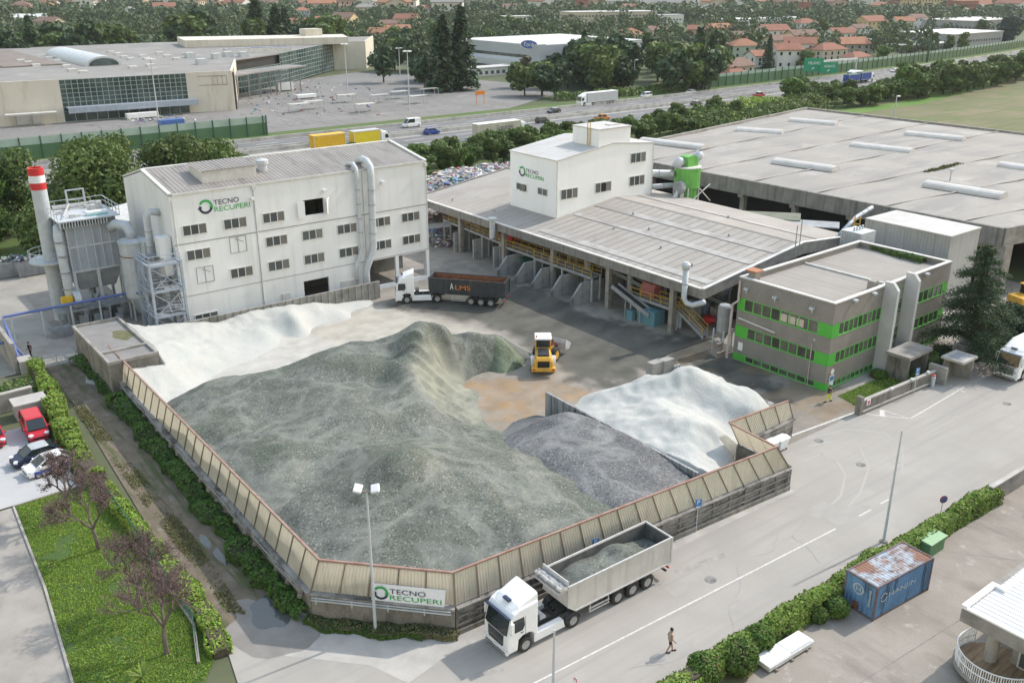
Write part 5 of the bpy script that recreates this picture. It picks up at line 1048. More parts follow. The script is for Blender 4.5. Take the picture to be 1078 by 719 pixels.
CUT = [W(*q) for q in ((452, 350, 5.8), (428, 381, 5.2), (434, 397, 4.7), (444, 411, 4), (470, 432, 2.5), (508, 447, .4), (511, 440), (506, 426), (500, 411), (487, 399), (470, 378, 2.5), (462, 358, 4.6))]
P1 = [(21.5, 48.2), (27.55, 41.65), (50, 40.45), (51, 62), (61, 68), (61, 84), (44, 88), (21.6, 89)]
heap('glass_heap', c1, P1, M['cullet'], 'vast grey-green heap of crushed glass filling the yard', .19, .3, .2, extra=crease, pale=lambda x, y: sstep(-.5, .8, pdist(x, y, CUT) + .5 * fbm(x, y, .8, 2)) * (.62 + .55 * fbm(x * .3 + y * .25, (y - x * .6) * 1.6, .9, 2)))
# freshly tipped dark green cone against it
f_ = []
c4 = [(56.6, 75.2, 2.7), (57.8, 74.2, 1.3), (58.9, 73.3, -.1), (55.2, 73.2, .5), (54.2, 74, -.2), (55.2, 76.6, 2.4), (58.4, 77, 1.4), (60.4, 76.2, -.2), (57.2, 78.6, 1.0), (58, 80, -.2), (54.4, 78.2, 1.0), (53, 76.5, -.2), (62, 74, -1), (52, 80, -1), (56.4, 71.9, -.6)]
heap('glass_heap', c4, [(52.6, 72), (61, 72), (61.5, 80.5), (52.6, 80.5)], M['cullet4'], 'small fresh dark green mound against the end of the vast heap', .18, .1, 0, nseed=7)
c2 = [(45.4, 61.6, -.1), (47.5, 62.6, -.2), (50.8, 61.6, .6), (48.5, 58.5, 1.9), (50.6, 57, 2.7), (47, 54.5, 2.8), (50.5, 51.5, 3.1), (44.2, 56.6, 2.3), (43, 52, 2.9), (41.5, 46, 3.1), (46.5, 50, 3.4), (47.5, 46, 3.3), (50.5, 45.5, 2.6), (50.6, 41.4, 2.2), (46, 41.2, 3.2), (42.5, 41.4, 3.45), (41, 50, 2.0), (39.5, 46, 2.0), (42, 57, 1.6), (40, 42, 2.4), (43, 60, .3), (53, 60, -.3), (46, 65, -1)]
heap('glass_heap', c2, [(38.5, 40.9), (51.25, 40.3), (51.65, 61.5), (46, 64), (41.5, 61), (38.5, 52)], M['cullet2'], 'dark bluish heap of crushed glass against the ribbed divider', .2, .18, .12, nseed=31)
c3 = px3((605, 425, -.1), (630, 412, 1), (660, 405, 1.6), (690, 400, 2.4), (715, 391, 3.4), (735, 393, 3.7), (760, 402, 3.0), (790, 412, 2.4), (800, 425, 1.9), (775, 430, 2), (730, 425, 1.8), (690, 425, 2.8), (665, 428, 2.0), (640, 432, 1.4), (650, 450, 1.6), (680, 470, 1.9), (710, 450, 2.8), (735, 445, 3.4), (745, 456, 2.9), (770, 470, 1.8), (785, 488, .4), (750, 485, 2), (720, 495, 2.1), (735, 501, 2.3), (770, 499, 1), (800, 470, -.2), (792, 462, 0), (770, 445, 1)) + [(71, 50, -.8), (71, 60, -1), (62, 64, -1), (69, 56, 1.6)]
heap('glass_heap', c3, [(51.95, 40.6), (57.2, 40.3), (57.9, 45.5), (68.6, 45.6), (69.2, 49), (69.2, 61), (64, 62.6), (53, 64), (52.1, 61.5)], M['cullet3'], 'white heap of crushed clear glass in the right bay', .22, .45, .5, nseed=55)
c5 = px3((240, 389, -.05), (280, 373, -.05), (330, 360, -.2), (260, 370, .4), (230, 372, 1), (200, 380, 1.7), (185, 402, 1.2), (280, 352, .8), (250, 354, 1.0), (215, 357, 1.7), (172, 355, 2.7), (155, 370, 3.3), (165, 385, 2.6), (190, 365, 2.5), (311, 334, 1.7), (300, 346, .7), (326, 345, .2), (340, 335, .45), (360, 330, .5), (385, 322, .1), (350, 342, -.2), (300, 356, -.05), (215, 398, .2)) + [(22.4, 88, 2.2), (22.3, 85, .6), (27, 84.5, .1), (58, 99, -.8), (50, 86, -.8), (30, 82, -.5), (46, 93, -.5), (38, 88, -.4), (52, 99, -.2), (33, 87, -.1)]
heap('glass_heap', c5, [(21.9, 82.5), (25, 83), (56, 84), (56, 102.0), (28.5, 102.0), (28.4, 102.0), (25.8, 104), (25.75, 91.0), (22.1, 91.0)], M['cullet3'], 'spreading white heap of crushed glass below the silver factory wall', .27, .3, .4, nseed=77)
# ---------------------------------------------------------------- mixed waste mound
M['waste'] = mat('mixed_waste', (.3, .28, .27), (.2, .19, .19), .6, .9)
cw = [(70, 121, -.2), (76, 118.5, -.2), (78, 125, 3.4), (82, 132, 5.2), (88, 137, 6.0), (95, 141, 6.4), (104, 141, 6.2), (112, 141, 5.5), (120, 139, 2.5), (84, 124, 2.6), (92, 128, 4), (100, 130, 4.5), (74, 130, 3.4), (70, 133, 1.2), (76, 138, 3.6), (86, 145, 3.5), (100, 148, 3), (112, 148, 2.5), (80, 146, .5), (66, 128, -.4), (95, 154, -.4), (124, 146, -.4), (108, 128, 1)]
wp = [(66, 117), (80, 117), (80, 124.9), (106.5, 124.9), (122, 128), (124, 150), (90, 155), (66, 140)]
o = heap('waste_mound', cw, wp, M['waste'], 'long mound of mixed coloured rubbish behind the canopy and silver factory', .55, .8, .5, nseed=13); o['category'] = 'waste heap'
M['scrap'] = bpy.data.materials.new('scrap_pieces'); M['scrap'].use_nodes = True; n = M['scrap'].node_tree.nodes; g = n.new('ShaderNodeNewGeometry'); cr = n.new('ShaderNodeValToRGB'); cr.color_ramp.interpolation = 'CONSTANT'; e = cr.color_ramp.elements
PAL = [(.52, .52, .50), (.20, .19, .18), (.62, .62, .62), (.30, .24, .19), (.40, .38, .36), (.07, .14, .32), (.48, .44, .38), (.33, .06, .06), (.06, .06, .07), (.55, .50, .42), (.25, .14, .28), (.10, .22, .16), (.58, .57, .6), (.36, .29, .22), (.16, .28, .36), (.15, .14, .13)]
for i, c in enumerate(PAL):
    x = e[i] if i < 2 else e.new(i / 16); x.position = i / 16; x.color = (*c, 1)
M['scrap'].node_tree.links.new(g.outputs['Random Per Island'], cr.inputs[0]); M['scrap'].node_tree.links.new(cr.outputs[0], n['Principled BSDF'].inputs['Base Color']); n['Principled BSDF'].inputs['Roughness'].default_value = .6
fw = rbf(cw); mb = MB()
for k in range(9000):
    x, y = R.uniform(66, 124), R.uniform(117, 150)
    if not inpoly(x, y, wp): continue
    z = fw(x, y)
    if z < -.1: continue
    s = R.uniform(.12, .45) * (1.0 if R.random() < .9 else 1.8); mt = Matrix.Rotation(R.uniform(0, 6.3), 3, 'Z') @ Matrix.Rotation(R.uniform(-.8, .8), 3, 'X'); c = Vector((x, y, z + .1 + .8 * fbm(x + 13, y, .28, 3)))
    q = [c + mt @ Vector(v) for v in ((-s, -s * .6, 0), (s, -s * .6, .1), (s, s * .6, 0), (-s, s * .6, -.1), (0, 0, s * .7))]; mb.add([tuple(v) for v in q], [(0, 1, 4), (1, 2, 4), (2, 3, 4), (3, 0, 4)])
o = mb.top('loose_waste', M['scrap'], kind='stuff')
# ---------------------------------------------------------------- vehicles (built facing +X, front bumper at x=0 for lorries, centred for cars)
WH = {}
def wheel(parent, x, y, r, wd, m_t='rubber', m_r='hub', xf=None, deep=False):
    key = (r, wd, m_r, deep)
    if key not in WH:
        a = MB(); a.lathe([(r * .62, -wd / 2), (r * .93, -wd / 2), (r, -wd * .36), (r, wd * .36), (r * .93, wd / 2), (r * .62, wd / 2)], (0, 0, 0), 22, 'y', cap=False)
        b_ = MB(); d = wd * .30
        b_.lathe([(r * .61, -wd * .48), (r * .5, -d), (r * .22, -d), (r * .2, -wd * .47), (r * .01, -wd * .47)], (0, 0, 0), 18, 'y'); b_.lathe([(r * .01, wd * .47), (r * .2, wd * .47), (r * .22, d), (r * .5, d), (r * .61, wd * .48)], (0, 0, 0), 18, 'y')
        for k in range(10): c, s = math.cos(k * .628) * r * .36, math.sin(k * .628) * r * .36; b_.tube((c, -wd * .34, s), (c, -wd * .2, s), r * .03, n=5); b_.tube((c, wd * .2, s), (c, wd * .34, s), r * .03, n=5)
        WH[key] = (a.mesh('tyre', M[m_t], fix=True), b_.mesh('rim', M[m_r], fix=True))
    p = Vector((x, y, r)); rz = 0
    if xf: p = xf @ p; rz = xf.to_euler().z
    w_ = link(bpy.data.objects.new('wheel', WH[key][0]), parent); w_.location = p; w_.rotation_euler = (0, 0, rz); ORG[w_] = Vector()
    meshobj('rim', WH[key][1], w_); return w_
def bx(mb, xf, *a):
    n = len(mb.v); mb.box(*a)
    return mb
def xfb(mb, xf):
    if xf: mb.v = [tuple(xf @ Vector(p)) for p in mb.v]
    return mb
def tractor(t, mc='white', xf=None, detail=True, axles=(-1.42, -5.3), top=3.85, wfr=.52, L=2.35, stripe=None):
    b = lambda mb, n, m, p=t, **k: xfb(mb, xf).build(n, m, p, **k)
    h = top - 3.85
    mb = MB(); mb.extr([(-.06, .42), (0, .95), (-.02, 1.7), (-.30, 2.85), (-.52, 3.12 + h * .6), (-.95, 3.32 + h), (-L, 3.42 + h), (-L, 1.0), (-2.08, 1.0), (-1.98, 1.22), (-1.7, 1.36), (-1.2, 1.36), (-.86, 1.16), (-.78, .42)], 'y', -1.23, 1.23)
    cab = b(mb, 'cab', M[mc]); bev(cab, .07, 2)
    mb = MB(); rings = []
    for x, zt, w_ in ((-.6, 3.18 + h, 1.05), (-1.0, 3.45 + h, 1.1), (-1.6, 3.68 + h, 1.12), (-L - .05, 3.95 + h, 1.14)): rings.append([(x, -w_, 3.05 + h), (x, w_, 3.05 + h), (x, w_ * .96, zt - .08), (x, w_ * .8, zt), (x, -w_ * .8, zt), (x, -w_ * .96, zt - .08)])
    mb.loft(rings); b(mb, 'roof_fairing', M[mc], cab, fix=True)
    mb = MB(); mb.add([(-.045, -1.1, 1.76), (-.045, 1.1, 1.76), (-.30, 1.06, 2.80), (-.30, -1.06, 2.80), (.015, -1.1, 1.76), (.015, 1.1, 1.76), (-.24, 1.06, 2.82), (-.24, -1.06, 2.82)], [(4, 5, 6, 7), (0, 3, 2, 1), (0, 1, 5, 4), (1, 2, 6, 5), (2, 3, 7, 6), (3, 0, 4, 7)]); b(mb, 'windscreen', M['cabglass'], cab)
    mb = MB(); mb.add([(-.28, -1.15, 2.84), (-.28, 1.15, 2.84), (-.02, 1.15, 2.98), (-.02, -1.15, 2.98), (-.28, -1.15, 2.93), (-.28, 1.15, 2.93), (-.04, 1.15, 3.05), (-.04, -1.15, 3.05)], [(0, 3, 2, 1), (4, 5, 6, 7), (0, 1, 5, 4), (1, 2, 6, 5), (2, 3, 7, 6), (3, 0, 4, 7)]); b(mb, 'sun_visor', M['navy'], cab)
    for s in (-1, 1):
        mb = MB(); y = 1.235 * s; pr = [(-.22, 1.8), (-.42, 2.72), (-1.25, 2.72), (-1.32, 2.1), (-1.15, 1.8)]; mb.extr(pr, 'y', y - .012, y + .012); b(mb, 'side_window', M['cabglass'], cab)
        if detail:
            mb = MB(); mb.box(-.32, s * 1.3 - .06, 2.0, -.12, s * 1.3 + .14 * s + .06, 2.75); mb.bar((-.3, s * 1.2, 2.8), (-.2, s * 1.38, 2.78), .05); b(mb, 'mirror', M[mc], cab)
            mb = MB(); mb.box(-.1, s * .95 - .22, .72, .035, s * .95 + .22, .92); b(mb, 'headlight', M['lens'], cab)
            mb = MB()
            for xx in (-1.38,): mb.box(xx, s * 1.236 - .004, 1.05, xx + .02, s * 1.236 + .004, 2.75)
            mb.box(-1.2, s * 1.24 - .02, 1.62, -1.0, s * 1.24 + .02, 1.68); b(mb, 'door_seam', M['dkgrey'], cab)
    if detail:
        mb = MB()
        for k in range(6): mb.box(-.03, -.78, .78 + k * .145, .03, .78, .87 + k * .145)
        b(mb, 'grille', M['dkgrey'], cab); mb = MB(); mb.box(-.1, -1.2, .36, .05, 1.2, .58); b(mb, 'bumper', M[mc], cab); mb = MB(); mb.box(.045, -1.0, .40, .062, 1.0, .50); mb.box(-.02, -.9, 1.70, .03, .9, 1.755); b(mb, 'lower_grille', M['dkgrey'], cab); mb = MB(); mb.box(.06, -.26, .51, .075, .26, .62); b(mb, 'number_plate', M['signwhite'], cab); mb = MB(); mb.bar((.0, -.8, 1.78), (-.1, .1, 2.2), .03); mb.bar((.0, .1, 1.78), (-.1, .9, 2.2), .03); b(mb, 'wiper', M['black'], cab)
        mb = MB(); mb.box(-1.0, -.3, 3.45 + h, -.75, .3, 3.56 + h); b(mb, 'roof_lamp', M['navy'], cab)
    a = axles[-1] - .95; mb = MB()
    for s in (-.42, .42): mb.box(a, s - .05, .75, -L, s + .05, 1.0)
    for k in range(4): x = -2.6 - k * .9; mb.box(x - .06, -.42, .78, x + .06, .42, .95)
    mb.box(axles[-1] - .6, -.5, 1.0, axles[-1] + .6, .5, 1.12); mb.box(-3.0, -.6, .95, -2.5, .6, 1.6); b(mb, 'chassis', M['dkgrey'])
    for s in (-1, 1):
        mb = MB(); y0, y1 = sorted((s * .8, s * 1.2)); mb.extr([(-2.1, .38), (-2.1, .98), (axles[-1] + .85, .98), (axles[-1] + .7, .38)], 'y', y0, y1); b(mb, 'side_skirt', M[mc])
        mb = MB(); pr = [(axles[-1] + .62 * math.cos(q), .52 + .62 * math.sin(q)) for q in [math.pi * k / 8 for k in range(9)]] + [(axles[-1] + .56 * math.cos(q), .52 + .56 * math.sin(q)) for q in [math.pi * k / 8 for k in range(8, -1, -1)]]; mb.extr(pr, 'y', y0 + .02 - .1 * (s < 0), y1 + .02); b(mb, 'mudguard', M['dkgrey'])
    for i, x in enumerate(axles):
        for s in (-1, 1): wheel(t, x, s * (1.02 if i else 1.05), wfr, .36 if i == 0 else .46, xf=xf)
def tip_trailer(t, x0, x1, zb, zt, m, axles, hw=1.26, front_slope=.75, load=None, ribs=0, inner='galvdark', lip='chrome', tarp=False):
    mb = MB(); th = .06
    side = [(x0 - front_slope, zb), (x0, zb + .55), (x0, zt), (x1, zt), (x1, zb)]
    for s in (-1, 1): a, b_ = sorted((s * hw, s * (hw - th))); mb.extr(side, 'y', a, b_)
    mb.extr([(x1, zb), (x1 + .06, zb), (x1 + .06, zt - .02), (x1, zt - .02)], 'y', -hw + th, hw - th); mb.extr([(x0 - .06, zb + .5), (x0, zb + .5), (x0, zt - .1), (x0 - .06, zt - .1)], 'y', -hw + th, hw - th)
    mb.extr([(x0 - front_slope, zb), (x0 - .06, zb + .5), (x0 - .06, zb + .56), (x0 - front_slope, zb + .06)], 'y', -hw + th, hw - th); mb.box(x1 + .06, -hw + th, zb, x0 - front_slope, hw - th, zb + .06)
    body = mb.build('tipper_body', M[m], t, fix=True)
    mb = MB()
    for s in (-1, 1): mb.bar((x0 + .03, s * (hw + .01), zt), (x1 - .02, s * (hw + .01), zt), .10, .12); mb.bar((x0 - front_slope, s * (hw + .02), zb + .02), (x1, s * (hw + .02), zb + .02), .08, .1)
    mb.bar((x1, -hw, zt - .01), (x1, hw, zt - .01), .1, .13); mb.bar((x0, -hw, zt - .05), (x0, hw, zt - .05), .1, .12)
    for s in (-1, 1): mb.bar((x1 - .06, s * (hw - .03), zb), (x1 - .06, s * (hw - .03), zt), .14, .16); mb.bar((x0, s * (hw + .01), zb + .55), (x0 - front_slope, s * (hw + .01), zb), .06, .06)
    mb.build('body_rim', M[lip], body)
    if ribs:
        mb = MB()
        for k in range(ribs):
            x = x0 - .4 + (x1 - x0 + .5) * k / (ribs - 1)
            for s in (-1, 1): a, b_ = sorted((s * (hw + .001), s * (hw + .045))); mb.box(x - .07, a, zb + .1 + (.35 if k == 0 else 0), x + .07, b_, zt - .06)
        mb.build('side_rib', M[m], body)
    mb = MB(); i = hw - th - .012; mb.box(x1 + .07, i - .005, zb + .3, x0 - .02, i, zt - .05); mb.box(x1 + .07, -i, zb + .3, x0 - .02, -i + .005, zt - .05); mb.box(x1 + .07, -i + .01, zb + .3, x1 + .075, i - .01, zt - .05); mb.build('inner_lining', M[inner], body)
    if load:
        n, m2 = 44, 14; vs = []
        for j in range(m2 + 1):
            for k in range(n + 1):
                x = x0 - .1 + (x1 - x0 + .2) * k / n; y = -hw + th + .015 + (2 * hw - 2 * th - .03) * j / m2; u = k / n
                z = zb + .7 + load * (.25 + .75 * math.exp(-((u - .3) / .17) ** 2) + .85 * math.exp(-((u - .62) / .15) ** 2) - .55 * max(0, u - .8)) * (1 - .35 * abs(y / hw) ** 2) + .1 * fbm(x, y, .9); vs.append((x, y, z))
        mb = MB(); mb.add(vs, [(j * (n + 1) + k, (j + 1) * (n + 1) + k, (j + 1) * (n + 1) + k + 1, j * (n + 1) + k + 1) for j in range(m2) for k in range(n)]); o = mb.build('load_surface', M['cullet'], body, smooth=True, fix=True)
    if tarp:
        pf = MB(); pf.box(x0 + .02, -hw + .05, zt - .3, x0 + .75, hw - .05, zt - .2); pf.bar((x0 + .1, -hw + .1, zt - .3), (x0 - .05, -hw + .1, zb + 1), .06); pf.bar((x0 + .1, hw - .1, zt - .3), (x0 - .05, hw - .1, zb + 1), .06)
        pf.extr([(x0 - .02, zt - .2), (x0 + .10, zt - .2), (x0 + .02, zt + .42), (x0 - .05, zt + .42)], 'y', -hw, hw); pf.build('front_board', M['chrome'], body); M['tarp'] = mat('grey_tarpaulin', (.55, .545, .53), (.36, .355, .345), 2.5, .75, bump=.6, bs=8, dirt=((.16, .155, .15), 2, .52, .65)); tb = MB()
        for q in range(4): tb.path([(x0 + .22 + .13 * q + .05 * noise.noise(Vector((k * .6, q, 1))), -hw - .05 + 2 * (hw + .05) * k / 16, zt + .02 + .05 * (q % 2) + .10 * noise.noise(Vector((k * .5, q * 2.2, 4)))) for k in range(17)], [.12 + .05 * noise.noise(Vector((k * .8, q, 8))) for k in range(17)], 8)
        tb.build('rolled_tarpaulin', M['tarp'], body)
    mb = MB()
    for s in (-.45, .45): mb.box(x1 + .3, s - .05, zb - .32, x0 - front_slope - .3, s + .05, zb)
    for x in axles: mb.tube((x, -1.0, .52), (x, 1.0, .52), .09)
    mb.box(x1 + .1, -1.1, .55, x1 + .22, 1.1, .68); mb.bar((x1 + .16, -.7, .6), (x1 + .6, -.45, zb - .1), .08); mb.bar((x1 + .16, .7, .6), (x1 + .6, .45, zb - .1), .08); mb.build('chassis', M['dkgrey'], t)
    for s in (-1, 1):
        mb = MB(); y = s * 1.18
        for z in (.55, .8): mb.bar((axles[0] + .8, y, z), (axles[0] + 2.6, y, z), .05, .1)
        mb.bar((axles[0] + .9, y, .5), (axles[0] + .9, y, zb), .06); mb.bar((axles[0] + 2.5, y, .5), (axles[0] + 2.5, y, zb), .06); mb.build('side_guard', M['chrome'], t)
        for k, x in enumerate(axles):
            mb = MB(); pr = [(x + .62 * math.cos(q), .54 + .62 * math.sin(q)) for q in [math.pi * (k2 + 1) / 8 for k2 in range(7)]] + [(x + .57 * math.cos(q), .54 + .57 * math.sin(q)) for q in [math.pi * (k2 + 1) / 8 for k2 in range(6, -1, -1)]]; a, b_ = sorted((s * .85, s * 1.22)); mb.extr(pr, 'y', a, b_); mb.build('mudguard', M['dkgrey'], t)
            wheel(t, x, s * 1.02, .53, .42)
    mb = MB(); mb.box(x1 - .02, -1.2, .8, x1 + .05, -.9, .95); mb.box(x1 - .02, .9, .8, x1 + .05, 1.2, .95); mb.build('rear_light', M['rlens'], t)
# white tractor with a loaded silver tipper, on the road by the fence
M['alu'] = mat('dusty_aluminium', (.56, .545, .52), (.49, .475, .45), .7, .55, metal=.05, streak=((.42, .40, .38), 1, (1.5, 1.5, .2), .7), dirt=((.50, .49, .47), .8, .56, .75))
M['bedsteel'] = mat('worn_bed_steel', (.13, .13, .125), (.08, .08, .08), 1.5, .7)
t = thing('tipper_lorry', 'white cab lorry with a silver tipper trailer carrying glass on the road', 'lorry', (0, 0, 0))
tractor(t, 'white'); tip_trailer(t, -4.75, -14.05, 1.28, 3.32, 'alu', (-9.25, -10.6, -12.0), load=1.15, tarp=True, inner='bedsteel', front_slope=.65)
mb = MB()
for k in range(6): mb.bar((-12.75, 1.27, 1.75 + k * .2), (-12.35, 1.27, 1.75 + k * .2), .03)
mb.build('side_ladder', M['alu'], t); mb = MB(); mb.box(-3.6, -.5, 1.12, -2.9, .5, 1.28); mb.build('deck_plate', M['chrome'], t)
t.location = (28.3, 38.1, .01); t.rotation_euler = (0, 0, math.pi - .01)
# black tipper with a white tractor in front of the canopy
M['tblack'] = mat('tipper_charcoal', (.045, .05, .058), (.035, .04, .045), 1, .45, dirt=((.10, .10, .10), .7, .58, .75))
p, q = Vector(W(516.5, 323.5)), Vector(W(495.5, 321.8)); d = (q - p).normalized(); yaw = math.atan2(d.y, d.x); nrm = Vector((-d.y, d.x))
f_ = Vector(W(432, 322.8)); dr = Vector(W(460.5, 318))
yt = math.atan2(f_.y - dr.y, f_.x - dr.x)
t = thing('tipper_lorry', 'white cab lorry with a long black tipper trailer parked before the canopy', 'lorry', (0, 0, 0))
xf = Matrix.Translation((-5.3, 0, 0)) @ Matrix.Rotation(max(-.35, min(.35, yt - yaw)), 4, 'Z') @ Matrix.Translation((5.3, 0, 0))
tractor(t, 'white', xf=xf, top=4.0); tip_trailer(t, -4.6, -14.6, 1.35, 3.3, 'tblack', (-10.2, -11.5, -12.8), ribs=13, front_slope=.3, inner='rust', lip='tblack')
put_text('LMS', (2.0, .62), M['orange'], t, (-8.2, 1.315, 2.0), math.pi); put_text('A', (.45, .85), M['signwhite'], t, (-7.5, 1.315, 1.98), math.pi)
mid = p + nrm * (-1.24 if nrm.y < 0 else 1.24) * -1 if False else p
side = Vector((-d.y, d.x)); cen = p + side * (-1.2 if side.dot(Vector((-p.x, -p.y))) > 0 else 1.2)
o3 = Vector((cen.x, cen.y, .01)) - Matrix.Rotation(yaw, 3, 'Z') @ Vector((-12.8, 0, 0)); t.location = o3; t.rotation_euler = (0, 0, yaw)
# white lorry entering at the right edge of the road
t = thing('box_lorry', 'white lorry with a pale windscreen frame standing near the cedar', 'lorry', (0, 0, 0)); tractor(t, 'white', top=3.7)
mb = MB(); mb.box(-9.5, -1.25, 1.1, -2.7, 1.25, 3.7); o = mb.build('cargo_box', M['white'], t); bev(o, .05)
for x in (-7.4,):
    for s in (-1, 1): wheel(t, x, s * 1.02, .5, .4)
t.location = (95.2, 39.2, .01); t.rotation_euler = (0, 0, math.pi)
# ---------------------------------------------------------------- cars
CARS = {'hatch': (4.0, 1.72, 1.48, .95, -1.2, -.35, .95, 1.75, .9, .95), 'sedan': (4.5, 1.8, 1.45, .92, -1.0, -.2, 1.0, 1.75, .88, .95), 'suv': (4.4, 1.82, 1.66, 1.08, -1.15, -.4, 1.55, 2.05, 1.0, 1.05),
        'van': (5.4, 1.98, 2.4, 1.25, -2.05, -1.15, 2.6, 2.66, 1.05, 1.25), 'mpv': (4.4, 1.82, 1.85, 1.12, -1.6, -.65, 1.95, 2.12, .98, 1.12), 'pickup': (5.2, 1.85, 1.78, 1.08, -1.2, -.4, .7, 1.0, 1.05, 1.1)}
def car(label, mb_, kind, loc, rz, cat='car', mroof=None, name='parked_car', group=None, mlow=None):
    L, Wd, H, belt, x1, x2, x3, x4, zh, zr = CARS[kind]; w2 = Wd / 2; t = thing(name, label, cat, (0, 0, 0), group)
    # local x is measured backwards from the middle: nose at -L/2
    st = [(-L / 2, .28, .55, .72), (-L / 2 + .12, .22, .72, .90), (-L / 2 + .5, .2, zh - .1, .97), (x1, .2, zh, 1), (x1 + .3, .2, belt, 1), (0, .2, belt, 1), (x4 - .2, .2, belt, 1), (x4 + .05 if kind in ('hatch', 'mpv', 'van', 'suv') else L / 2 - .35, .22, belt if kind != 'sedan' else zr, .97), (L / 2 - .06, .26, zr - .1, .93), (L / 2, .34, zr - .35, .88)]
    st = sorted(st, key=lambda s: s[0])
    rings = [[(-x, -w2 * k * .9, z0), (-x, -w2 * k, z0 + .18), (-x, -w2 * k, zb - .14), (-x, -w2 * k * .93, zb), (-x, w2 * k * .93, zb), (-x, w2 * k, zb - .14), (-x, w2 * k, z0 + .18), (-x, w2 * k * .9, z0)] for x, z0, zb, k in st]
    m = MB(); m.loft(rings); body = m.build('body', M[mb_], t, smooth=False, fix=True)
    if mlow:
        m = MB()
        for s in (-1, 1): m.box(-L / 2 + .5, s * (w2 + .006) - .008, .38, L / 2 - .5, s * (w2 + .006) + .008, zh - .22)
        m.build('lower_side', M[mlow], t)
    wr = w2 * (.80 if kind != 'van' else .92); g = MB(); rr = []
    for x, zt, k in ((x1 + .02, belt + .01, .92), (x2, H - .03, 1), (x3, H - .03, 1), (x4, belt + .01, .92)):
        rr.append([(-x, -w2 * .92, belt - .03), (-x, w2 * .92, belt - .03), (-x, wr if zt > belt + .1 else w2 * .91, zt), (-x, -wr if zt > belt + .1 else -w2 * .91, zt)])
    g.loft(rr); gl = g.build('windows', M['cabglass'], t, fix=True)
    r_ = MB(); rr = []
    for x, k, dz in ((x2 - .06, .97, -.015), (x2 + .25, 1.0, .03), (x3 - .2, 1.0, .03), (x3 + .05, .97, -.015)): rr.append([(-x, -wr * k - .02, H - .06 + dz), (-x, wr * k + .02, H - .06 + dz), (-x, wr * k * .9, H + dz), (-x, -wr * k * .9, H + dz)])
    r_.loft(rr); r_.build('roof', M[mroof or mb_], t, fix=True)
    p = MB()
    for s in (-1, 1):
        p.bar((-x1, s * w2 * .92, belt), (-x2, s * (wr + .01), H - .05), .08, .07); p.bar((-x4, s * w2 * .92, belt), (-x3, s * (wr + .01), H - .05), .12, .1); xm = (x2 + x3) / 2; p.bar((-xm, s * (w2 * .93), belt), (-xm, s * (wr + .015), H - .05), .09, .06)
        if kind == 'van': p.add([(-xm, s * w2 * .94, belt - .03), (-x3 - .03, s * w2 * .94, belt - .03), (-x3, s * (wr + .02), H - .06), (-xm, s * (wr + .02), H - .06)], [(0, 1, 2, 3)])
    if kind == 'van': p.box(-x4 - .04, -w2 * .9, belt - .1, -x4 + .01, w2 * .9, H - .08)
    p.build('pillar', M[mb_], t)
    for s in (-1, 1):
        m = MB(); m.obox((L / 2 - .22, s * w2 * .72, zh - .2), (.3, .36, .16), Matrix.Rotation(-.5 * s, 3, 'Z')); m.build('headlight', M['lens'], t); m = MB(); m.box(-L / 2 - .01, s * w2 * .74 - .13, zr - .3, -L / 2 + .12, s * w2 * .74 + .13, zr - .05); m.build('rear_light', M['rlens'], t)
        m = MB(); m.box(-x1 - .35, s * (w2 + .1) - .1, belt, -x1 - .2, s * (w2 + .1) + .1, belt + .15); m.build('mirror', M[mb_] if kind != 'van' else M['black'], t)
        for x in (L / 2 - .82, -L / 2 + .85): wheel(t, x, s * (w2 - .1), .32 if kind != 'van' else .35, .22)
    m = MB(); m.box(L / 2 - .1, -.55, .42, L / 2 + .01, .55, .58); m.box(L / 2 - .1, -w2 * .8, .3, L / 2 - .01, w2 * .8, .4); m.build('grille', M['black'], t)
    if kind == 'pickup':
        m = MB(); m.box(-L / 2 + .15, -w2 * .8, zr - .25, -x4 - .1, w2 * .8, zr + .03); m.build('load_bed', M['dkgrey'], t)
    t.location = (*loc, .012); t.rotation_euler = (0, 0, rz); return t
car('bright red van with a rounded bonnet parked beside the low block', 'vanred', 'mpv', (12.75, 87.7), -math.pi / 2 - .03, 'van', name='parked_van')
car('red van at the end of the row, partly cut by the scene edge', 'vanred', 'mpv', (9.3, 88.6), -math.pi / 2 - .03, 'van', name='parked_van')
car('black hatchback with roof glare painted silver, parked beside the white and blue car', 'navy', 'hatch', (11.6, 82.1), math.pi + .08, mroof='silver')  # silver roof is glare put into the colour of a dark car
car('small white car with blue lower sides parked nearest the lawn', 'white', 'hatch', (12.1, 79.6), math.pi + .10, mlow='blue')
# motorway traffic; headings follow the carriageway
def hw_at(px, py): return W(px, py)
def hang(x): return math.atan(.00042 * max(0, x - 200))
def mcar(label, m, kind, px, py, way, **k):
    x, y = W(px, py); return car(label, m, kind, (x, y), hang(x) + (0 if way > 0 else math.pi), name=k.pop('name', 'passing_car'), **k)
mcar('white van with a raised roof on the far carriageway of the motorway', 'white', 'van', 433, 134, -1, cat='van', name='passing_van')
mcar('bright blue car below the white van on the motorway', 'blue', 'suv', 455, 141.5, 1)
mcar('dark estate car with a pale windscreen passing the beige trailer lorry', 'dkgrey', 'suv', 571, 129.5, 1)
mcar('dark grey saloon on the far carriageway near the white trailer lorry', 'dkgrey', 'sedan', 583, 119, -1, mroof='silver')
mcar('orange-red pickup with a dark load bed on the near carriageway', 'orange', 'pickup', 634, 127, 1, cat='pickup', name='passing_pickup')
mcar('white saloon on the far carriageway above the rooftop house', 'white', 'sedan', 727, 99, -1)
mcar('dark saloon with a pale roof on the near carriageway', 'dkgrey', 'sedan', 733, 111, 1, mroof='silver')
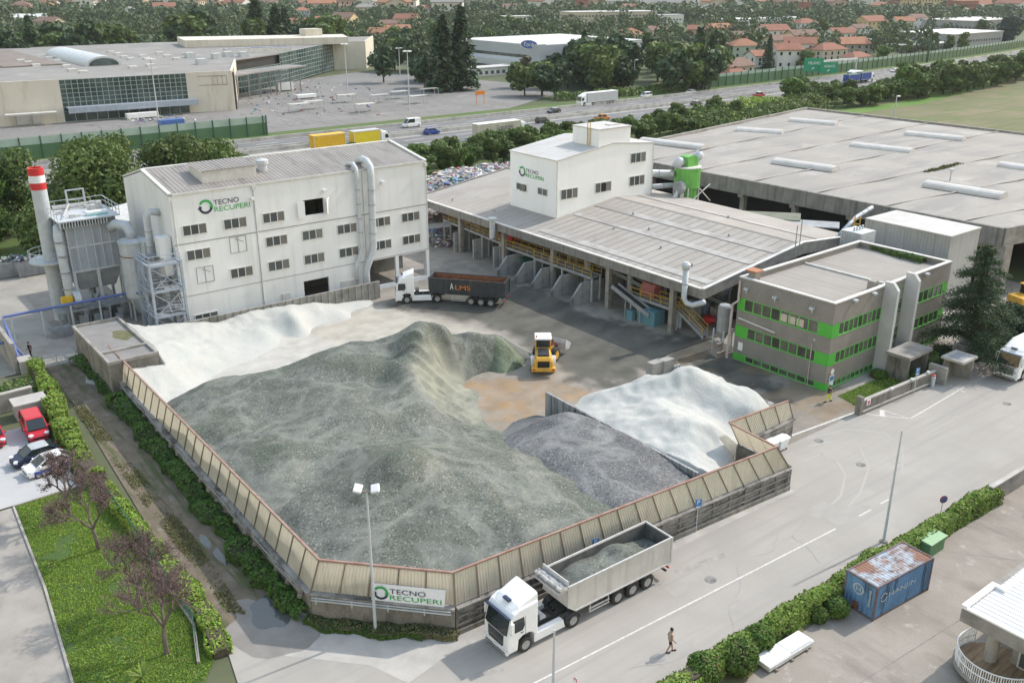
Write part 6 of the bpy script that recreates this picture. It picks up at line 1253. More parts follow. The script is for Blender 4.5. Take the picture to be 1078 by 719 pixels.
mcar('small dark red pickup with pale rear on the near carriageway', 'vanred', 'pickup', 799, 102.5, 1, cat='pickup', mroof='white', name='passing_pickup')
mcar('dark saloon on the far carriageway before the green gantry sign', 'dkgrey', 'sedan', 825, 89, -1)
mcar('white car just past the blue lorry on the motorway', 'white', 'sedan', 941, 76, -1)
mcar('white car far along the motorway beyond the yellow lorry', 'white', 'sedan', 1015, 66, -1)
mcar('small white van parked on the side road by the round trees', 'white', 'mpv', 680, 103, -1, cat='van', name='parked_van')
# motorway lorries
M['curtain'] = mat('beige_curtain', (.50, .465, .41), (.44, .41, .36), .4, .7, streak=((.35, .32, .28), 1, (.8, .8, .15), .72)); M['greycurt'] = mat('grey_curtain', (.47, .49, .51), (.42, .44, .46), .4, .6); M['ycurt'] = mat('yellow_curtain', (.70, .55, .03), (.62, .48, .03), .5, .6); M['bcurt'] = mat('blue_tarpaulin', (.03, .07, .30), (.025, .06, .24), .6, .6); M['gtarp'] = flat('green_tarpaulin', (.04, .13, .09), .7)
def box_lorry(label, px, py, way, boxes, name='trailer_lorry', axl=(), text=None, mc='white'):
    x, y = W(px, py); t = thing(name, label, 'lorry', (0, 0, 0)); tractor(t, mc, detail=False)
    for i, (a, b_, z0, z1, ms, mr) in enumerate(boxes):
        mb = MB(); mb.box(b_, -1.25, z0, a, 1.25, z1); bd = mb.build('cargo_box', M[ms], t)
        mb = MB(); mb.box(b_ - .03, -1.28, z1 - .02, a + .03, 1.28, z1 + .08); mb.build('box_roof', M[mr], bd)
        mb = MB()
        for s in (-1, 1):
            for z in (z0, z1 - .12): q0, q1 = sorted((s * 1.255, s * 1.275)); mb.box(b_, q0, z, a, q1, z + .12)
            for xx in (a - .12, b_ + .02): mb.box(xx, q0, z0, xx + .1, q1, z1)
        mb.build('box_frame', M['grime_white'], bd)
    bk = min(b[1] for b in boxes); mb = MB()
    for s in (-.4, .4): mb.box(bk, s - .05, .8, -4.0, s + .05, 1.1)
    mb.build('chassis', M['dkgrey'], t)
    for xx in axl:
        for s in (-1, 1): wheel(t, xx, s * 1.02, .5, .4)
    if text: put_text(text[0], (text[1], text[2]), M['ink'], t, (text[3], -1.29, text[4]), 0)
    t.location = (x, y, .025); t.rotation_euler = (0, 0, hang(x) + (0 if way > 0 else math.pi)); return t
box_lorry('lorry with a faded beige curtain trailer and dark lettering', 553, 141.5, 1, [(-2.7, -16.4, 1.1, 4.0, 'curtain', 'white')], axl=(-11.6, -12.9, -14.2), text=('GrandeSon', 5.2, 1.3, -10.4, 2.1))
box_lorry('lorry with a plain pale grey curtain trailer on the far carriageway', 609, 112.5, -1, [(-2.7, -16.2, 1.1, 4.0, 'greycurt', 'white')], axl=(-11.6, -12.9, -14.2))
box_lorry('yellow sided lorry pulling a solid yellow box behind the silver factory', 408, 152.0, 1, [(-2.6, -9.9, 1.15, 4.0, 'ycurt', 'greycurt'), (-12.2, -20.6, 1.15, 4.0, 'cy', 'cy')], axl=(-8.2, -14.2, -18.6))
box_lorry('white lorry towing two blue tarpaulin bodies with green tops', 917, 86, 1, [(-2.7, -9.8, 1.2, 3.9, 'bcurt', 'gtarp'), (-11.2, -19.4, 1.2, 3.7, 'bcurt', 'gtarp')], axl=(-8.2, -13.2, -17.6))
box_lorry('short white box lorry half hidden by the roadside trees', 893, 85, -1, [(-2.6, -8.6, 1.1, 3.3, 'white', 'white')], axl=(-7,))
x, y = W(1004, 72.5); t = thing('mixer_lorry', 'far yellow mixer lorry on the near carriageway', 'lorry', (0, 0, 0)); tractor(t, 'white', detail=False, axles=(-1.4, -5.6)); mb = MB(); mb.lathe([(.5, -8.4), (1.1, -7.4), (1.35, -5.4), (1.0, -3.4), (.5, -2.8)], (0, 0, 2.5), 16, 'x'); mb.build('drum', M['ycurt'], t, fix=True); mb = MB(); mb.box(-8.6, -1, 1.0, -2.5, 1, 1.4); mb.box(-8.8, -.6, 1.4, -8.2, .6, 3.6); mb.build('chassis', M['dkgrey'], t)
for s in (-1, 1): wheel(t, -7, s * 1.02, .5, .4)
t.location = (x, y, .025); t.rotation_euler = (0, 0, hang(x))
# ---------------------------------------------------------------- wheel loader
t = thing('wheel_loader', 'yellow articulated wheel loader with a full raised bucket in the yard', 'wheel loader', (0, 0, 0)); M['lyel'] = mat('loader_yellow', (.64, .36, .05), (.54, .30, .05), 1.5, .45, dirt=((.3, .22, .12), 1.5, .6, .8))
mb = MB(); rings = []
for x, w_, z0, z1 in ((-3.5, 1.0, .95, 1.85), (-3.3, 1.05, .9, 2.1), (-2.2, .95, .95, 2.2), (-1.0, .85, 1.0, 2.3)): rings.append([(x, -w_, z0), (x, w_, z0), (x, w_ * .95, z1 - .3), (x, w_ * .7, z1), (x, -w_ * .7, z1), (x, -w_ * .95, z1 - .3)])
mb.loft(rings); o = mb.build('engine_hood', M['lyel'], t, fix=True); bev(o, .05)
mb = MB(); mb.box(-3.52, -.62, 1.0, -3.46, .62, 1.75)
for k in range(5): mb.box(-3.56, -.6, 1.05 + k * .14, -3.52, .6, 1.1 + k * .14)
mb.build('radiator_grille', M['black'], t); mb = MB(); mb.box(-3.0, -.6, 2.16, -1.2, .6, 2.34); mb.tube((-2.2, .3, 2.3), (-2.2, .3, 2.8), .08); mb.build('hood_top', M['dkgrey'], t)
mb = MB(); mb.box(-3.7, -1.28, .62, -3.0, 1.28, 1.08); o = mb.build('counterweight', M['lyel'], t); bev(o, .08)
mb = MB()
for s in (-1, 1): mb.box(-3.71, s * 1.0 - .14, .82, -3.66, s * 1.0 + .14, .98)
mb.build('rear_light', M['rlens'], t); mb = MB(); mb.box(-1.4, -.75, .95, .35, .75, 1.7); mb.build('rear_frame', M['lyel'], t)
mb = MB(); mb.extr([(-1.0, 1.6), (.45, 1.6), (.65, 2.2), (.45, 3.2), (-.9, 3.2)], 'y', -.78, .78); cb = mb.build('cab_window', M['cabglass'], t)
mb = MB()
for s in (-.78, .78):
    for a, b_ in (((-1.0, 1.6), (-.9, 3.2)), ((.45, 1.6), (.65, 2.2)), ((.65, 2.2), (.45, 3.2)), ((-.3, 1.6), (-.25, 3.2))): mb.bar((a[0], s, a[1]), (b_[0], s, b_[1]), .11)
    mb.bar((-1.0, s, 1.62), (.45, s, 1.62), .12)
for z in (1.62, 2.3): mb.bar((-1.02, -.78, z), (-1.02, .78, z), .1)
mb.build('cab_frame', M['lyel'], t); mb = MB(); mb.box(-1.15, -.9, 3.2, .7, .9, 3.4); o = mb.build('cab_roof', M['white'], t); bev(o, .06); mb = MB(); mb.tube((-.8, .7, 3.4), (-.8, .7, 3.65), .08); mb.build('beacon', M['orange'], t)
mb = MB()
for s in (-1, 1): pr = [(-1.9 + .95 * math.cos(q), .8 + .95 * math.sin(q)) for q in [math.pi * (k + .5) / 9 for k in range(9)]] + [(-1.9 + .88 * math.cos(q), .8 + .88 * math.sin(q)) for q in [math.pi * (k + .5) / 9 for k in range(8, -1, -1)]]; a, b_ = sorted((s * .8, s * 1.32)); mb.extr(pr, 'y', a, b_)
mb.build('fender', M['chrome'], t)
for s in (-1, 1): wheel(t, -1.9, s * 1.03, .78, .58, m_r='lyel')
art = Matrix.Translation((.4, 0, 0)) @ Matrix.Rotation(-.45, 4, 'Z') @ Matrix.Translation((-.4, 0, 0))
for s in (-1, 1): wheel(t, 1.4, s * 1.03, .78, .58, m_r='lyel', xf=art)
mb = MB(); mb.box(.5, -.6, .7, 2.0, .6, 1.6); mb.extr([(.9, 1.4), (1.7, 1.4), (1.5, 2.1), (1.0, 2.1)], 'y', -.5, .5); xfb(mb, art).build('front_frame', M['lyel'], t)
mb = MB()
for s in (-.5, .5): mb.bar((1.2, s, 1.95), (2.7, s, 1.5), .16, .34); mb.bar((2.7, s, 1.5), (3.3, s, 1.0), .16, .3)
mb.bar((1.3, 0, 2.1), (2.4, 0, 2.3), .18); mb.bar((2.4, 0, 2.3), (3.2, 0, 1.5), .14); M['maroon'] = flat('dark_red_lift', (.16, .04, .04), .5); xfb(mb, art).build('lift_arm', M['maroon'], t)
mb = MB(); pr = [(3.2, .75), (3.15, 1.5), (3.3, 1.95), (3.36, 1.93), (3.24, 1.5), (3.3, .82), (4.3, .62), (4.75, 1.05), (4.8, 1.0), (4.3, .52)]; mb.extr(pr, 'y', -1.5, 1.5)
for s in (-1.5, 1.45): mb.extr([(3.2, .75), (3.15, 1.5), (3.3, 1.95), (4.75, 1.1), (4.3, .55)], 'y', s, s + .06)
bk = xfb(mb, art).build('bucket', M['chrome'], t, fix=True); mb = MB(); n = 10; vs = [(3.26 + 1.45 * k / n, -1.42 + 2.84 * j / n, 1.75 - .62 * k / n + .25 * math.sin(math.pi * j / n) * math.sin(math.pi * k / n) + .06 * noise.noise(Vector((k, j, 3)))) for j in range(n + 1) for k in range(n + 1)]
mb.add(vs, [(j * (n + 1) + k, j * (n + 1) + k + 1, (j + 1) * (n + 1) + k + 1, (j + 1) * (n + 1) + k) for j in range(n) for k in range(n)]); xfb(mb, art).build('bucket_load', M['cullet4'], bk, smooth=True, fix=True)
lx, ly = W(571, 384); t.location = (lx + .1, ly + .1, .012); t.rotation_euler = (0, 0, rad(52))
# excavator half out of the scene beyond the cedar
t = thing('excavator', 'orange-yellow excavator partly hidden behind the cedar', 'excavator', (0, 0, 0)); mb = MB()
for s in (-1, 1): mb.box(-1.7, s * 1.1 - .25, 0, 1.7, s * 1.1 + .25, .8)
o = mb.build('track', M['rubber'], t); mb = MB(); mb.box(-1.9, -1.25, 1.0, 1.2, 1.25, 1.9); o = mb.build('upper_body', M['lyel'], t); bev(o, .1); mb = MB(); mb.box(.0, .2, 1.9, 1.3, 1.2, 3.0); mb.build('cab_window', M['cabglass'], t)
mb = MB(); mb.box(-.1, .1, 3.0, 1.4, 1.3, 3.15)
for a in (0, 1.25):
    for b_ in (.2, 1.15): mb.box(a, b_, 1.9, a + .1, b_ + .1, 3.0)
mb.build('cab_frame', M['lyel'], t); mb = MB(); mb.bar((1.2, -.4, 1.7), (3.6, -.4, 4.2), .4, .5); mb.bar((3.6, -.4, 4.2), (5.2, -.4, 2.4), .3, .35); mb.build('boom', M['lyel'], t); mb = MB(); mb.extr([(4.9, 2.4), (5.5, 2.4), (5.7, 1.5), (5.0, 1.2)], 'y', -.9, .1); mb.build('bucket', M['galvdark'], t)
t.location = (119.5, 48.6, 0); t.rotation_euler = (0, 0, rad(-20))
# ---------------------------------------------------------------- people
def chain_mesh(name, pts, edges, radii, m, parent, sub=1):
    me = bpy.data.meshes.new(name); me.from_pydata(pts, edges, []); o = bpy.data.objects.new(name, me); COL.objects.link(o)
    o.modifiers.new('skin', 'SKIN'); sv = me.skin_vertices[0].data
    for i, r_ in enumerate(radii): sv[i].radius = (r_, r_) if not isinstance(r_, tuple) else r_
    sv[0].use_root = True; s = o.modifiers.new('sub', 'SUBSURF'); s.levels = sub; s.render_levels = sub
    dg = bpy.context.evaluated_depsgraph_get(); dg.update(); nm = bpy.data.meshes.new_from_object(o.evaluated_get(dg)); bpy.data.objects.remove(o)
    nm.materials.clear(); nm.materials.append(M[m]); nm.name = name; nm.polygons.foreach_set('use_smooth', [True] * len(nm.polygons)); return meshobj(name, nm, parent) if parent is not None else nm
def person(label, loc, rz, mtop, mleg, mhair='black', shorts=False, stride=.22, sleeves=True, extra=None):
    t = thing('person', label, 'person', (0, 0, 0)); s = stride
    J = {'pel': (0, 0, .95), 'bel': (.01, 0, 1.12), 'che': (.02, 0, 1.36), 'nec': (.02, 0, 1.50), 'hd0': (.05, 0, 1.58), 'hd1': (.05, 0, 1.70),
         'hL': (0, .10, .90), 'kL': (s * .62, .10, .50), 'aL': (s * .9, .10, .09), 'tL': (s * .9 + .17, .11, .04), 'hR': (0, -.10, .90), 'kR': (-s * .25, -.10, .50), 'aR': (-s * 1.15, -.10, .13), 'tR': (-s * 1.15 + .16, -.11, .04),
         'sL': (.01, .19, 1.42), 'eL': (-.12, .25, 1.16), 'wL': (-.05, .27, .92), 'pL': (-.02, .27, .84), 'sR': (.01, -.19, 1.42), 'eR': (.05, -.25, 1.15), 'wR': (.2, -.26, .96), 'pR': (.25, -.25, .89)}
    N = list(J); E_ = [('pel', 'bel'), ('bel', 'che'), ('che', 'nec'), ('nec', 'hd0'), ('hd0', 'hd1'), ('pel', 'hL'), ('hL', 'kL'), ('kL', 'aL'), ('aL', 'tL'), ('pel', 'hR'), ('hR', 'kR'), ('kR', 'aR'), ('aR', 'tR'), ('che', 'sL'), ('sL', 'eL'), ('eL', 'wL'), ('wL', 'pL'), ('che', 'sR'), ('sR', 'eR'), ('eR', 'wR'), ('wR', 'pR')]
    rd = dict(pel=.14, bel=.135, che=.15, nec=.06, hd0=.085, hd1=.095, hL=.09, hR=.09, kL=.062, kR=.062, aL=.045, aR=.045, tL=.04, tR=.04, sL=.06, sR=.06, eL=.045, eR=.045, wL=.032, wR=.032, pL=.04, pR=.04)
    pts = [J[n] for n in N]; ed = [(N.index(a), N.index(b_)) for a, b_ in E_]; r_ = [rd[n] for n in N]
    for sd, p, q in (('L', 'pL', 'wL'), ('R', 'pR', 'wR')):       # five fingers per hand
        a = Vector(J[p]); d = (a - Vector(J[q])).normalized(); sg = 1 if sd == 'L' else -1
        for k in range(5):
            off = Vector(((k - 1.5) * .018, 0, 0)) if k < 4 else Vector((.045, -.01 * sg, .02)); ln = (.075, .09, .085, .065, .05)[k]
            i0 = len(pts); pts += [tuple(a + off * .9 + d * .03), tuple(a + off * 1.1 + d * (.03 + ln * .6)), tuple(a + off * 1.1 + d * (.03 + ln) + Vector((.01, -.012 * sg, 0)))]; ed += [(N.index(p), i0), (i0, i0 + 1), (i0 + 1, i0 + 2)]; r_ += [.011, .010, .008]
    pts += [(.145, 0, 1.655)]; ed += [(N.index('hd0'), len(pts) - 1)]; r_ += [.016]     # nose
    chain_mesh('body', pts, ed, r_, 'skin', t)
    chain_mesh('shirt', [J['bel'], J['che'], (.02, 0, 1.47), (J['pel'][0], 0, .98), J['sL'], J['sR'], tuple(Vector(J['sL']).lerp(Vector(J['eL']), .75 if sleeves else .4)), tuple(Vector(J['sR']).lerp(Vector(J['eR']), .75 if sleeves else .4))], [(0, 1), (1, 2), (0, 3), (1, 4), (1, 5), (4, 6), (5, 7)], [.155, .172, .085, .155, .078, .078, .062, .062], mtop, t)
    f = .7 if shorts else 1.0
    e = [Vector(J['kL']), Vector(J['kR'])]; pp = [J['pel'], (0, 0, 1.04), J['hL'], J['hR'], tuple(Vector(J['hL']).lerp(e[0], f)), tuple(Vector(J['hR']).lerp(e[1], f))]; ee = [(0, 1), (0, 2), (0, 3), (2, 4), (3, 5)]; rr = [.16, .15, .112, .112, .088, .088]
    if not shorts: pp += [tuple(Vector(J['kL']).lerp(Vector(J['aL']), .9)), tuple(Vector(J['kR']).lerp(Vector(J['aR']), .9))]; ee += [(4, 6), (5, 7)]; rr[4:] = [.082, .082, .066, .066]
    chain_mesh('shorts' if shorts else 'trousers', pp, ee, rr, mleg, t)
    mb = MB(); mb.lathe([(.03, 1.83), (.085, 1.80), (.112, 1.74), (.116, 1.68), (.10, 1.65)], (.032, 0, 0), 14); mb.build('hair', M[mhair], t, smooth=True)
    for sg in (1, -1):
        mb = MB(); mb.lathe([(.004, -.012), (.014, 0), (.004, .012)], (.137, .035 * sg, 1.675), 6, 'x'); mb.build('eye', M['black'], t); mb = MB(); mb.box(.03, sg * .1 - .012, 1.63, .06, sg * .1 + .012, 1.70); mb.build('ear', M['skin'], t)
        a = J['tL' if sg > 0 else 'tR']; b_ = J['aL' if sg > 0 else 'aR']; mb = MB(); mb.bar((b_[0] - .06, b_[1], .05), (a[0] + .08, a[1], .045), .10, .09); o = mb.build('shoe', M['black'], t); bev(o, .03, 2)
    if extra: extra(t)
    t.location = (*loc, .012); t.rotation_euler = (0, 0, rz); return t
M['beige'] = flat('beige_cloth', (.36, .31, .25), .9); M['hivis'] = flat('hi_vis_yellow', (.60, .68, .04), .7); M['navycloth'] = flat('navy_cloth', (.015, .02, .04), .9)
person('walker in a beige top and dark shorts on the road beside the hedge', W(705, 686), rad(-35), 'beige', 'navycloth', shorts=True, stride=.2)
person('worker in navy top and bright yellow trousers walking by the office corner', W(872, 423), rad(150), 'navycloth', 'hivis', stride=.34)
person('worker in dark clothes standing at the head of the lane', W(33, 376), rad(200), 'navycloth', 'navycloth', stride=.1)
# ---------------------------------------------------------------- street furniture
def lamp_post(x, y, h, label, heads=0, lean=0, name='lamp_post'):
    t = thing(name, label, 'lamp post', (x, y, 0)); mb = MB(); mb.path([(x, y, 0), (x, y, h * .5), (x, y, h)], [.11, .085, .055], 10); mb.build('pole', M['galv'], t); mb = MB(); mb.lathe([(.28, 0), (.28, .12), (.14, .2)], (x, y, 0), 10); mb.build('base', M['concrete'], t)
    if heads:
        ca, sa = math.cos(-.66), math.sin(-.66)
        mb = MB(); mb.bar((x - .55 * ca, y - .55 * sa, h), (x + .55 * ca, y + .55 * sa, h), .09); mb.build('crossbar', M['rustp'], t)
        for s in (-1, 1): mb = MB(); mb.obox((x + s * .52 * ca, y + s * .52 * sa, h + .2), (.52, .6, .2), Matrix.Rotation(-.66, 3, 'Z') @ Matrix.Rotation(-s * .25, 3, 'Y') @ Matrix.Rotation(.45, 3, 'X')); o = mb.build('lamp_head', M['lamp'], t); bev(o, .04)
    return t
lamp_post(*W(395.5, 665), 10.3, 'tall galvanised lamp post with twin floodlights at the fence corner', 1)
x, y = W(582, 742); lamp_post(x, y, 5.3, 'slim bare grey pole rising in front of the white cab lorry')
lamp_post(*W(930, 570), 9.2, 'slim dark grey pole leaning beside the hedge and blue container')
def road_sign(x, y, h, label, draw, rz):
    t = thing('road_sign', label, 'road sign', (x, y, 0)); mb = MB(); mb.tube((x, y, 0), (x, y, h + .3), .035, n=8); mb.build('pole', M['galv'], t); c = Vector((x, y, h)); fw_ = Vector((math.sin(rz), -math.cos(rz), 0)); draw(t, c + fw_ * .05, rz, fw_); return t
def disc(t, c, r, m, name, rz, fw_, d=.012):
    mb = MB(); n = 20; rt = Vector((math.cos(rz), math.sin(rz), 0)); a = [c + rt * (r * math.cos(6.2832 * k / n)) + Vector((0, 0, r * math.sin(6.2832 * k / n))) for k in range(n)]
    mb.add([tuple(p) for p in a] + [tuple(p + fw_ * d) for p in a], [tuple(range(n))[::-1], tuple(range(n, 2 * n))] + [(k, (k + 1) % n, n + (k + 1) % n, n + k) for k in range(n)]); return mb.build(name, M[m], t, fix=True)
def noparking(t, c, rz, f): disc(t, c, .33, 'red', 'sign_rim', rz, f); disc(t, c + f * .014, .25, 'signblue', 'sign_face', rz, f); rt = Vector((math.cos(rz), math.sin(rz), 0)); mb = MB(); mb.bar(c + f * .032 - rt * .17 + Vector((0, 0, .17)), c + f * .032 + rt * .17 - Vector((0, 0, .17)), .02, .08, up=tuple(f)); mb.build('red_slash', M['red'], t)
def noentry(t, c, rz, f): disc(t, c, .32, 'red', 'sign_rim', rz, f); disc(t, c + f * .014, .24, 'signwhite', 'sign_face', rz, f)
def parking(t, c, rz, f):
    rt = Vector((math.cos(rz), math.sin(rz), 0)); mb = MB(); mb.obox(c, (.5, .03, .75), Matrix.Rotation(rz, 3, 'Z')); mb.build('sign_panel', M['signblue'], t); put_text('P', (.22, .36), M['signwhite'], t, c + f * .02 - rt * .11 + Vector((0, 0, -.05)), rz); mb = MB(); mb.obox(c + f * .018 + Vector((0, 0, -.27)), (.36, .01, .1), Matrix.Rotation(rz, 3, 'Z')); mb.build('sign_bar', M['signwhite'], t)
road_sign(*W(990, 541), 1.35, 'round blue sign with a red rim behind the hedge by the road', noparking, -.5)
road_sign(*W(606, 748), 2.0, 'round red-rimmed sign near the slim bare pole at the road edge', noentry, -1.9)
road_sign(*W(732.5, 560), 2.5, 'blue parking sign on a post against the fence behind the trailer', parking, -.4)
x, y = W(623, 607); road_sign(x, 39.9, 2.9, 'blue sign peeping above the silver tipper trailer side', parking, -.4)
road_sign(*W(961.5, 416), 2.6, 'blue and white parking sign behind the office garden wall', parking, -.3)
# white wheeled bins
for i, (x, y) in enumerate(((64.2, 43.9), (62.9, 44.0))):
    t = thing('wheeled_bin', 'white wheeled bin standing clear of the fence' if i == 0 else 'white wheeled bin half tucked into the fence notch', 'bin', (x, y, 0)); mb = MB(); a, b_ = .62, .45; mb.loft([[(x - a * .8, y - b_ * .8, .18), (x + a * .8, y - b_ * .8, .18), (x + a * .8, y + b_ * .8, .18), (x - a * .8, y + b_ * .8, .18)], [(x - a, y - b_, 1.1), (x + a, y - b_, 1.1), (x + a, y + b_, 1.1), (x - a, y + b_, 1.1)]]); o = mb.build('tub', M['white'], t, fix=True); bev(o, .04)
    mb = MB(); mb.extr([(y - .5, 1.1), (y + .5, 1.1), (y + .5, 1.22), (y, 1.34), (y - .5, 1.22)], 'x', x - .68, x + .68); mb.build('lid', M['white'], t)
    for sx in (-.45, .45):
        for sy in (-.3, .3): mb = MB(); mb.lathe([(.09, -.04), (.09, .04)], (x + sx, y + sy, .09), 10, 'y'); mb.build('castor', M['black'], t)
# office garden wall, gate pillars, bollard
t = thing('garden_wall', 'low concrete wall with a pale cap beside the office lawn', 'wall', (83, 43.5, 0)); mb = MB(); mb.bar((76.2, 43.8, .65), (89.0, 43.4, .65), .28, 1.3); mb.build('wall', M['wconc'], t); mb = MB(); mb.bar((76.1, 43.8, 1.36), (89.1, 43.4, 1.36), .36, .12); mb.build('cap', M['lightpatch'], t); mb = MB(); mb.bar((76.2, 43.55, .3), (89, 43.15, .3), .14, .14); mb.build('ledge', M['lightpatch'], t); mb = MB(); mb.box(75.8, 43.5, 0, 76.2, 44.1, 1.9); mb.build('end_pillar', M['wconc'], t)
mb = MB(); mb.box(76.9, 43.57, .75, 77.5, 43.6, 1.35); mb.build('notice', M['signwhite'], t); mb = MB(); mb.box(77.05, 43.55, .85, 77.35, 43.565, 1.2); mb.build('notice_mark', M['red'], t)
for k, x in enumerate((80.5, 84.2, 87.2)): mb = MB(); mb.box(x, 43.2, 1.5, x + .22, 43.5, 1.7); mb.build('wall_lamp', M['lamp'], t)
t = thing('gatehouse', 'small open concrete gate shelter with a flat slab roof', 'shelter', (91.3, 42.3, 0)); mb = MB(); mb.box(89.9, 41.2, 2.4, 92.8, 43.6, 2.65); mb.build('roof_slab', M['lightpatch'], t); mb = MB(); mb.box(92.3, 41.4, 0, 92.6, 43.4, 2.4); mb.build('side_wall', M['concrete'], t); mb = MB(); mb.box(90.1, 43.1, 0, 92.3, 43.35, 2.4); mb.build('back_wall', M['wconc'], t); mb = MB(); mb.box(90.3, 41.7, 2.652, 92.3, 43.1, 2.68); mb.build('roof_panel', M['galvdark'], t)
mb = MB(); mb.box(88.9, 42.3, 0, 89.3, 44.2, 1.9); mb.box(89.3, 43.0, 0, 90.0, 43.3, 1.7); mb.top('gate_pillar', M['concrete'], 'solid grey concrete gate pillar beside the open shelter', 'gate pillar')
t = thing('boundary_fence', 'dark iron fence on a low wall running past the cedar', 'fence', (97.5, 43.9, 0)); mb = MB(); mb.bar((92.7, 43.8, .5), (112, 44.6, .5), .25, 1.0); mb.build('base_wall', M['wconc'], t); mb = MB(); mb.bar((92.7, 43.8, 1.9), (112, 44.6, 1.9), .05)
for k in range(64): x = 92.7 + k * .3; y = 43.8 + k * .0125; mb.bar((x, y, 1), (x, y, 1.9), .035)
mb.build('railing', M['galvdark'], t); mb = MB(); mb.box(94.2, 43.5, 0, 96.4, 44.6, 2.6); mb.build('pillar', M['wconc'], t); mb = MB(); mb.box(99.0, 43.6, 0, 99.7, 44.4, 2.3); mb.build('pillar', M['wconc'], t)
mb = MB(); x, y = W(952, 418); x, y = 87.7, 42.9; mb.lathe([(.2, 0), (.2, 1.1), (.16, 1.2)], (x, y, 0), 12); o = mb.top('bollard', M['galv'], 'short grey bollard with a red top beside the gate pillar', 'bollard'); mb = MB(); mb.lathe([(.17, 1.2), (.17, 1.32), (.05, 1.36)], (x, y, 0), 12); mb.build('red_cap', M['red'], o)
# blue shipping container and things around it
t = thing('shipping_container', 'rusty blue shipping container standing on the forecourt beside the hedge', 'container', (0, 0, 0)); ORG[t] = Vector()
M['cblue'] = mat('container_blue', (.15, .30, .50), (.125, .25, .42), .8, .6, streak=((.06, .10, .15), 1, (1.6, 1.6, .25), .64), dirt=((.20, .10, .06), .75, .66, .72)); M['croof'] = mat('container_roof_rust', (.40, .46, .51), (.32, .38, .44), .8, .7, dirt=((.24, .125, .085), .6, .42, .54), streak=((.16, .10, .08), 1, (.9, 1.6, 1), .64))
L, Wd, H = 6.06, 2.44, 2.59
def ribs(mb, a, b_, z0, z1, axis, at, out, pitch=.26, dep=.04):
    n = int((b_ - a) / pitch); st = (b_ - a) / n; v = []
    for i in range(n):
        for t_, d in ((0, 0), (.3, 0), (.5, -dep), (.8, -dep)): v.append((a + (i + t_) * st, d))
    v.append((b_, 0)); P = [((x, at + out * d, z) if axis == 'y' else (at + out * d, x, z)) for z in (z0, z1) for x, d in v]; m = len(v); return mb.add(P, [(i, i + 1, m + i + 1, m + i) for i in range(m - 1)])
mb = MB(); ribs(mb, .12, L - .12, .15, H - .1, 'y', 0.03, -1); ribs(mb, .12, L - .12, .15, H - .1, 'y', Wd - .03, 1); ribs(mb, .12, Wd - .12, .15, H - .1, 'x', .03, -1, .3, .03); ribs(mb, .12, Wd - .12, .15, H - .1, 'x', L - .03, 1); mb.box(.1, .1, .1, L - .1, Wd - .1, .16); mb.build('side_panel', M['cblue'], t)
mb = MB(); n = 22; vs = []
for i in range(n):
    for t_, d in ((0, 0), (.5, 0), (.6, .025), (.9, .025)): vs.append((.1 + (L - .2) * (i + t_) / n, d))
vs.append((L - .1, 0)); mb.add([(x, y, H - .06 + d) for y in (.06, Wd - .06) for x, d in vs], [(i, i + 1, len(vs) + i + 1, len(vs) + i) for i in range(len(vs) - 1)]); mb.build('roof', M['croof'], t)
M['crust'] = mat('container_frame', (.14, .16, .20), (.17, .085, .06), 1.6, .8); mb = MB()
for x in (0.06, L - .06):
    for y in (0.06, Wd - .06): mb.box(x - .07, y - .07, 0, x + .07, y + .07, H)
for z in (.08, H - .05):
    for y in (0.06, Wd - .06): mb.bar((.1, y, z), (L - .1, y, z), .1, .13)
    for x in (0.06, L - .06): mb.bar((x, .1, z), (x, Wd - .1, z), .1, .13)
mb.build('corner_frame', M['crust'], t)
M['faded'] = mat('faded_white', (.62, .66, .68), (.35, .42, .48), 3, .7)
put_text('HANJIN', (2.9, .5), M['faded'], t, (1.35, -.012, 1.25), 0)
for a0, a1 in ((20, 160), (200, 340)): o = arc_arrow(.30, a0, a1, .075).build('ring_mark', M['faded'], t); o.location = (.85, -.012, 1.55)
for a0, a1 in ((5, 175), (185, 355)): o = arc_arrow(.36, a0, a1, .09).build('ring_mark', M['faded'], t); o.location = (-.012, 1.35, 1.75); o.rotation_euler = (0, 0, -math.pi / 2)
put_text('H', (.36, .4), M['faded'], t, (-.012, 1.53, 1.55), -math.pi / 2)
for k in range(9): mb = MB(); mb.box(-.014, .38, .9 + k * .14, -.008, .52, .98 + k * .14); mb.build('stencil_mark', M['faded'], t)
mb = MB(); mb.box(-.02, 1.2, .2, .0, 1.65, .75); mb.build('rust_patch', M['rust'], t)
t.location = (*W(918.4, 654.3), .014); t.rotation_euler = (0, 0, .592 - .66)
t = thing('green_skip', 'small green lidded box behind the blue container', 'bin', (60, 27.6, 0)); mb = MB(); M['skipg'] = flat('pale_green_paint', (.13, .26, .12), .6); x, y = 59.9, 27.45; mb.box(x - 1.0, y - .6, 0, x + 1.0, y + .6, 1.1); mb.build('box', M['skipg'], t); mb = MB(); mb.extr([(y - .7, 1.1), (y + .7, 1.1), (y + .7, 1.3), (y - .7, 1.18)], 'x', x - 1.1, x + 1.1); M['skipl'] = flat('pale_green_lid', (.24, .40, .22), .6); mb.build('lid', M['skipl'], t)
t = thing('panel_stack', 'long stack of white insulated panels on timber by the hedge', 'panel stack', (42.1, 26.8, 0)); mb = MB()
for k in range(3): mb.obox((40.6 + k * 1.5, 26.75, .08), (.14, 1.3, .16), Matrix.Rotation(-.03, 3, 'Z'))
mb.build('timber', M['rustp'], t); M['wood'] = flat('raw_timber', (.36, .24, .13), .8)
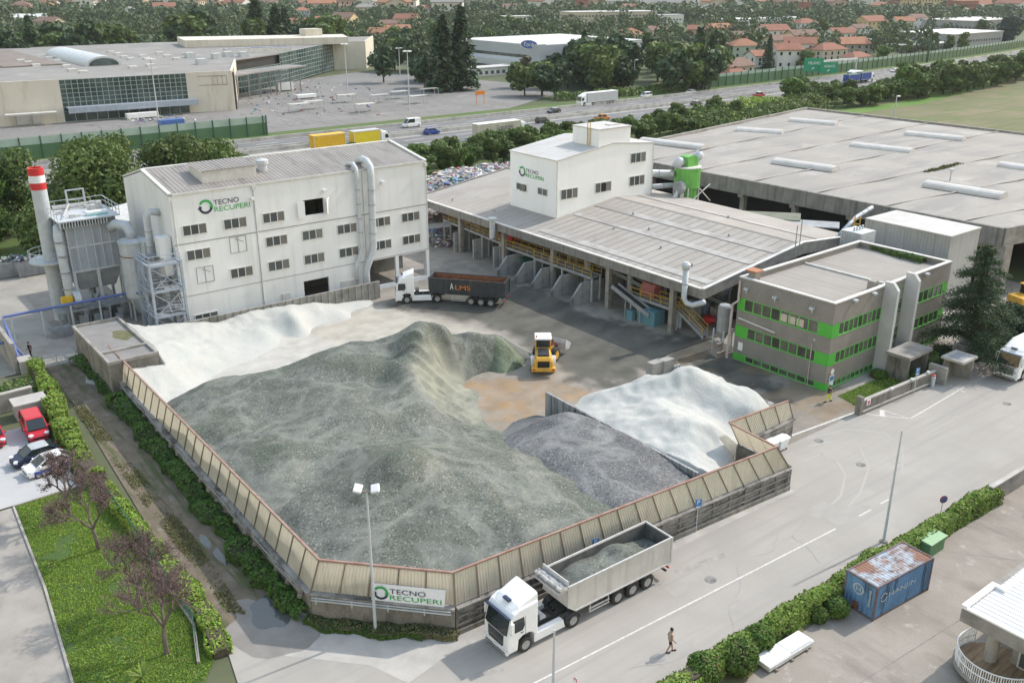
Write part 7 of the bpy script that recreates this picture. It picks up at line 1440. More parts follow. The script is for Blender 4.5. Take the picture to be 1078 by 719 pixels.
for k in range(5): mb = MB(); mb.obox((42.1 + R.uniform(-.05, .05), 26.8 + R.uniform(-.03, .03), .2 + k * .085), (4.2, 1.15, .075), Matrix.Rotation(-.03, 3, 'Z')); mb.build('panel', M['grime_white'] if k < 3 else M['white'], t)
mb = MB(); mb.obox((42.1, 26.8, .62), (.03, 1.16, .01), Matrix.Rotation(-.03, 3, 'Z')); mb.obox((43.0, 26.25, .62), (1.9, .03, .01), Matrix.Rotation(-.03, 3, 'Z')); mb.build('strap', M['galvdark'], t)
# right-hand house with a pale roof and curved balcony
t = thing('corner_building', 'grey building with a white ribbed flat roof and a curved balcony', 'building', (56, 16, 0)); RX0, RY1 = 49.0, 19.9
M['wroof'] = mat('white_roof_sheet', (.70, .71, .72), (.62, .63, .64), .6, .5); M['ribwall'] = mat('ribbed_wall', (.34, .33, .31), (.27, .26, .245), .9, .9)
mb = MB(); mb.box(RX0, 0, 3.6, 80, RY1, 4.5); mb.build('roof_fascia', M['concrete'], t)
mb = MB(); corrugated(mb, RX0 + .3, 79.6, 0.3, 4.62, RY1 - .35, 4.52, .42, .04); mb.build('roof', M['wroof'], t)
mb = MB(); mb.box(RX0 - .03, RY1 - .3, 4.5, 52.6, RY1 + .03, 4.75); mb.box(52.3, RY1 - .9, 4.5, 52.6, RY1 - .3, 4.75); mb.box(52.6, RY1 - .9, 4.5, 80, RY1 - .62, 4.75); mb.box(RX0 - .03, 0, 4.5, RX0 + .2, RY1 - .3, 4.62); mb.build('parapet', M['white'], t)
mb = MB(); mb.box(51.6, 0, 0, 79, 17.6, 3.6); y = 0
while y < 15.0: mb.box(51.5, y, 0, 51.6, y + .18, 3.6); y += .32
mb.build('wall', M['ribwall'], t); mb = MB(); mb.tube((50.9, 18.5, 0), (50.9, 18.5, 3.6), .38, n=18); mb.build('column', M['lightpatch'], t)
window(t, (51.56, 16.6, 1.7), 1.2, 2.0, 2, -math.pi / 2)
cx, cy, r = 50.6, 17.9, 2.3; mb = MB(); mb.lathe([(r, .45), (r + .12, .5), (r + .12, .7), (.2, .7)], (cx, cy, 0), 28); mb.build('balcony_floor', M['concrete'], t)
mb = MB(); ring_rail(mb, (cx, cy), r, .7, 40, 1.05, rad(60), rad(330)); 
for k in range(80): a = rad(60 + 270 * k / 80); mb.bar((cx + r * math.cos(a), cy + r * math.sin(a), .72), (cx + r * math.cos(a), cy + r * math.sin(a), 1.75), .035)
mb.build('balcony_railing', M['white'], t); M['deck'] = mat('deck_boards', (.36, .26, .16), (.28, .2, .13), 2, .8, streak=((.2, .14, .09), 1, (.3, 6, 1), .6)); mb = MB(); mb.lathe([(r - .1, .702), (r - .1, .715)], (cx, cy, 0), 28); mb.build('deck', M['deck'], t)
t = thing('roadside_wall', 'concrete wall with a pale cap continuing the hedge along the forecourt', 'wall', (80, 27.8, 0)); mb = MB(); mb.bar((69.5, 27.9, .8), (120, 27.4, .8), .3, 1.6); mb.build('wall', M['concrete'], t); mb = MB(); mb.bar((69.4, 27.9, 1.66), (120, 27.4, 1.66), .4, .12); mb.build('cap', M['lightpatch'], t)
mb = MB(); mb.box(72.2, 24.2, 0, 73.2, 25.2, 2.2); mb.top('brick_pier', M['rustp'], 'short brown pier standing on the forecourt beside the capped wall', 'pier')
# retaining walls by the car park, skips behind the plant
t = thing('retaining_wall', 'concrete retaining wall with a pale cap above the red vans', 'wall', (8, 96, 0)); mb = MB(); mb.bar((-20, 92.0, .9), (14.2, 94.8, .9), .4, 1.8); mb.build('wall', M['concrete'], t); mb = MB(); mb.bar((-20, 92.0, 1.86), (14.2, 94.8, 1.86), .5, .14); mb.build('cap', M['lightpatch'], t)
mb = MB(); mb.box(12.0, 91.4, 0, 14.8, 93.4, 1.5); mb.box(11.9, 91.3, 1.5, 14.9, 93.5, 1.65); mb.top('concrete_hut', M['lightpatch'], 'low concrete box with a flat lid behind the bright red van', 'hut')
for i, (px, py) in enumerate(((38, 288), (8, 291))):
    x, y = W(px, py); t = thing('skip_container', 'grey skip heaped with scrap beside the green trees' if i == 0 else 'grey skip cut by the scene edge behind the chimney', 'skip', (x, y, 0)); mb = MB(); mb.loft([[(x - 2.3, y - 1, .2), (x + 2.3, y - 1, .2), (x + 2.3, y + 1, .2), (x - 2.3, y + 1, .2)], [(x - 2.6, y - 1.2, 2.3), (x + 2.6, y - 1.2, 2.3), (x + 2.6, y + 1.2, 2.3), (x - 2.6, y + 1.2, 2.3)]], cap=False); mb.box(x - 2.3, y - 1, .1, x + 2.3, y + 1, .25)
    for k in range(6): mb.box(x - 2.3 + k * .9, y - 1.22, .3, x - 2.15 + k * .9, y - 1.05, 2.3)
    mb.build('shell', M['galvdark'], t); mb = MB()
    for k in range(160): s = R.uniform(.1, .35); mb.obox((x + R.uniform(-2.2, 2.2), y + R.uniform(-1, 1), 2.0 + R.uniform(0, .7)), (s, s * R.uniform(.4, 2), s * .5), Matrix.Rotation(R.uniform(0, 6), 3, 'Z') @ Matrix.Rotation(R.uniform(-1, 1), 3, 'X'))
    o = mb.build('scrap_load', M['scrap'], t); o['kind'] = 'stuff'
x, y = W(40, 345); x, y = 21.2, 113.0; mb = MB(); mb.loft([[(x - 1, y - .6, 0), (x + 1, y - .6, 0), (x + 1, y + .6, 0), (x - 1, y + .6, 0)], [(x - 1.2, y - .8, 1), (x + 1.2, y - .8, 1), (x + 1.2, y + .8, 1), (x - 1.2, y + .8, 1)]], cap=False); mb.top('small_skip', M['galvdark'], 'small dark open skip on the ground beside the blower', 'skip')
# ---------------------------------------------------------------- vegetation
LM = {k: leafmat(k + '_leaves', c, tr) for k, c, tr in (
    ('hedge', [(.15, .25, .045), (.23, .36, .065), (.10, .18, .035), (.31, .42, .09), (.18, .28, .05), (.22, .18, .09)], .3), ('bush', [(.06, .13, .025), (.09, .18, .03), (.05, .10, .02), (.13, .22, .045), (.17, .15, .07)], .25),
    ('creeper', [(.05, .115, .02), (.075, .15, .028), (.10, .18, .035), (.04, .085, .018)], .25), ('bright', [(.17, .30, .04), (.24, .39, .055), (.30, .40, .075), (.13, .23, .035), (.29, .26, .10)], .3),
    ('tree', [(.075, .12, .032), (.105, .16, .042), (.055, .09, .025), (.135, .19, .05)], .25), ('olive', [(.095, .155, .035), (.13, .195, .05), (.07, .115, .028), (.155, .21, .06)], .25),
    ('dark', [(.035, .066, .028), (.05, .09, .036), (.026, .05, .022), (.065, .108, .042)], .15), ('blue', [(.04, .075, .055), (.055, .095, .07), (.03, .055, .042)], .15), ('cedar', [(.042, .078, .038), (.06, .105, .048), (.03, .058, .028), (.08, .125, .055)], .2), ('pale', [(.12, .17, .055), (.15, .20, .07), (.10, .14, .05)], .25),  # dark leaves: colour lightened to carry some distance haze
    ('purple', [(.15, .095, .095), (.19, .12, .115), (.11, .075, .078), (.23, .17, .155)], .15), ('dry', [(.17, .15, .08), (.12, .14, .05), (.21, .18, .10)], .2), ('brown', [(.12, .09, .05), (.10, .10, .045), (.08, .075, .035)], .2))}
M['bark'] = mat('bark', (.10, .08, .06), (.06, .05, .04), 4, .95); M['barkgrey'] = mat('grey_bark', (.17, .14, .125), (.11, .09, .085), 5, .95)
def leaf(mb, p, s, nrm=None, asp=.6):
    th, z = R.uniform(0, 6.2832), R.uniform(-1, 1); r_ = math.sqrt(1 - z * z); n = Vector((r_ * math.cos(th), r_ * math.sin(th), z))
    if nrm is not None: n = (n * .75 + nrm).normalized()
    u = n.orthogonal().normalized(); v = n.cross(u); a = R.uniform(0, 6.28); u, v = u * math.cos(a) + v * math.sin(a), v * math.cos(a) - u * math.sin(a)
    u = u * s; v = v * s * asp; k = len(mb.v); mb.v += [tuple(p - u), tuple(p + v), tuple(p + u), tuple(p - v)]; mb.f.append((k, k + 1, k + 2, k + 3)); mb.mi.append(mb.cur)
def cloud(mb, blobs, n, s, shell=.55, asp=.6):
    wts = [a * b_ * c for _, (a, b_, c) in blobs]
    for _ in range(n):
        c, (a, b_, d) = R.choices(blobs, wts)[0]
        q = Vector((R.gauss(0, 1), R.gauss(0, 1), R.gauss(0, 1))).normalized(); t = shell + (1 - shell) * R.random()
        leaf(mb, Vector((c[0] + q.x * a * t, c[1] + q.y * b_ * t, c[2] + q.z * d * t)), s * R.uniform(.6, 1.3), q, asp)
def trunk(mb, h, r, limbs, spread, z0=.3):
    mb.path([(0, 0, 0), (.1 * r, 0, h * .5), (-.2 * r, .2 * r, h)], [r, r * .75, r * .3], 7)
    for k in range(limbs):
        a = 6.28 * k / limbs + R.uniform(-.4, .4); z = h * (z0 + .6 * k / max(1, limbs)); e = spread * R.uniform(.55, .9); mb.path([(0, 0, z), (e * .5 * math.cos(a), e * .5 * math.sin(a), z + e * .45), (e * math.cos(a), e * math.sin(a), z + e * .75)], [r * .45, r * .3, r * .1], 5)
def broadleaf(mk, h, w_, n, s, nb=13, base=.22, label='', cat='tree', name='tree', flatk=1.0):
    """broad tree as trunk + crown, built at the origin"""
    bl = []
    for k in range(nb):
        a = R.uniform(0, 6.28); z = R.uniform(base, .86); env = math.sin(math.pi * min(1, max(.1, (z - base * .6) / (1.02 - base * .6)))) ** .6
        d = w_ * .5 * env * R.uniform(.25, .8); q = w_ * R.uniform(.16, .27); bl.append(((d * math.cos(a), d * math.sin(a), z * h), (q, q, q * .8 * flatk)))
    bl.append(((0, 0, h * .55), (w_ * .3, w_ * .3, h * .3)))
    t = thing(name, label, cat); mb = MB(); trunk(mb, h * .7, h * .022 + .05, 5, w_ * .4); mb.build('trunk', M['bark'], t); mb = MB(); cloud(mb, bl, n, s); mb.build('crown', LM[mk], t); return t
def conifer(mk, h, w_, n, s, label='', name='conifer_tree', droop=.25, base=.08):
    t = thing(name, label, 'tree'); mb = MB(); trunk(mb, h * .95, h * .018 + .06, 0, 0); mb.build('trunk', M['bark'], t); mb = MB()
    lv = int(h * 1.1) + 3
    for _ in range(n):
        l_ = int(R.random() ** 1.5 * lv); z = base + (1 - base) * l_ / lv; rr = w_ / 2 * (1 - z) ** .8 + .15; nb = 7; a = (R.randrange(nb) + .37 * l_) * 6.28 / nb + R.gauss(0, .17); d = rr * math.sqrt(R.random()) * R.uniform(.8, 1.1)
        leaf(mb, Vector((d * math.cos(a), d * math.sin(a), z * h - droop * d + R.gauss(0, .12 * h / 12) + .35)), s * R.uniform(.6, 1.2), Vector((math.cos(a) * .3, math.sin(a) * .3, .9)), .5)
    mb.build('crown', LM[mk], t); return t
def bank(name, label, cat, pts, hw, h, n, s, mk, core=True, kind=None, jit=.25, top=None, group=None):
    """leafy strip along a polyline of (x,y): leaves on its faces, solid dark core inside"""
    t = None
    seg = []; tot = 0
    for a, b_ in zip(pts[:-1], pts[1:]): d = math.hypot(b_[0] - a[0], b_[1] - a[1]); seg.append((a, b_, d)); tot += d
    mb = MB()
    for _ in range(n):
        a, b_, d = R.choices(seg, [q[2] for q in seg])[0]; u = R.random(); x, y = a[0] + (b_[0] - a[0]) * u, a[1] + (b_[1] - a[1]) * u; nx, ny = -(b_[1] - a[1]) / d, (b_[0] - a[0]) / d
        hh = h * (1 + jit * fbm(x, y, .35, 3) * 1.6) * (1 if top is None else top(x, y)); ww = hw * (1 + jit * fbm(x + 9, y, .5, 3) * 1.5)
        if R.random() < .5: v = R.uniform(-1, 1); p = Vector((x + nx * ww * v, y + ny * ww * v, hh * (1 - .22 * v * v) + R.gauss(0, s * .4))); nr = Vector((0, 0, 1))
        else: sg = R.choice((-1, 1)); z = R.random() * hh * .95; p = Vector((x + nx * ww * sg, y + ny * ww * sg, z + .02)); nr = Vector((nx * sg, ny * sg, .25))
        leaf(mb, p, s * R.uniform(.6, 1.3), nr, .55)
    if kind: return mb.top(name, LM[mk], kind=kind)
    o = mb.top(name, LM[mk], label, cat, group)
    if core:
        m2 = MB()
        for a, b_, d in seg: m2.bar((*a, h * .40), (*b_, h * .40), hw * 1.5, h * .8)
        m2.build('dark_core', M['bark'], o)  # solid dark box inside the leaves, there to block see-through
    return o
bank('hedge', 'long clipped bright green hedge between the road and the forecourt', 'hedge', [(28, 28.2), (37, 28.35), (50, 28.3), (62, 28.1), (70.5, 27.9)], .6, 1.55, 28000, .125, 'hedge', jit=.2)
def bush(x, y, r, h, label, mk='bush', n=2600, s=.11, name='bush', group=None):
    mb = MB(); bl = [((x, y, h * .5), (r, r, h * .52))] + [((x + r * .45 * math.cos(a), y + r * .45 * math.sin(a), h * R.uniform(.35, .72)), (r * .55, r * .55, h * .36)) for a in [k * 1.05 for k in range(6)]]
    cloud(mb, bl, n, s, .85); o = mb.top(name, LM[mk], label, 'bush', group); m = MB(); m.lathe([(r * .3, 0), (r * .72, h * .3), (r * .7, h * .6), (r * .2, h * .85)], (x, y, 0), 10); m.build('twigs', M['bark'], o); return o
for px, py, r, lb in ((740, 716, 1.05, 'round bush in front of the hedge at the bottom edge'), (776, 706, 1.2, 'largest round clipped bush between hedge and panel stack'), (797, 684, 1.0, 'round flowering bush pressed against the hedge above the panel stack'), (861, 654, .6, 'small round bush on the verge near the blue container'), (880, 648, .8, 'dark loose bush in the shade of the blue container')):
    x, y = W(px, py); bush(x, y, r, r * 1.75, lb)
# left side: overgrown strip, creepers at the wall foot, lawn
bank('overgrown_hedge', 'bright overgrown hedge between the lane and the parked vans', 'hedge', [(16.2, 103), (15.7, 95), (14.9, 88), (14.4, 78), (14.6, 74)], .75, 1.6, 13000, .15, 'bright', jit=.35)
bank('overgrown_bank', 'low weedy green bank between the lawn fence and the lane', 'hedge', [(14.7, 74), (14.9, 66), (15.1, 58), (15.2, 52), (14.6, 48)], .62, .7, 9000, .12, 'bright', jit=.5)
bank('creeper_strip', 'dark green creeping plants along the foot of the stained fence wall', 'plants', [(20.6, 103), (21.0, 97), (20.6, 80), (20.3, 64), (20.0, 52), (20.3, 48.2)], .85, .75, 17000, .13, 'creeper', core=False, jit=.6)
bank('weed_strip', 'dry and green weeds below the white logo board', 'plants', [(20.4, 47.8), (23, 44.8), (27.2, 40.6)], .5, .5, 3800, .1, 'dry', core=False, jit=.6); bank('weed_strip', 'green weeds below the fence corner between the dry tufts', 'plants', [(20.2, 48.0), (22.5, 45.2), (25.6, 42.1)], .55, .42, 3000, .1, 'creeper', core=False, jit=.6)
bank('slope_plants', 'green plants growing above the retaining wall', 'plants', [(-12, 96), (4, 97.5), (15, 98.5)], 1.6, .9, 4000, .18, 'bush', core=False)
def scatter(name, poly, n, s, mk, up=.12, f=None):
    mb = MB(); xs = [p[0] for p in poly]; ys = [p[1] for p in poly]
    while len(mb.f) < n:
        x, y = R.uniform(min(xs), max(xs)), R.uniform(min(ys), max(ys))
        if not inpoly(x, y, poly) or (f and not f(x, y)): continue
        a = R.uniform(0, 6.28); k = s * R.uniform(.5, 1.4); tx, ty = R.gauss(0, .4) * k, R.gauss(0, .4) * k; h = up * R.uniform(.4, 1.5); c, d = k * .35 * math.cos(a), k * .35 * math.sin(a); i = len(mb.v)
        mb.v += [(x - c, y - d, .01), (x + c, y + d, .01), (x + tx + c * .3, y + ty + d * .3, h), (x + tx - c * .3, y + ty - d * .3, h)]; mb.f.append((i, i + 1, i + 2, i + 3)); mb.mi.append(0)
    return mb.top(name, LM[mk], kind='stuff')
scatter('grass', [(8.5, 75), (12.2, 75.1), (14.6, 74), (15.0, 49.2), (12.5, 46), (6.3, 46)], 62000, .115, 'bright', .08, lambda x, y: fbm(x, y, .45) > -.5 + R.gauss(0, .15))
scatter('lane_grass', [(17.0, 96), (17.9, 96), (18.0, 62), (17.4, 51), (16.6, 52), (16.6, 70)], 7000, .16, 'dry', .10, lambda x, y: fbm(x, y, .25) > .02 + R.gauss(0, .22))
M['gfence'] = mat('green_mesh_fence', (.07, .16, .12), (.05, .12, .09), 2, .6)
t = thing('mesh_fence', 'low green mesh fence on a kerb beside the lawn', 'fence', (14.6, 60, 0)); mb = MB(); fp = [(14.6, 74), (14.5, 62), (14.3, 52), (13.2, 48.2)]
for a, b_ in zip(fp[:-1], fp[1:]):
    mb.bar((*a, .12), (*b_, .12), .18, .24)
mb.build('kerb', M['concrete'], t); mb = MB()
for a, b_ in zip(fp[:-1], fp[1:]):
    d = math.hypot(b_[0] - a[0], b_[1] - a[1])
    for k in range(int(d / .25)): x, y = a[0] + (b_[0] - a[0]) * k * .25 / d, a[1] + (b_[1] - a[1]) * k * .25 / d; mb.bar((x, y, .2), (x, y, 1.15), .03 if k % 8 else .07)
    for z in (.4, .65, .9, 1.15): mb.bar((*a, z), (*b_, z), .025)
mb.build('mesh', M['gfence'], t)
# bare purple-leaved trees on the lawn
def plum(x, y, h, seed, label):
    t = thing('plum_tree', label, 'tree', (x, y, 0)); tw = MB(); lf = MB(); rr = random.Random(seed)
    def grow(p, d, L, r, lev):
        q = p + d * L; m = p + d * L * .5 + Vector((rr.gauss(0, .05), rr.gauss(0, .05), 0)) * L; tw.path([p, m, q], [r, r * .85, r * .68], 6 if lev < 2 else 3, cap=False)
        if lev >= 3:
            for _ in range(5 if lev == 3 else 6): leaf(lf, p + d * L * rr.random() * 1.1 + Vector((rr.gauss(0, .1), rr.gauss(0, .1), rr.gauss(0, .1))), 0.05 * rr.uniform(.6, 1.4))
        if lev == 5: return
        for k in range(3 if lev < 2 else 4):
            a = rr.uniform(0, 6.28) if lev else 6.28 * k / 3 + .5; tl = rr.uniform(.32, .62) if lev else rr.uniform(.45, .65); o = d.orthogonal().normalized(); b_ = d.cross(o); nd = (d * math.cos(tl) + (o * math.cos(a) + b_ * math.sin(a)) * math.sin(tl) + Vector((0, 0, .10))).normalized()
            st = q if k == 0 or lev < 1 else p + d * L * rr.uniform(.55, 1); grow(st, nd, L * rr.uniform(.68, .86), r * .60, lev + 1)
    o = Vector((x, y, 0)); grow(o, Vector((rr.gauss(0, .05), rr.gauss(0, .05), 1)).normalized(), h * .29, h * .026, 0); tw.build('trunk', M['barkgrey'], t); lf.build('crown', LM['purple'], t); return t
for i, (px, py, h, lb) in enumerate(((176, 688, 6.6, 'nearly bare purplish tree nearest the lane corner, fullest of the lawn row'), (148, 640, 6.2, 'nearly bare purplish tree standing close behind the fullest one'), (104, 578, 6.3, 'nearly bare purplish tree standing mid lawn with a short trunk'), (74, 545, 6.2, 'nearly bare purplish tree at the car park edge beside the white and blue car'))): plum(*W(px, py), h, 21 + i * 7, lb)
mb = MB(); x, y = W(150, 716)
for k in range(60):
    a = R.uniform(0, 6.28); r_ = R.uniform(.5, 1.0); p = Vector((x, y, .3)); q = p + Vector((math.cos(a) * r_, math.sin(a) * r_, R.uniform(.1, .6))); mb.bar(p, q, .05, .01)
mb.top('spiky_plant', LM['hedge'], 'spiky green plant on the lawn at the bottom edge', 'plant')
# office garden and cedar
M['gsoil'] = M['soil']; gp = [W(*p) for p in ((882, 417), (906, 430), (985, 398), (975, 384), (940, 392))]; sheet('garden_ground', gp, .03, M['soil']); scatter('grass', gp, 6000, .16, 'bright', .12)
for px, py, r, h, lb in ((925, 397, .9, .7, 'low dark bush at the edge of the office lawn'), (945, 393, 1.0, .8, 'low shaggy bush beside the office porch'), (975, 388, 1.5, 1.9, 'olive bush between the office porch and the cedar'), (990, 378, 1.2, 1.5, 'dark bush at the foot of the cedar')): bush(*W(px, py), r, h, lb, 'bush' if h < 1.9 else 'olive', 1500, .13)
bank('roof_weeds', 'weeds growing along the office roof under the grey box building', 'plants', [(101.5, 58.5), (101.0, 54.5), (100.6, 51.2)], .5, .5, 1400, .14, 'creeper', core=False); SC.objects[-1] if False else None
for o in list(COL.objects):
    if o.name.startswith('roof_weeds'): o.location.z += 8.75; o.location.x -= .9; o.location.y += 1
def cedar(x, y, h, w_, label):
    t = thing('cedar_tree', label, 'tree', (x, y, 0)); tw = MB(); lf = MB(); tw.path([(x, y, 0), (x + .1, y, h * .5), (x, y, h * .98)], [.38, .25, .05], 9)
    n = 46
    for k in range(n):
        z = h * (.1 + .88 * k / n); L = (w_ / 2) * (1 - k / n) ** .75 * R.uniform(.7, 1.15) + .3; a = k * 2.4 + R.gauss(0, .3); pts = []
        for j in range(6): u = j / 5; pts.append(Vector((x + L * u * math.cos(a), y + L * u * math.sin(a), z + .30 * L * u - .50 * L * u * u)))
        tw.path(pts, [.09 * (1 - k / n) + .03, .07, .05, .04, .03, .015], 5)
        for _ in range(int(120 + 230 * L)):
            u = R.random() ** .6; q = pts[0].lerp(pts[-1], u); i = min(4, int(u * 5)); q = pts[i].lerp(pts[i + 1], u * 5 - i); sp = .16 + .34 * L * (1 - abs(u - .55)) * .45
            leaf(lf, q + Vector((R.gauss(0, sp), R.gauss(0, sp), R.gauss(0, .09) - abs(R.gauss(0, .13)))), .15 * R.uniform(.5, 1.2), Vector((0, 0, .8)), .38)
    tw.build('trunk', M['bark'], t); lf.build('crown', LM['cedar'], t); return t
cedar(*W(1018, 378), 13.2, 10.5, 'drooping dark cedar beside the office and the gate shelter'); cedar(*W(1060, 366), 5.4, 8.0, 'lower wide cedar in front of the orange-yellow excavator')
# tree prototypes for the rows along the motorway
def place(proto, spots, label, group, h=None):
    for i, (x, y, k) in enumerate(spots):
        rz = R.uniform(0, 6.28); sc = (k * R.uniform(1.0, 1.3), k * R.uniform(1.0, 1.3), k)
        if proto['n'] == 0: o = proto['o']; o.location = (x, y, 0); o.rotation_euler = (0, 0, rz); o.scale = sc; o['label'] = label; o['group'] = group
        else: o = copy_tree(proto['o'], (x, y, 0), rz, label, group, scale=sc)
        proto['n'] += 1
def P_(o): return {'o': o, 'n': 0}
ROW = [P_(broadleaf('tree', 8.5, 7.5, 3600, .42)), P_(broadleaf('olive', 7.5, 7.2, 3400, .42)), P_(broadleaf('tree', 9.5, 6.8, 3600, .40, 15)), P_(broadleaf('bush', 8, 8, 3600, .42))]
lab = ['dark green broad tree in the thick row between the works and the motorway', 'olive green broad tree in the thick row between the works and the motorway', 'tall mid green tree in the thick row between the works and the motorway', 'deep green bushy tree in the thick row between the works and the motorway']
sp = []; x = 89
while x < 222:
    for dy in (0, 6.5): sp.append((x + R.uniform(-1.5, 1.5), 164 + .10 * (x - 90) + dy + R.uniform(-1.2, 1.2), R.uniform(.68, .88) if x < 150 else R.uniform(.55, .75)))
    x += 5.0
for i, s_ in enumerate(sp): j = R.randrange(4); place(ROW[j], [s_], lab[j], 'trees behind the works, kind %s' % 'ABCD'[j])
lab2 = ['dark green tree in the field-side row to the right of the hall roof', 'yellow-green tree in the field-side row to the right of the hall roof', 'tall green tree in the field-side row to the right of the hall roof', 'deep green tree in the field-side row to the right of the hall roof']
x = 255; PX = [(848, 108), (868, 110), (890, 108), (905, 112), (925, 110), (945, 106), (962, 104), (980, 102), (1000, 99), (1018, 96), (1036, 93), (1054, 90), (1070, 86), (1090, 83), (1110, 80)]
ROW2 = [P_(broadleaf('tree', 10, 9, 3000, .55)), P_(broadleaf('olive', 9.5, 9, 3000, .55)), P_(broadleaf('tree', 11.5, 8.5, 3000, .55, 15)), P_(broadleaf('bush', 10, 9.5, 3000, .55))]
for px, py in PX:
    for dx, dy in ((0, 0), (-5, 1), (5, 6)): bx_, by_ = W(px + R.uniform(-5, 5), py); j = R.choice((0, 1, 2, 3)) if px < 940 else R.choice((0, 2, 3)); place(ROW2[j], [(bx_ + dx, by_ + dy, R.uniform(.85, 1.12) * (1.0 if px > 955 else .74))], lab2[j], 'field-side trees, kind %s' % 'ABCD'[j])
bank('scrub_bank', 'low yellow-green scrub bank along the motorway above the hall roof', 'plants', [(196, 178), (215, 182), (240, 188), (262, 193)], 6.5, 2.4, 9000, .5, 'bright', core=False, jit=.5); bank('scrub_bank', 'darker scrub bank beside the far corner of the hall', 'plants', [(190, 168), (220, 173), (250, 178), (266, 182)], 4.5, 3.4, 6000, .5, 'olive', core=False, jit=.6)
LEFT = [broadleaf('tree', 16, 16, 13000, .36, 24, label='big spreading green tree right behind the striped chimney'), broadleaf('tree', 15, 14.5, 11000, .36, 22, label='green tree between the chimney and the silver factory roof'), broadleaf('olive', 14, 13, 10000, .36, 20, label='low green tree behind the lean-to shed'), broadleaf('bush', 12.5, 13, 9000, .34, 15, label='dark green tree at the scene edge beyond the skips'), broadleaf('tree', 9.0, 9.5, 6000, .34, 15, label='small green tree behind the skips')]
for o, (x, y) in zip(LEFT, ((37, 152), (50, 156), (60, 160), (20, 156), (28, 145))): o.location = (x, y, 0)
for (x, y, k, lb) in ((11, 164, 1.0, 'green tree cut by the scene edge below the motorway'), (43, 172, .9, 'green tree behind the biggest one near the motorway'), (26, 166, .9, 'green tree between the chimney and the motorway'), (34, 143, .5, 'short green tree behind the filter unit')): copy_tree(LEFT[1], (x, y, 0), 1.2, lb, scale=k)
# ---------------------------------------------------------------- shopping hall beyond the motorway
t = thing('shopping_hall', 'long cream and glass shopping hall with an arched roof light', 'shopping hall', (120, 340, 0)); H_ = 11.7
M['cream'] = mat('cream_panel', (.61, .58, .51), (.55, .52, .455), .12, .8, streak=((.44, .41, .34), 1, (.5, .5, .08), .72)); M['mroof'] = mat('hall_roof', (.25, .243, .235), (.20, .194, .187), .06, .85, dirt=((.32, .31, .295), .08, .55, .65), streak=((.24, .23, .22), 1, (.2, .03, 1), .62))
M['cw'] = mat('curtain_wall_glass', (.03, .055, .055), (.075, .11, .11), .25, .15, spec=.6, ccut=(.45, .6)); M['mull'] = flat('mullion', (.30, .36, .34), .5)
F = [(-10, 302), (49, 296.5), (66.4, 294.6), (101.8, 292.2), (114.9, 289.4), (133, 330), (157.4, 347), (203, 391), (217.5, 388), (240, 420), (206, 425), (137, 440), (68, 440), (-10, 440)]
def seg_wall(a, b_, z0, z1, m, name, th=.6): mb = MB(); mb.bar((*a, (z0 + z1) / 2), (*b_, (z0 + z1) / 2), th, z1 - z0); return mb.build(name, M[m], t)
mb = MB(); mb.prism(F, H_ - .4, H_); mb.build('roof', M['mroof'], t); mb = MB(); mb.prism([(x + (1.5 if y < 300 else 0), y + 1.2) for x, y in F], 0, H_ - .42); mb.build('core_wall', M['dkgrey'], t)
for a, b_ in ((F[0], F[1]), (F[1], F[2]), (F[3], F[4]), (F[4], F[5]), (F[7], F[8]), (F[8], F[9])): seg_wall(a, b_, 0, H_ + .25, 'cream', 'cream_wall')
def glazing(a, b_, z0, z1, n, rows):
    mb = MB(); mb.bar((*a, (z0 + z1) / 2), (*b_, (z0 + z1) / 2), .3, z1 - z0); g = mb.build('curtain_wall', M['cw'], t); d = Vector((b_[0] - a[0], b_[1] - a[1], 0)); nr = Vector((d.y, -d.x, 0)).normalized() * .2; A = Vector((*a, 0)) + nr; mb = MB()
    for k in range(n + 1): p = A + d * k / n; mb.bar((p.x, p.y, z0), (p.x, p.y, z1), .16)
    for k in range(rows + 1): z = z0 + (z1 - z0) * k / rows; mb.bar(A + Vector((0, 0, z)), A + d + Vector((0, 0, z)), .14)
    mb.build('mullions', M['mull'], g)
glazing(F[2], F[3], 3.0, H_, 22, 7); glazing(F[2], F[3], .1, 3.0, 12, 1); glazing(F[5], F[6], .1, 8, 14, 4); glazing(F[6], F[7], .5, H_, 22, 7)
mb = MB(); a, b_ = Vector((67, 292.6, 4.2)), Vector((103.5, 290.2, 4.2)); mb.bar(a, b_, 2.6, .2); mb.bar(a - Vector((0, 1.3, .7)), b_ - Vector((0, 1.3, .7)), .2, 1.6); mb.build('entrance_canopy', M['bluesteel'], t)
mb = MB(); mb.bar((118, 312, 8.2), (158, 334, 8.2), 9, .4)
for k in range(8): x, y = 120 + k * 5.2, 308 + k * 2.9; mb.tube((x, y, 0), (x, y, 8), .22, n=6)
mb.build('entrance_canopy', M['mroof'], t); mb = MB(); mb.bar((51, 293.6, 3.4), (64, 292.3, 3.4), 2.4, .25); mb.build('loading_canopy', M['trim'], t)
for (x, y, w_) in ((54, 295.2, 3), (58, 294.8, 2.2)): mb = MB(); mb.box(x, y - .3, .2, x + w_, y + .3, 2.6); mb.build('shutter', M['silver'], t)
mb = MB(); mb.bar((104, 291.6, 8), (113.4, 289.4, 8), .3, .2); mb.bar((104, 291.6, 10.6), (113.4, 289.4, 10.6), .3, .2)
for k in range(8): u = k / 7; mb.bar((104 + 9.4 * u, 291.6 - 2.2 * u, 8), (104 + 9.4 * u, 291.6 - 2.2 * u, 10.6), .15)
mb.build('sign_frame', M['concrete'], t)
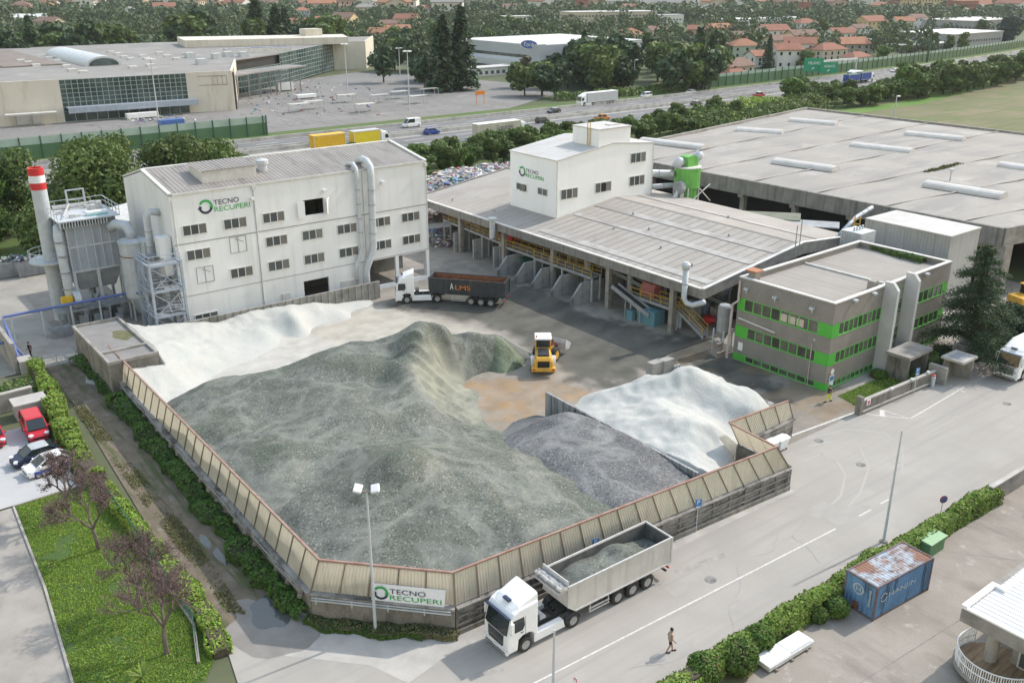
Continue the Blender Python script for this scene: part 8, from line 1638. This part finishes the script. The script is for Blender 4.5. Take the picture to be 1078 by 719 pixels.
mb = MB(); rings = [[(90 + 5.6 * math.cos(q) + (y - 334) * .0, y, H_ + 3.0 * math.sin(q)) for q in [math.pi * k / 12 for k in range(13)]] for y in (334, 348, 362, 376, 388)]; mb.loft(rings); o = mb.build('arched_skylight', M['galv'], t, smooth=False, fix=True); mb = MB(); mb.loft([[(90 + 4.7 * math.cos(q), 333.9, H_ + .2 + 2.2 * math.sin(q)) for q in [math.pi * k / 10 for k in range(11)]], [(90 + 4.7 * math.cos(q), 333.6, H_ + .2 + 2.2 * math.sin(q)) for q in [math.pi * k / 10 for k in range(11)]]]); mb.build('arch_glass', M['cw'], o, fix=True)
a, b_ = W(236, 52, 13.5), W(305, 49, 13.5); mb = MB(); mb.bar((*a, 12.6), (*b_, 12.6), 4, 1.8); rl = mb.build('roof_light', M['trim'], t)
M['pv'] = flat('blue_panel', (.08, .16, .42), .25); mb = MB()
for k in range(12): p = Vector((*a, 13.56)).lerp(Vector((*b_, 13.56)), (k + .5) / 12); mb.obox(p, (2.6, 3.4, .06), Matrix.Rotation(math.atan2(b_[1] - a[1], b_[0] - a[0]), 3, 'Z'))
mb.build('panels', M['pv'], rl)
mb = MB()
for px, py in ((22, 65), (30, 67), (38, 70), (52, 62), (60, 65), (70, 71), (76, 75), (117, 56), (124, 58), (131, 61), (138, 63), (150, 60), (155, 63), (168, 57), (176, 60), (186, 63), (196, 58), (140, 72), (158, 70), (88, 77)): x, y = W(px, py, H_); mb = MB(); mb.box(x - 1.2, y - 1, H_ + .01, x + 1.2, y + 1, H_ + .7); mb.build('roof_dome', M['trim'], t)
for px, py in ((200, 61), (228, 62), (240, 60), (256, 60), (212, 68)): x, y = W(px, py, H_); mb = MB(); mb.box(x - 1.5, y - 1.5, H_ + .01, x + 1.5, y + 1.5, H_ + 1.8); mb.build('air_handler', M['galv'], t)
x, y = W(328, 45, 11.7); mb = MB(); mb.box(x - 4, y - 3, 11.8, x + 4, y + 3, 17.5); mb.build('roof_block', M['cream'], t)
mb = MB(); mb.prism([(140, 398), (204, 378), (212, 398), (146, 424)], 11.75, 14.6); mb.build('upper_storey', M['cream'], t); mb = MB(); mb.prism([(62, 345), (80, 345), (80, 425), (62, 425)], 11.72, 12.1); mb.build('ribbed_roof', mat('brown_roof', (.22, .19, .17), (.17, .15, .135), .2, .9), t)
# things left in its car park
def mast(px, py, h, heads, label):
    x, y = W(px, py); t = thing('lighting_mast', label, 'lighting mast', (x, y, 0)); mb = MB(); mb.path([(x, y, 0), (x, y, h)], [.22, .13], 8); mb.build('pole', M['galv'], t); mb = MB()
    for a in range(heads): q = a * 6.28 / heads; mb.obox((x + .9 * math.cos(q), y + .9 * math.sin(q), h + .1), (1.1, .7, .35), Matrix.Rotation(q, 3, 'Z'))
    mb.build('lamp_head', M['lamp'], t)
for a in ((167, 127, 17, 4, 'lighting mast before the shopping hall glass front'), (431, 116, 17.5, 4, 'tall lighting mast with white heads in the empty car park'), (366, 100, 17, 4, 'lighting mast between the hall end and the empty car park'), (488, 92, 12, 2, 'slim mast on the grass behind the car park'), (421, 80, 11, 2, 'thin mast near the dark trees beyond the hall'), (941, 124, 6.0, 1, 'small lamp post on the field edge by the hall roof'), (667, 93, 10, 1, 'thin mast beside the round trees and dark conifers')): mast(*a)
x, y = W(181, 136); mb = MB(); mb.box(x - 3.2, y - 1.3, 0, x + 3.2, y + 1.3, 2.6)
for k in range(9): mb.box(x - 3.1 + k * .76, y - 1.36, .2, x - 2.8 + k * .76, y - 1.3, 2.5)
mb.top('blue_skip', M['pv'], 'bright blue steel skip behind the green noise barrier', 'skip')
mb = MB()
for k in range(420):
    px, py = R.choice([(R.gauss(165, 18), R.gauss(126, 2.2)), (R.gauss(225, 14), R.gauss(132, 2)), (R.gauss(310, 20), R.gauss(97, 5)), (R.uniform(240, 400), R.uniform(88, 122))]); x, y = W(px, py); s = R.uniform(.12, .55); mb.obox((x, y, s * .3), (s * 2, s, s * .7), Matrix.Rotation(R.uniform(0, 6), 3, 'Z') @ Matrix.Rotation(R.uniform(-.5, .5), 3, 'Y'))
mb.top('rubble', M['scrap'], kind='stuff')
TR = [((150, 125), 9, 1.3, 'long white cabin on blocks before the glass front'), ((300, 96), 6, 2.6, 'white site cabin beside the entrance canopy'), ((322, 104), 7, 1.0, 'low pale platform trailer on the car park')]
for (px, py), L, h, lb in TR: x, y = W(px, py); mb = MB(); mb.box(x - L / 2, y - 1.2, .4, x + L / 2, y + 1.2, .4 + h); mb.box(x - L / 2 + .4, y - 1.0, 0, x - L / 2 + .8, y + 1, .4); mb.box(x + L / 2 - .8, y - 1.0, 0, x + L / 2 - .4, y + 1, .4); mb.box(x - L / 2 + 1, y - 1.24, .9, x - L / 2 + 2, y - 1.2, .3 + h * .8); o = mb.top('site_cabin', M['white'], lb, 'cabin')
for i, (px, py) in enumerate(((315, 118), (365, 108), (330, 115), (400, 108), (420, 104), (452, 101), (385, 118), (440, 109))):    # trolley shelters
    x, y = W(px, py); t = thing('trolley_shelter', 'light steel trolley shelter frame standing in the empty car park', 'shelter', (x, y, 0), 'trolley shelters in the car park'); mb = MB()
    for a in (-3, 3):
        for b_ in (-1.2, 1.2): mb.bar((x + a, y + b_, 0), (x + a, y + b_, 2.4), .12)
    mb.build('frame', M['galv'], t); mb = MB(); mb.box(x - 3.2, y - 1.4, 2.4, x + 3.2, y + 1.4, 2.52); mb.build('roof', M['silver'], t)
x, y = W(505, 110); mb = MB(); mb.box(x - 1.5, y - .2, 3, x + 2, y + .2, 4.2); mb.tube((x - 1.3, y, 0), (x - 1.3, y, 3), .1); mb.tube((x + 1.8, y, 0), (x + 1.8, y, 3), .1); mb.top('entry_board', M['orange'], 'orange board on two posts at the car park exit', 'sign board')
# green gantry sign
t = thing('gantry_sign', 'pair of green direction signs on a motorway gantry', 'road sign', (322, 231, 0)); rz = math.atan2(-.79 + .1, .613)
def gsign(px, py, w_, h, txt, z):
    x, y = W(px, py, z); mb = MB(); mb.obox((x, y, z), (w_, .25, h), Matrix.Rotation(-.66, 3, 'Z')); M.setdefault('sgreen', flat('sign_green', (.02, .28, .15), .5)); o = mb.build('sign_panel', M['sgreen'], t); f = Vector((math.sin(-.66), -math.cos(-.66), 0)); rt = Vector((math.cos(-.66), math.sin(-.66), 0)); put_text(txt, (w_ * .62, h * .22), M['signwhite'], t, Vector((x, y, z)) + f * .15 - rt * w_ * .28 + Vector((0, 0, h * .02)), -.66)
    mb = MB(); c = Vector((x, y, z - h * .32)) + f * .15; mb.bar(c - rt * .5, c + rt * .3 + Vector((0, 0, .5)), .35, .05, up=tuple(f)); mb.build('arrow', M['signwhite'], t); return Vector((x, y, z))
a = gsign(856.5, 68.5, 7.6, 5.0, 'MILANO', 6.5); b_ = gsign(872.5, 71.5, 7.0, 4.0, 'AGRATE', 5.6); mb = MB(); e = Vector((*W(900, 79, 0), 0)); mb.bar(a + Vector((0, .4, 1)), Vector((e.x, e.y, 6.6)), .7, .7); mb.tube(e, (e.x, e.y, 6.6), .35, n=8); mb.build('gantry_beam', M['galv'], t)
mb = MB(); x, y = W(976, 66); mb.path([(x, y, 0), (x, y, 26)], [.5, .25], 8); mb.top('green_mast', M['nbp'], 'tall dark green mast rising by the noise barrier', 'mast')
# ---------------------------------------------------------------- showroom with the oval sign, other large sheds
M['sgrey'] = mat('silver_blue_cladding', (.40, .43, .46), (.35, .38, .41), .05, .5); M['swhite'] = mat('white_cladding', (.60, .61, .61), (.54, .55, .56), .05, .6)
t = thing('car_showroom', 'long silver-blue car showroom with an oval blue sign', 'showroom', (275, 350, 0)); sx, sy0, sy1, sx1 = 266, 324, 385, 330
mb = MB(); mb.box(sx, sy0, 0, sx1, sy1, 5.6); mb.box(sx - 4, sy0 - 3, 1.8, sx, sy1, 4.6); mb.build('lower_wall', M['swhite'], t); mb = MB(); mb.box(sx + 1, sy0 + 1, 5.6, sx1, sy1 - 1, 7.0); mb.box(sx - 4.2, sy0 - 2, 1.4, sx - 4.02, sy1 - 2, 1.9); mb.build('window_band', M['cw'], t); mb = MB(); mb.box(sx, sy0, 7.0, sx1, sy1, 11.4); mb.box(sx - 1.5, sy0 - 1.2, 4.6, sx + 3, sy0 + 5, 11.8); mb.build('upper_wall', M['sgrey'], t); mb = MB(); mb.box(sx + 2, sy0 + 2, 11.2, sx1 - 2, sy1 - 2, 11.45); mb.build('roof', M['swhite'], t)
c = Vector((sx - 1.6, sy0 + 4.5, 11.6)); rz_ = -math.pi / 2 + .3
for k, m_ in ((1.0, 'signwhite'), (.9, 'pv')):
    f = Vector((math.sin(rz_), -math.cos(rz_), 0)); rt = Vector((math.cos(rz_), math.sin(rz_), 0)); mb = MB(); p = [c + f * (.3 + .15 * (k < 1)) + rt * 4.6 * k * math.cos(q) + Vector((0, 0, 1.9 * k * math.sin(q))) for q in [6.2832 * j / 24 for j in range(24)]]; mb.add([tuple(v) for v in p] + [tuple(v - f * .3) for v in p], [tuple(range(24)), tuple(range(24, 48))[::-1]] + [(j, (j + 1) % 24, 24 + (j + 1) % 24, 24 + j) for j in range(24)]); mb.build('oval_sign', M[m_], t, fix=True)
put_text('Ford', (4.6, 1.7), M['signwhite'], t, c + f * .6 - rt * 2.3 - Vector((0, 0, .75)), rz_)
def block(px, py, L, D, h, label, mw='swhite', mr='mroof', rz=0, name='building', rows=2, group=None, cat='building', wz=1.2):
    x, y = W(px, py); t = thing(name, label, cat, (0, 0, 0), group); mb = MB(); mb.box(-L / 2, -D / 2, 0, L / 2, D / 2, h); mb.build('wall', M[mw], t); mb = MB(); mb.box(-L / 2 - .3, -D / 2 - .3, h, L / 2 + .3, D / 2 + .3, h + .4); mb.build('roof', M[mr], t)
    if rows:
        for r in range(rows):
            z = (r + .45) * h / rows
            for a in ((-L / 2 + 1, -D / 2 - .08, L / 2 - 1, -D / 2), (-L / 2 - .08, -D / 2 + 1, -L / 2, D / 2 - 1)):
                mb = MB(); mb.box(a[0], a[1], z - .6, a[2], a[3], z + .7); q = mb.build('window_row', M['glass'], t); m2 = MB(); n = int(max(a[2] - a[0], a[3] - a[1]) / 3)
                for k in range(n): u = (k + .7) / n; x_, y_ = a[0] + (a[2] - a[0]) * u, a[1] + (a[3] - a[1]) * u; m2.box(x_ - (.6 if a[2] - a[0] > 1 else .1), y_ - (.6 if a[2] - a[0] < 1 else .1), z - .62, x_ + (.6 if a[2] - a[0] > 1 else .02), y_ + (.6 if a[2] - a[0] < 1 else .02), z + .72)
                m2.build('mullion', M[mw], q)
    t.location = (x, y, 0); t.rotation_euler = (0, 0, rz); return t
M['brick'] = mat('red_brick', (.30, .14, .10), (.25, .11, .08), .4, .9); M['yellow_wall'] = mat('yellow_render', (.55, .46, .27), (.48, .40, .24), .2, .9); M['beigew'] = mat('beige_render', (.50, .45, .37), (.44, .39, .32), .2, .9); M['whitew'] = mat('white_render', (.64, .64, .63), (.57, .57, .56), .2, .9); M['pinkw'] = mat('pink_render', (.48, .34, .28), (.42, .29, .24), .2, .9); M['greenw'] = mat('pale_green_render', (.45, .52, .42), (.4, .46, .38), .2, .9); M['bluew'] = mat('pale_blue_render', (.42, .48, .54), (.37, .42, .48), .2, .9)
M['tile'] = mat('terracotta_tiles', (.27, .125, .085), (.22, .10, .07), .5, .9, dirt=((.22, .10, .07), .3, .55, .7)); M['tileb'] = mat('brown_tiles', (.21, .135, .105), (.16, .105, .085), .5, .9); M['tileo'] = mat('orange_tiles', (.33, .16, .10), (.27, .13, .08), .5, .9)
block(1000, 47.5, 58, 34, 7.5, 'wide grey industrial shed beside the far bright lawn', 'galvdark', 'swhite', 0, rows=1); block(1022, 32, 75, 40, 8, 'long pale-roofed shed behind the wide grey industrial shed', 'galvdark', 'troof', 0, rows=1); block(924, 50, 30, 12, 4.6, 'flat-roofed pale low building by the noise barrier', 'beigew', 'troof', 0); block(968, 53.5, 44, 14, 3.6, 'row of low sheds between mast and noise barrier', 'concrete', 'troof', 0, rows=1)
block(640, 27, 78, 26, 11, 'long white school block with a brick stair tower', 'beigew', 'troof', -.35, rows=2); block(612, 17, 11, 9, 18, 'red brick tower standing on the white school', 'brick', 'brick', -.35, rows=0); block(545, 31, 26, 14, 9.5, 'white three-storey block among dark trees left of the school', 'whitew', 'troof', -.4, rows=2); block(697, 25, 36, 12, 7, 'pale pavilion with a thin flat roof behind the trees', 'whitew', 'sgrey', -.3, rows=1); block(800, 26, 90, 24, 5, 'long row of white workshop roofs behind the houses', 'whitew', 'swhite', -.15, rows=1); block(608, 62, 10, 16, 9, 'white tall block half hidden by dark trees near the showroom', 'whitew', 'swhite', 0, rows=1); block(475, 87, 14, 8, 3, 'low white cabin under the dark conifers by the car park', 'beigew', 'troof', -.3, rows=1); block(517, 79, 20, 8, 3.2, 'low pale kiosk on the showroom forecourt', 'whitew', 'troof', 0, rows=1)
for px, py, L, D, h, lb in ((63, 9, 26, 14, 30, 'pale far tower block, first of the slab row'), (82, 10, 24, 14, 28, 'pale pinkish far tower block in the slab row'), (102, 9, 26, 14, 30, 'white and grey far tower block in the slab row'), (122, 8, 24, 14, 27, 'beige far tower block at the row end')): block(px, py, L, D, h, lb, R.choice(['whitew', 'beigew', 'pinkw']), 'mroof', -.5, rows=6, name='apartment_block')
# ---------------------------------------------------------------- houses
HWIN = MB(); HWIN.box(-.55, -.08, -.7, .55, .04, .7); HW_ = HWIN.mesh('window', M['cabglass'])
def house(px, py, L, D, h, label, mw, mr, rz, hip=False, group=None, chim=True, xy=None):
    x, y = xy or W(px, py); t = thing('house', label, 'house', (0, 0, 0), group); rh = min(L, D) * .24; mb = MB(); a, b_ = L / 2, D / 2
    if hip: mb.box(-a, -b_, 0, a, b_, h)
    else: mb.extr([(-b_, 0), (b_, 0), (b_, h), (0, h + rh), (-b_, h)], 'x', -a, a)
    mb.build('wall', M[mw], t); mb = MB(); o = .6; e = .22
    if hip: r_ = max(0, a - b_); mb.loft([[(-a - o, -b_ - o, h), (a + o, -b_ - o, h), (a + o, b_ + o, h), (-a - o, b_ + o, h)], [(-r_ - .05, -.05, h + rh + .3), (r_ + .05, -.05, h + rh + .3), (r_ + .05, .05, h + rh + .3), (-r_ - .05, .05, h + rh + .3)]])
    else:
        for s in (-1, 1): mb.extr([(s * (b_ + o), h - o * rh / b_), (s * (b_ + o), h - o * rh / b_ + e), (0, h + rh + e), (0, h + rh)], 'x', -a - o, a + o)
    rf = mb.build('roof', M[mr], t, fix=True)
    if chim: mb = MB(); mb.box(a * .3, b_ * .3, h, a * .3 + .8, b_ * .3 + .8, h + rh + 1.1); mb.build('chimney', M['brick'], rf)
    for z in ([1.6] if h < 4.5 else [1.6, h - 1.7]):
        for s, n, ln, ax in ((-1, max(2, int(L / 4)), L, 0), (-1, max(2, int(D / 4)), D, 1)):
            for k in range(n):
                u = -ln / 2 + ln * (k + .5) / n; q = meshobj('window', HW_, t); q.location = (u, -b_, z) if ax == 0 else (-a, u, z); q.rotation_euler = (0, 0, 0 if ax == 0 else -math.pi / 2)
    t.location = (x, y, 0); t.rotation_euler = (0, 0, rz); return t
HS = [(768, 81, 17, 11, 4.6, 'low house with a brown tiled roof right behind the noise barrier end', 'beigew', 'tileb', .0, 0), (772, 86, 12, 6, 3.2, 'small white annex with an orange roof by the noise barrier end', 'whitew', 'tile', .0, 1), (781, 61, 15, 12, 6.2, 'pale green house with an orange hipped roof', 'greenw', 'tileo', -.5, 1), (812, 48, 17, 12, 9, 'tall white house with a red gabled roof and small windows', 'whitew', 'tile', -.35, 0), (819, 55, 15, 10, 6.5, 'beige house with a dark brown roof with skylights', 'beigew', 'tileb', -.2, 0), (842, 51, 17, 11, 7.5, 'yellow house with a brown gable roof', 'yellow_wall', 'tileb', -.3, 0), (803, 70, 15, 9, 5, 'long white house with an orange roof behind the pointed cypress', 'whitew', 'tileo', -.3, 0), (825, 71, 12, 10, 8, 'white terraced house with balconies and a red roof', 'whitew', 'tile', -.5, 0), (840, 63, 15, 11, 8, 'white gabled house with a broad red roof beside the terraced house', 'whitew', 'tile', -.9, 0), (869, 64, 18, 11, 5.5, 'low house with a rusty red roof behind the gantry sign', 'beigew', 'tile', -.1, 1), (893, 58, 17, 12, 6, 'grey house with a bright orange roof right of the gantry sign', 'concrete', 'tileo', -.4, 0), (884, 46, 16, 11, 6.5, 'house with a red roof and one large skylight', 'whitew', 'tile', -.4, 0), (900, 68, 14, 8, 3.6, 'white low house with a flat red roof by the barrier', 'whitew', 'tile', .0, 1), (846, 33, 18, 12, 6, 'house with a wide red roof beyond the yellow house', 'whitew', 'tile', -.2, 1), (903, 41, 12, 9, 7, 'white tall narrow house at the edge of the far trees', 'whitew', 'tileb', -.3, 0), (776, 48, 10, 8, 6, 'small brick house with a rusty roof left of the tall white house', 'brick', 'tileb', -.2, 0), (757, 39, 20, 11, 6, 'long pink house with several red roofs', 'pinkw', 'tileo', -.2, 0), (735, 43, 14, 10, 7, 'pink house with windows in its gable end', 'pinkw', 'tile', -.9, 0), (661, 47, 18, 13, 6, 'beige house with a broad orange roof above the dark conifers', 'beigew', 'tileo', -.3, 1), (690, 42, 13, 10, 6, 'house with a brown roof left of the pink houses', 'beigew', 'tileb', -.2, 0), (746, 66, 10, 8, 5, 'small beige house among trees behind the brown tiled roof', 'beigew', 'tileo', -.3, 0),
      (915, 36, 20, 14, 9, 'yellow villa with a brown-red roof', 'yellow_wall', 'tile', -.2, 0), (949, 34, 14, 11, 8, 'white house with an orange roof beside the yellow villa', 'whitew', 'tileo', -.6, 0), (963, 30, 13, 11, 8, 'white and brown house beside the far poplar', 'whitew', 'tileb', -.3, 0), (968, 16, 40, 18, 16, 'big yellow church-like hall with a terracotta roof', 'yellow_wall', 'tileo', -.3, 0), (364, 34, 16, 13, 10.5, 'tall yellow house with a brown gabled roof and three chimneys', 'yellow_wall', 'tileb', -1.0, 0), (344, 33, 16, 11, 8, 'white house with a red roof left of the tall yellow house', 'whitew', 'tile', -.3, 0), (319, 22, 14, 11, 9, 'pale blue house with an orange hipped roof', 'bluew', 'tileo', -.4, 1), (314, 31, 12, 9, 6, 'small white house with a red roof near the cream roof block', 'whitew', 'tile', -.3, 0), (385, 19, 22, 12, 10, 'pale yellow four-square house with a grey roof', 'yellow_wall', 'mroof', -.4, 1), (429, 31, 18, 14, 8, 'beige house with a terracotta gable roof beside tall trees', 'beigew', 'tile', -.9, 0), (404, 34, 18, 10, 6, 'old grey house with a worn brown roof', 'concrete', 'tileb', -.3, 0), (416, 41, 20, 11, 6, 'house with a long bright orange roof', 'beigew', 'tileo', -.3, 0), (402, 47, 14, 11, 7, 'beige house with an orange roof nearest the dark trees', 'beigew', 'tileo', -.9, 0), (315, 43, 16, 9, 4.6, 'low house with an orange roof behind the cream hall roof', 'beigew', 'tileo', -.2, 0), (25, 17, 18, 14, 11, 'pinkish three-storey house with a brown hipped roof', 'pinkw', 'tileb', -.4, 1), (54, 33, 18, 13, 7, 'beige gabled house between the big trees beyond the hall', 'beigew', 'tileb', -1.0, 0), (32, 25, 28, 12, 5, 'long low white building with a pale roof near the pinkish house', 'whitew', 'swhite', -.4, 0), (45, 7, 40, 14, 8, 'long far building with a red roof', 'beigew', 'tile', -.3, 0), (232, 15, 16, 12, 10, 'far house with a bright red roof above the dark trees', 'whitew', 'tile', -.5, 1), (186, 36, 16, 11, 5, 'house with an orange roof among the trees behind the cream hall', 'beigew', 'tileo', -.4, 1), (198, 33, 24, 10, 4.5, 'low pale flat house beside the orange roof', 'whitew', 'mroof', -.4, 0), (308, 36, 12, 8, 5, 'white house behind the hall roof light', 'whitew', 'tileb', -.4, 0), (6, 66, 18, 10, 6, 'house with a red roof at the scene edge behind the cream hall', 'pinkw', 'tile', -.2, 0)]
HXY = []
for px, py, L, D, h, lb, mw, mr, rz, hip in HS: o = house(px, py, L, D, h, lb, mw, mr, rz, bool(hip)); HXY.append((o.location.x, o.location.y))
block(846, 20, 9, 9, 15, 'square red brick tower with a hipped cap among the houses', 'brick', 'tile', -.3, rows=1, name='tower', cat='tower'); block(944, 14, 13, 11, 18, 'red brick tower left of the big yellow hall', 'brick', 'tile', -.3, rows=2, name='tower', cat='tower'); block(1011, 18, 26, 16, 15, 'red brick block right of the big yellow hall', 'brick', 'tile', -.3, rows=2); block(1030, 11, 50, 14, 13, 'long far brick building at the top edge', 'brick', 'mroof', -.3, rows=2)
FAR = [house(0, 0, 16, 11, 7, '', w_, r_, 0, False, None, False, xy=(0, 0)) for w_, r_ in (('whitew', 'tile'), ('beigew', 'tileo'), ('pinkw', 'tileb'), ('whitew', 'mroof'))]
cnt = [0] * 4; FL = ['tiny far white house with a red roof in the distant wood', 'tiny far beige house with an orange roof in the distant wood', 'tiny far pink house with a brown roof in the distant wood', 'tiny far white house with a grey roof in the distant wood']
for k in range(170):
    px, py = R.uniform(-10, 1090), R.uniform(2.2, 18) if k < 120 else R.uniform(2, 8); x, y = W(px, py); j = R.randrange(4); s = R.uniform(.9, 2.1); rz = -.66 + R.choice((0, 1.57)) + R.gauss(0, .3)
    if min(math.hypot(x - a, y - b_) for a, b_ in HXY) < 22: continue
    if cnt[j] == 0: o = FAR[j]; o.location = (x, y, 0); o.rotation_euler = (0, 0, rz); o.scale = (s, s, s); o['label'] = FL[j]; o['group'] = 'far houses kind %s' % 'ABCD'[j]
    else: copy_tree(FAR[j], (x, y, 0), rz, FL[j], 'far houses kind %s' % 'ABCD'[j], scale=s)
    cnt[j] += 1; HXY.append((x, y))
for px, py, L, h in ((140, 6, 60, 9), (200, 4, 40, 12), (305, 5, 70, 10), (338, 8, 50, 14), (470, 5, 60, 12), (505, 9, 50, 9), (660, 6, 60, 8), (720, 3, 90, 10), (985, 6, 60, 12), (250, 9, 16, 24), (562, 4, 60, 14), (420, 4, 16, 22)): block(px, py, L, 16, h, 'far pale block rising above the distant wood', R.choice(['whitew', 'beigew']), 'mroof', -.5 + R.gauss(0, .2), rows=2, group='far pale blocks')
# ---------------------------------------------------------------- far trees
PT = {'dark': [broadleaf('dark', 13, 11, 900, .95), broadleaf('tree', 12, 11, 900, .95), conifer('dark', 15, 8, 900, .9)], 'mix': [broadleaf('tree', 11, 9, 800, .9), broadleaf('olive', 10, 9, 800, .9), broadleaf('bush', 12, 9, 800, .9, 15), broadleaf('brown', 9, 8, 700, .9)]}
KIND = {}
def ft(key, i, px, py, k, label, group, xy=None):
    o = PT[key][i]; x, y = xy or W(px, py); rz = R.uniform(0, 6.28); sc = (k * R.uniform(.85, 1.15), k * R.uniform(.85, 1.15), k)
    if (key, i) not in KIND: KIND[key, i] = 1; o.location = (x, y, 0); o.rotation_euler = (0, 0, rz); o.scale = sc; o['label'] = label; o['group'] = group
    else: copy_tree(o, (x, y, 0), rz, label, group, scale=sc)
DL = ['dark rounded tree in the dense belt beyond the motorway', 'dark green tree in the dense belt beyond the motorway', 'dark pointed conifer in the dense belt beyond the motorway']
def belt(n, x0, x1, y0, y1, k0, k1, ws=(1, 1, 1)):
    for _ in range(n):
        px, py = R.uniform(x0, x1), R.uniform(y0, y1)
        i = R.choices((0, 1, 2), ws)[0]; ft('dark', i, px, py, R.uniform(k0, k1), DL[i], 'dark belt trees %s' % 'ABC'[i])
belt(30, 596, 748, 84, 99, .95, 1.45, (1, 1.2, .35)); belt(12, 605, 745, 74, 84, 1.0, 1.5, (1, 1, .4)); belt(6, 545, 605, 92, 104, .75, 1.05, (1, 2, 0)); belt(7, 445, 480, 84, 94, .7, 1.0, (1, 1, 0)); belt(6, 395, 450, 70, 88, .9, 1.3, (1, 1, .2)); belt(8, 360, 440, 40, 60, .8, 1.2, (1, 1, .2)); belt(4, 750, 765, 60, 84, .8, 1.2); belt(4, 578, 600, 78, 92, .7, .9)
for px, py, k, lb in ((467, 96, 1.75, 'great dark conifer left of the showroom'), (486, 95, 1.95, 'tallest dark conifer in front of the showroom')): ft('dark', 2, px, py, k, lb, None)
o = conifer('pale', 15, 8.5, 2600, .6, 'pale green poplar-like cone tree before the dark belt', 'cypress_tree', .1, .02); o.location = (*W(636, 97), 0)
for px, py, k, lb in ((808, 73, 1.0, 'pointed dark cypress in front of the white houses'),):
    o = conifer('dark', 15, 6.5, 2000, .6, lb, 'cypress_tree', .15, .02); o.location = (*W(px, py), 0); o.scale = (k, k, k)
x, y = W(1058, 46); o = broadleaf('blue', 19, 17, 2600, .9, 16, .12, 'big dark cedar-like tree beside the grey industrial shed'); o.location = (x, y, 0)
o = broadleaf('tree', 9, 9, 1800, .6, 13, .1, 'round dark green tree left of the gantry sign'); o.location = (*W(846, 72), 0)
for k, (px, py, h, lb) in enumerate(((6, 160, 1.0, 'dark tree at the scene edge before the cream shopping hall'),)): o = broadleaf('dark', 12, 10, 3000, .5, 14, .1, lb); o.location = (30, 262, 0)
# belt of tall trees behind the shopping hall
for k in range(40):
    u = R.random(); x, y = -10 + 235 * u + R.gauss(0, 5), 446 + R.uniform(0, 30) - 8 * u; i = R.choices((0, 1, 2), (2, 2, .4))[0]; ft('dark', i, 0, 0, R.uniform(1.3, 2.0), 'tall dark tree in the belt behind the shopping hall' if i < 2 else 'dark pointed conifer in the belt behind the shopping hall', 'belt behind the hall %s' % 'AAC'[i], xy=(x, y))
ML = ['mid green tree among the distant houses', 'olive green tree among the distant houses', 'deep green tree among the distant houses', 'brownish tree among the distant houses']
n = 0
EXB = [(266, 320, 335, 390), (-20, 285, 245, 442)]
while n < 72:
    px, py = R.uniform(-5, 1085), 34 + 50 * R.random() ** 1.3; x, y = W(px, py)
    if y < 246 + bend(x) or y > 1300: continue
    if any(a - 6 < x < c + 6 and b_ - 6 < y < d + 6 for a, b_, c, d in EXB) or (x < 232 and y < 375): continue
    if px > 745 and py > 60 and R.random() < .6: continue
    v = Vector((x, y)).normalized()
    if any(abs((hx - x) * v.y - (hy - y) * v.x) < 9 and -8 < (hx - x) * v.x + (hy - y) * v.y < 40 for hx, hy in HXY[:44]): continue
    if 955 < px < 1075 and 36 < py < 52: continue
    i = R.choices((0, 1, 2, 3), (3, 1.6, 3, .7))[0]; ft('mix', i, px, py, R.uniform(.65, 1.3), ML[i], 'trees among the houses %s' % 'ABCD'[i]); n += 1
mb = MB()
def clump(x, y, h, r, n, s):
    for _ in range(n):
        q = Vector((R.gauss(0, 1), R.gauss(0, 1), R.gauss(0, .8))).normalized(); leaf(mb, Vector((x + q.x * r, y + q.y * r, h * .55 + q.z * h * .45)), s * R.uniform(.6, 1.3), q, .7)
k = 0
while k < 3300:
    near = k < 900; px, py = R.uniform(-15, 1095), (16 + 52 * R.random() ** 1.1) if near else .3 + 24 * R.random() ** 1.25; x, y = W(px, py)
    if y < 246 + bend(x) or (x < 245 and y < 470) or (near and x < 235 and y < 480) or (955 < px < 1078 and 36 < py < 54) or (px > 745 and py > 58 and R.random() < .7) or (260 < x < 340 and 315 < y < 395): continue
    v = Vector((x, y)).normalized()
    if any(abs((hx - x) * v.y - (hy - y) * v.x) < 9 and -8 < (hx - x) * v.x + (hy - y) * v.y < 45 for hx, hy in HXY): continue
    if not near and fbm(x * .004, y * .004, 1) < -.5: continue
    h = R.uniform(7, 14); clump(x, y, h, R.uniform(3, 5.5) if near else R.uniform(4, 7.5), 110 if near else 34, 1.0 if near else 2.2); k += 1
mb.top('far_woodland', leafmat('far_wood_leaves', [(.05, .085, .035), (.075, .115, .045), (.035, .062, .03), (.09, .125, .05), (.06, .09, .045)], .15), kind='stuff')
for b_ in ((205, 92, 60), (560, 112, 30)): pass
bank('roadside_shrubs', 'low shrubs on the grass between the car park exit and the motorway', 'plants', [W(585, 106), W(640, 103), W(720, 95)], 2, 2.2, 2200, .6, 'olive', core=False)
# ---------------------------------------------------------------- haze in the air
M['haze'] = bpy.data.materials.new('haze'); M['haze'].use_nodes = True; n = M['haze'].node_tree.nodes; n.remove(n['Principled BSDF']); v = n.new('ShaderNodeVolumePrincipled'); v.inputs['Color'].default_value = (.80, .90, 1, 1); v.inputs['Density'].default_value = .00007; v.inputs['Anisotropy'].default_value = .3
M['haze'].node_tree.links.new(v.outputs[0], n['Material Output'].inputs['Volume'])
mb = MB(); mb.box(-4200, -1700, -1.2, 7200, 7200, 47); mb.top('haze', M['haze'], kind='stuff')
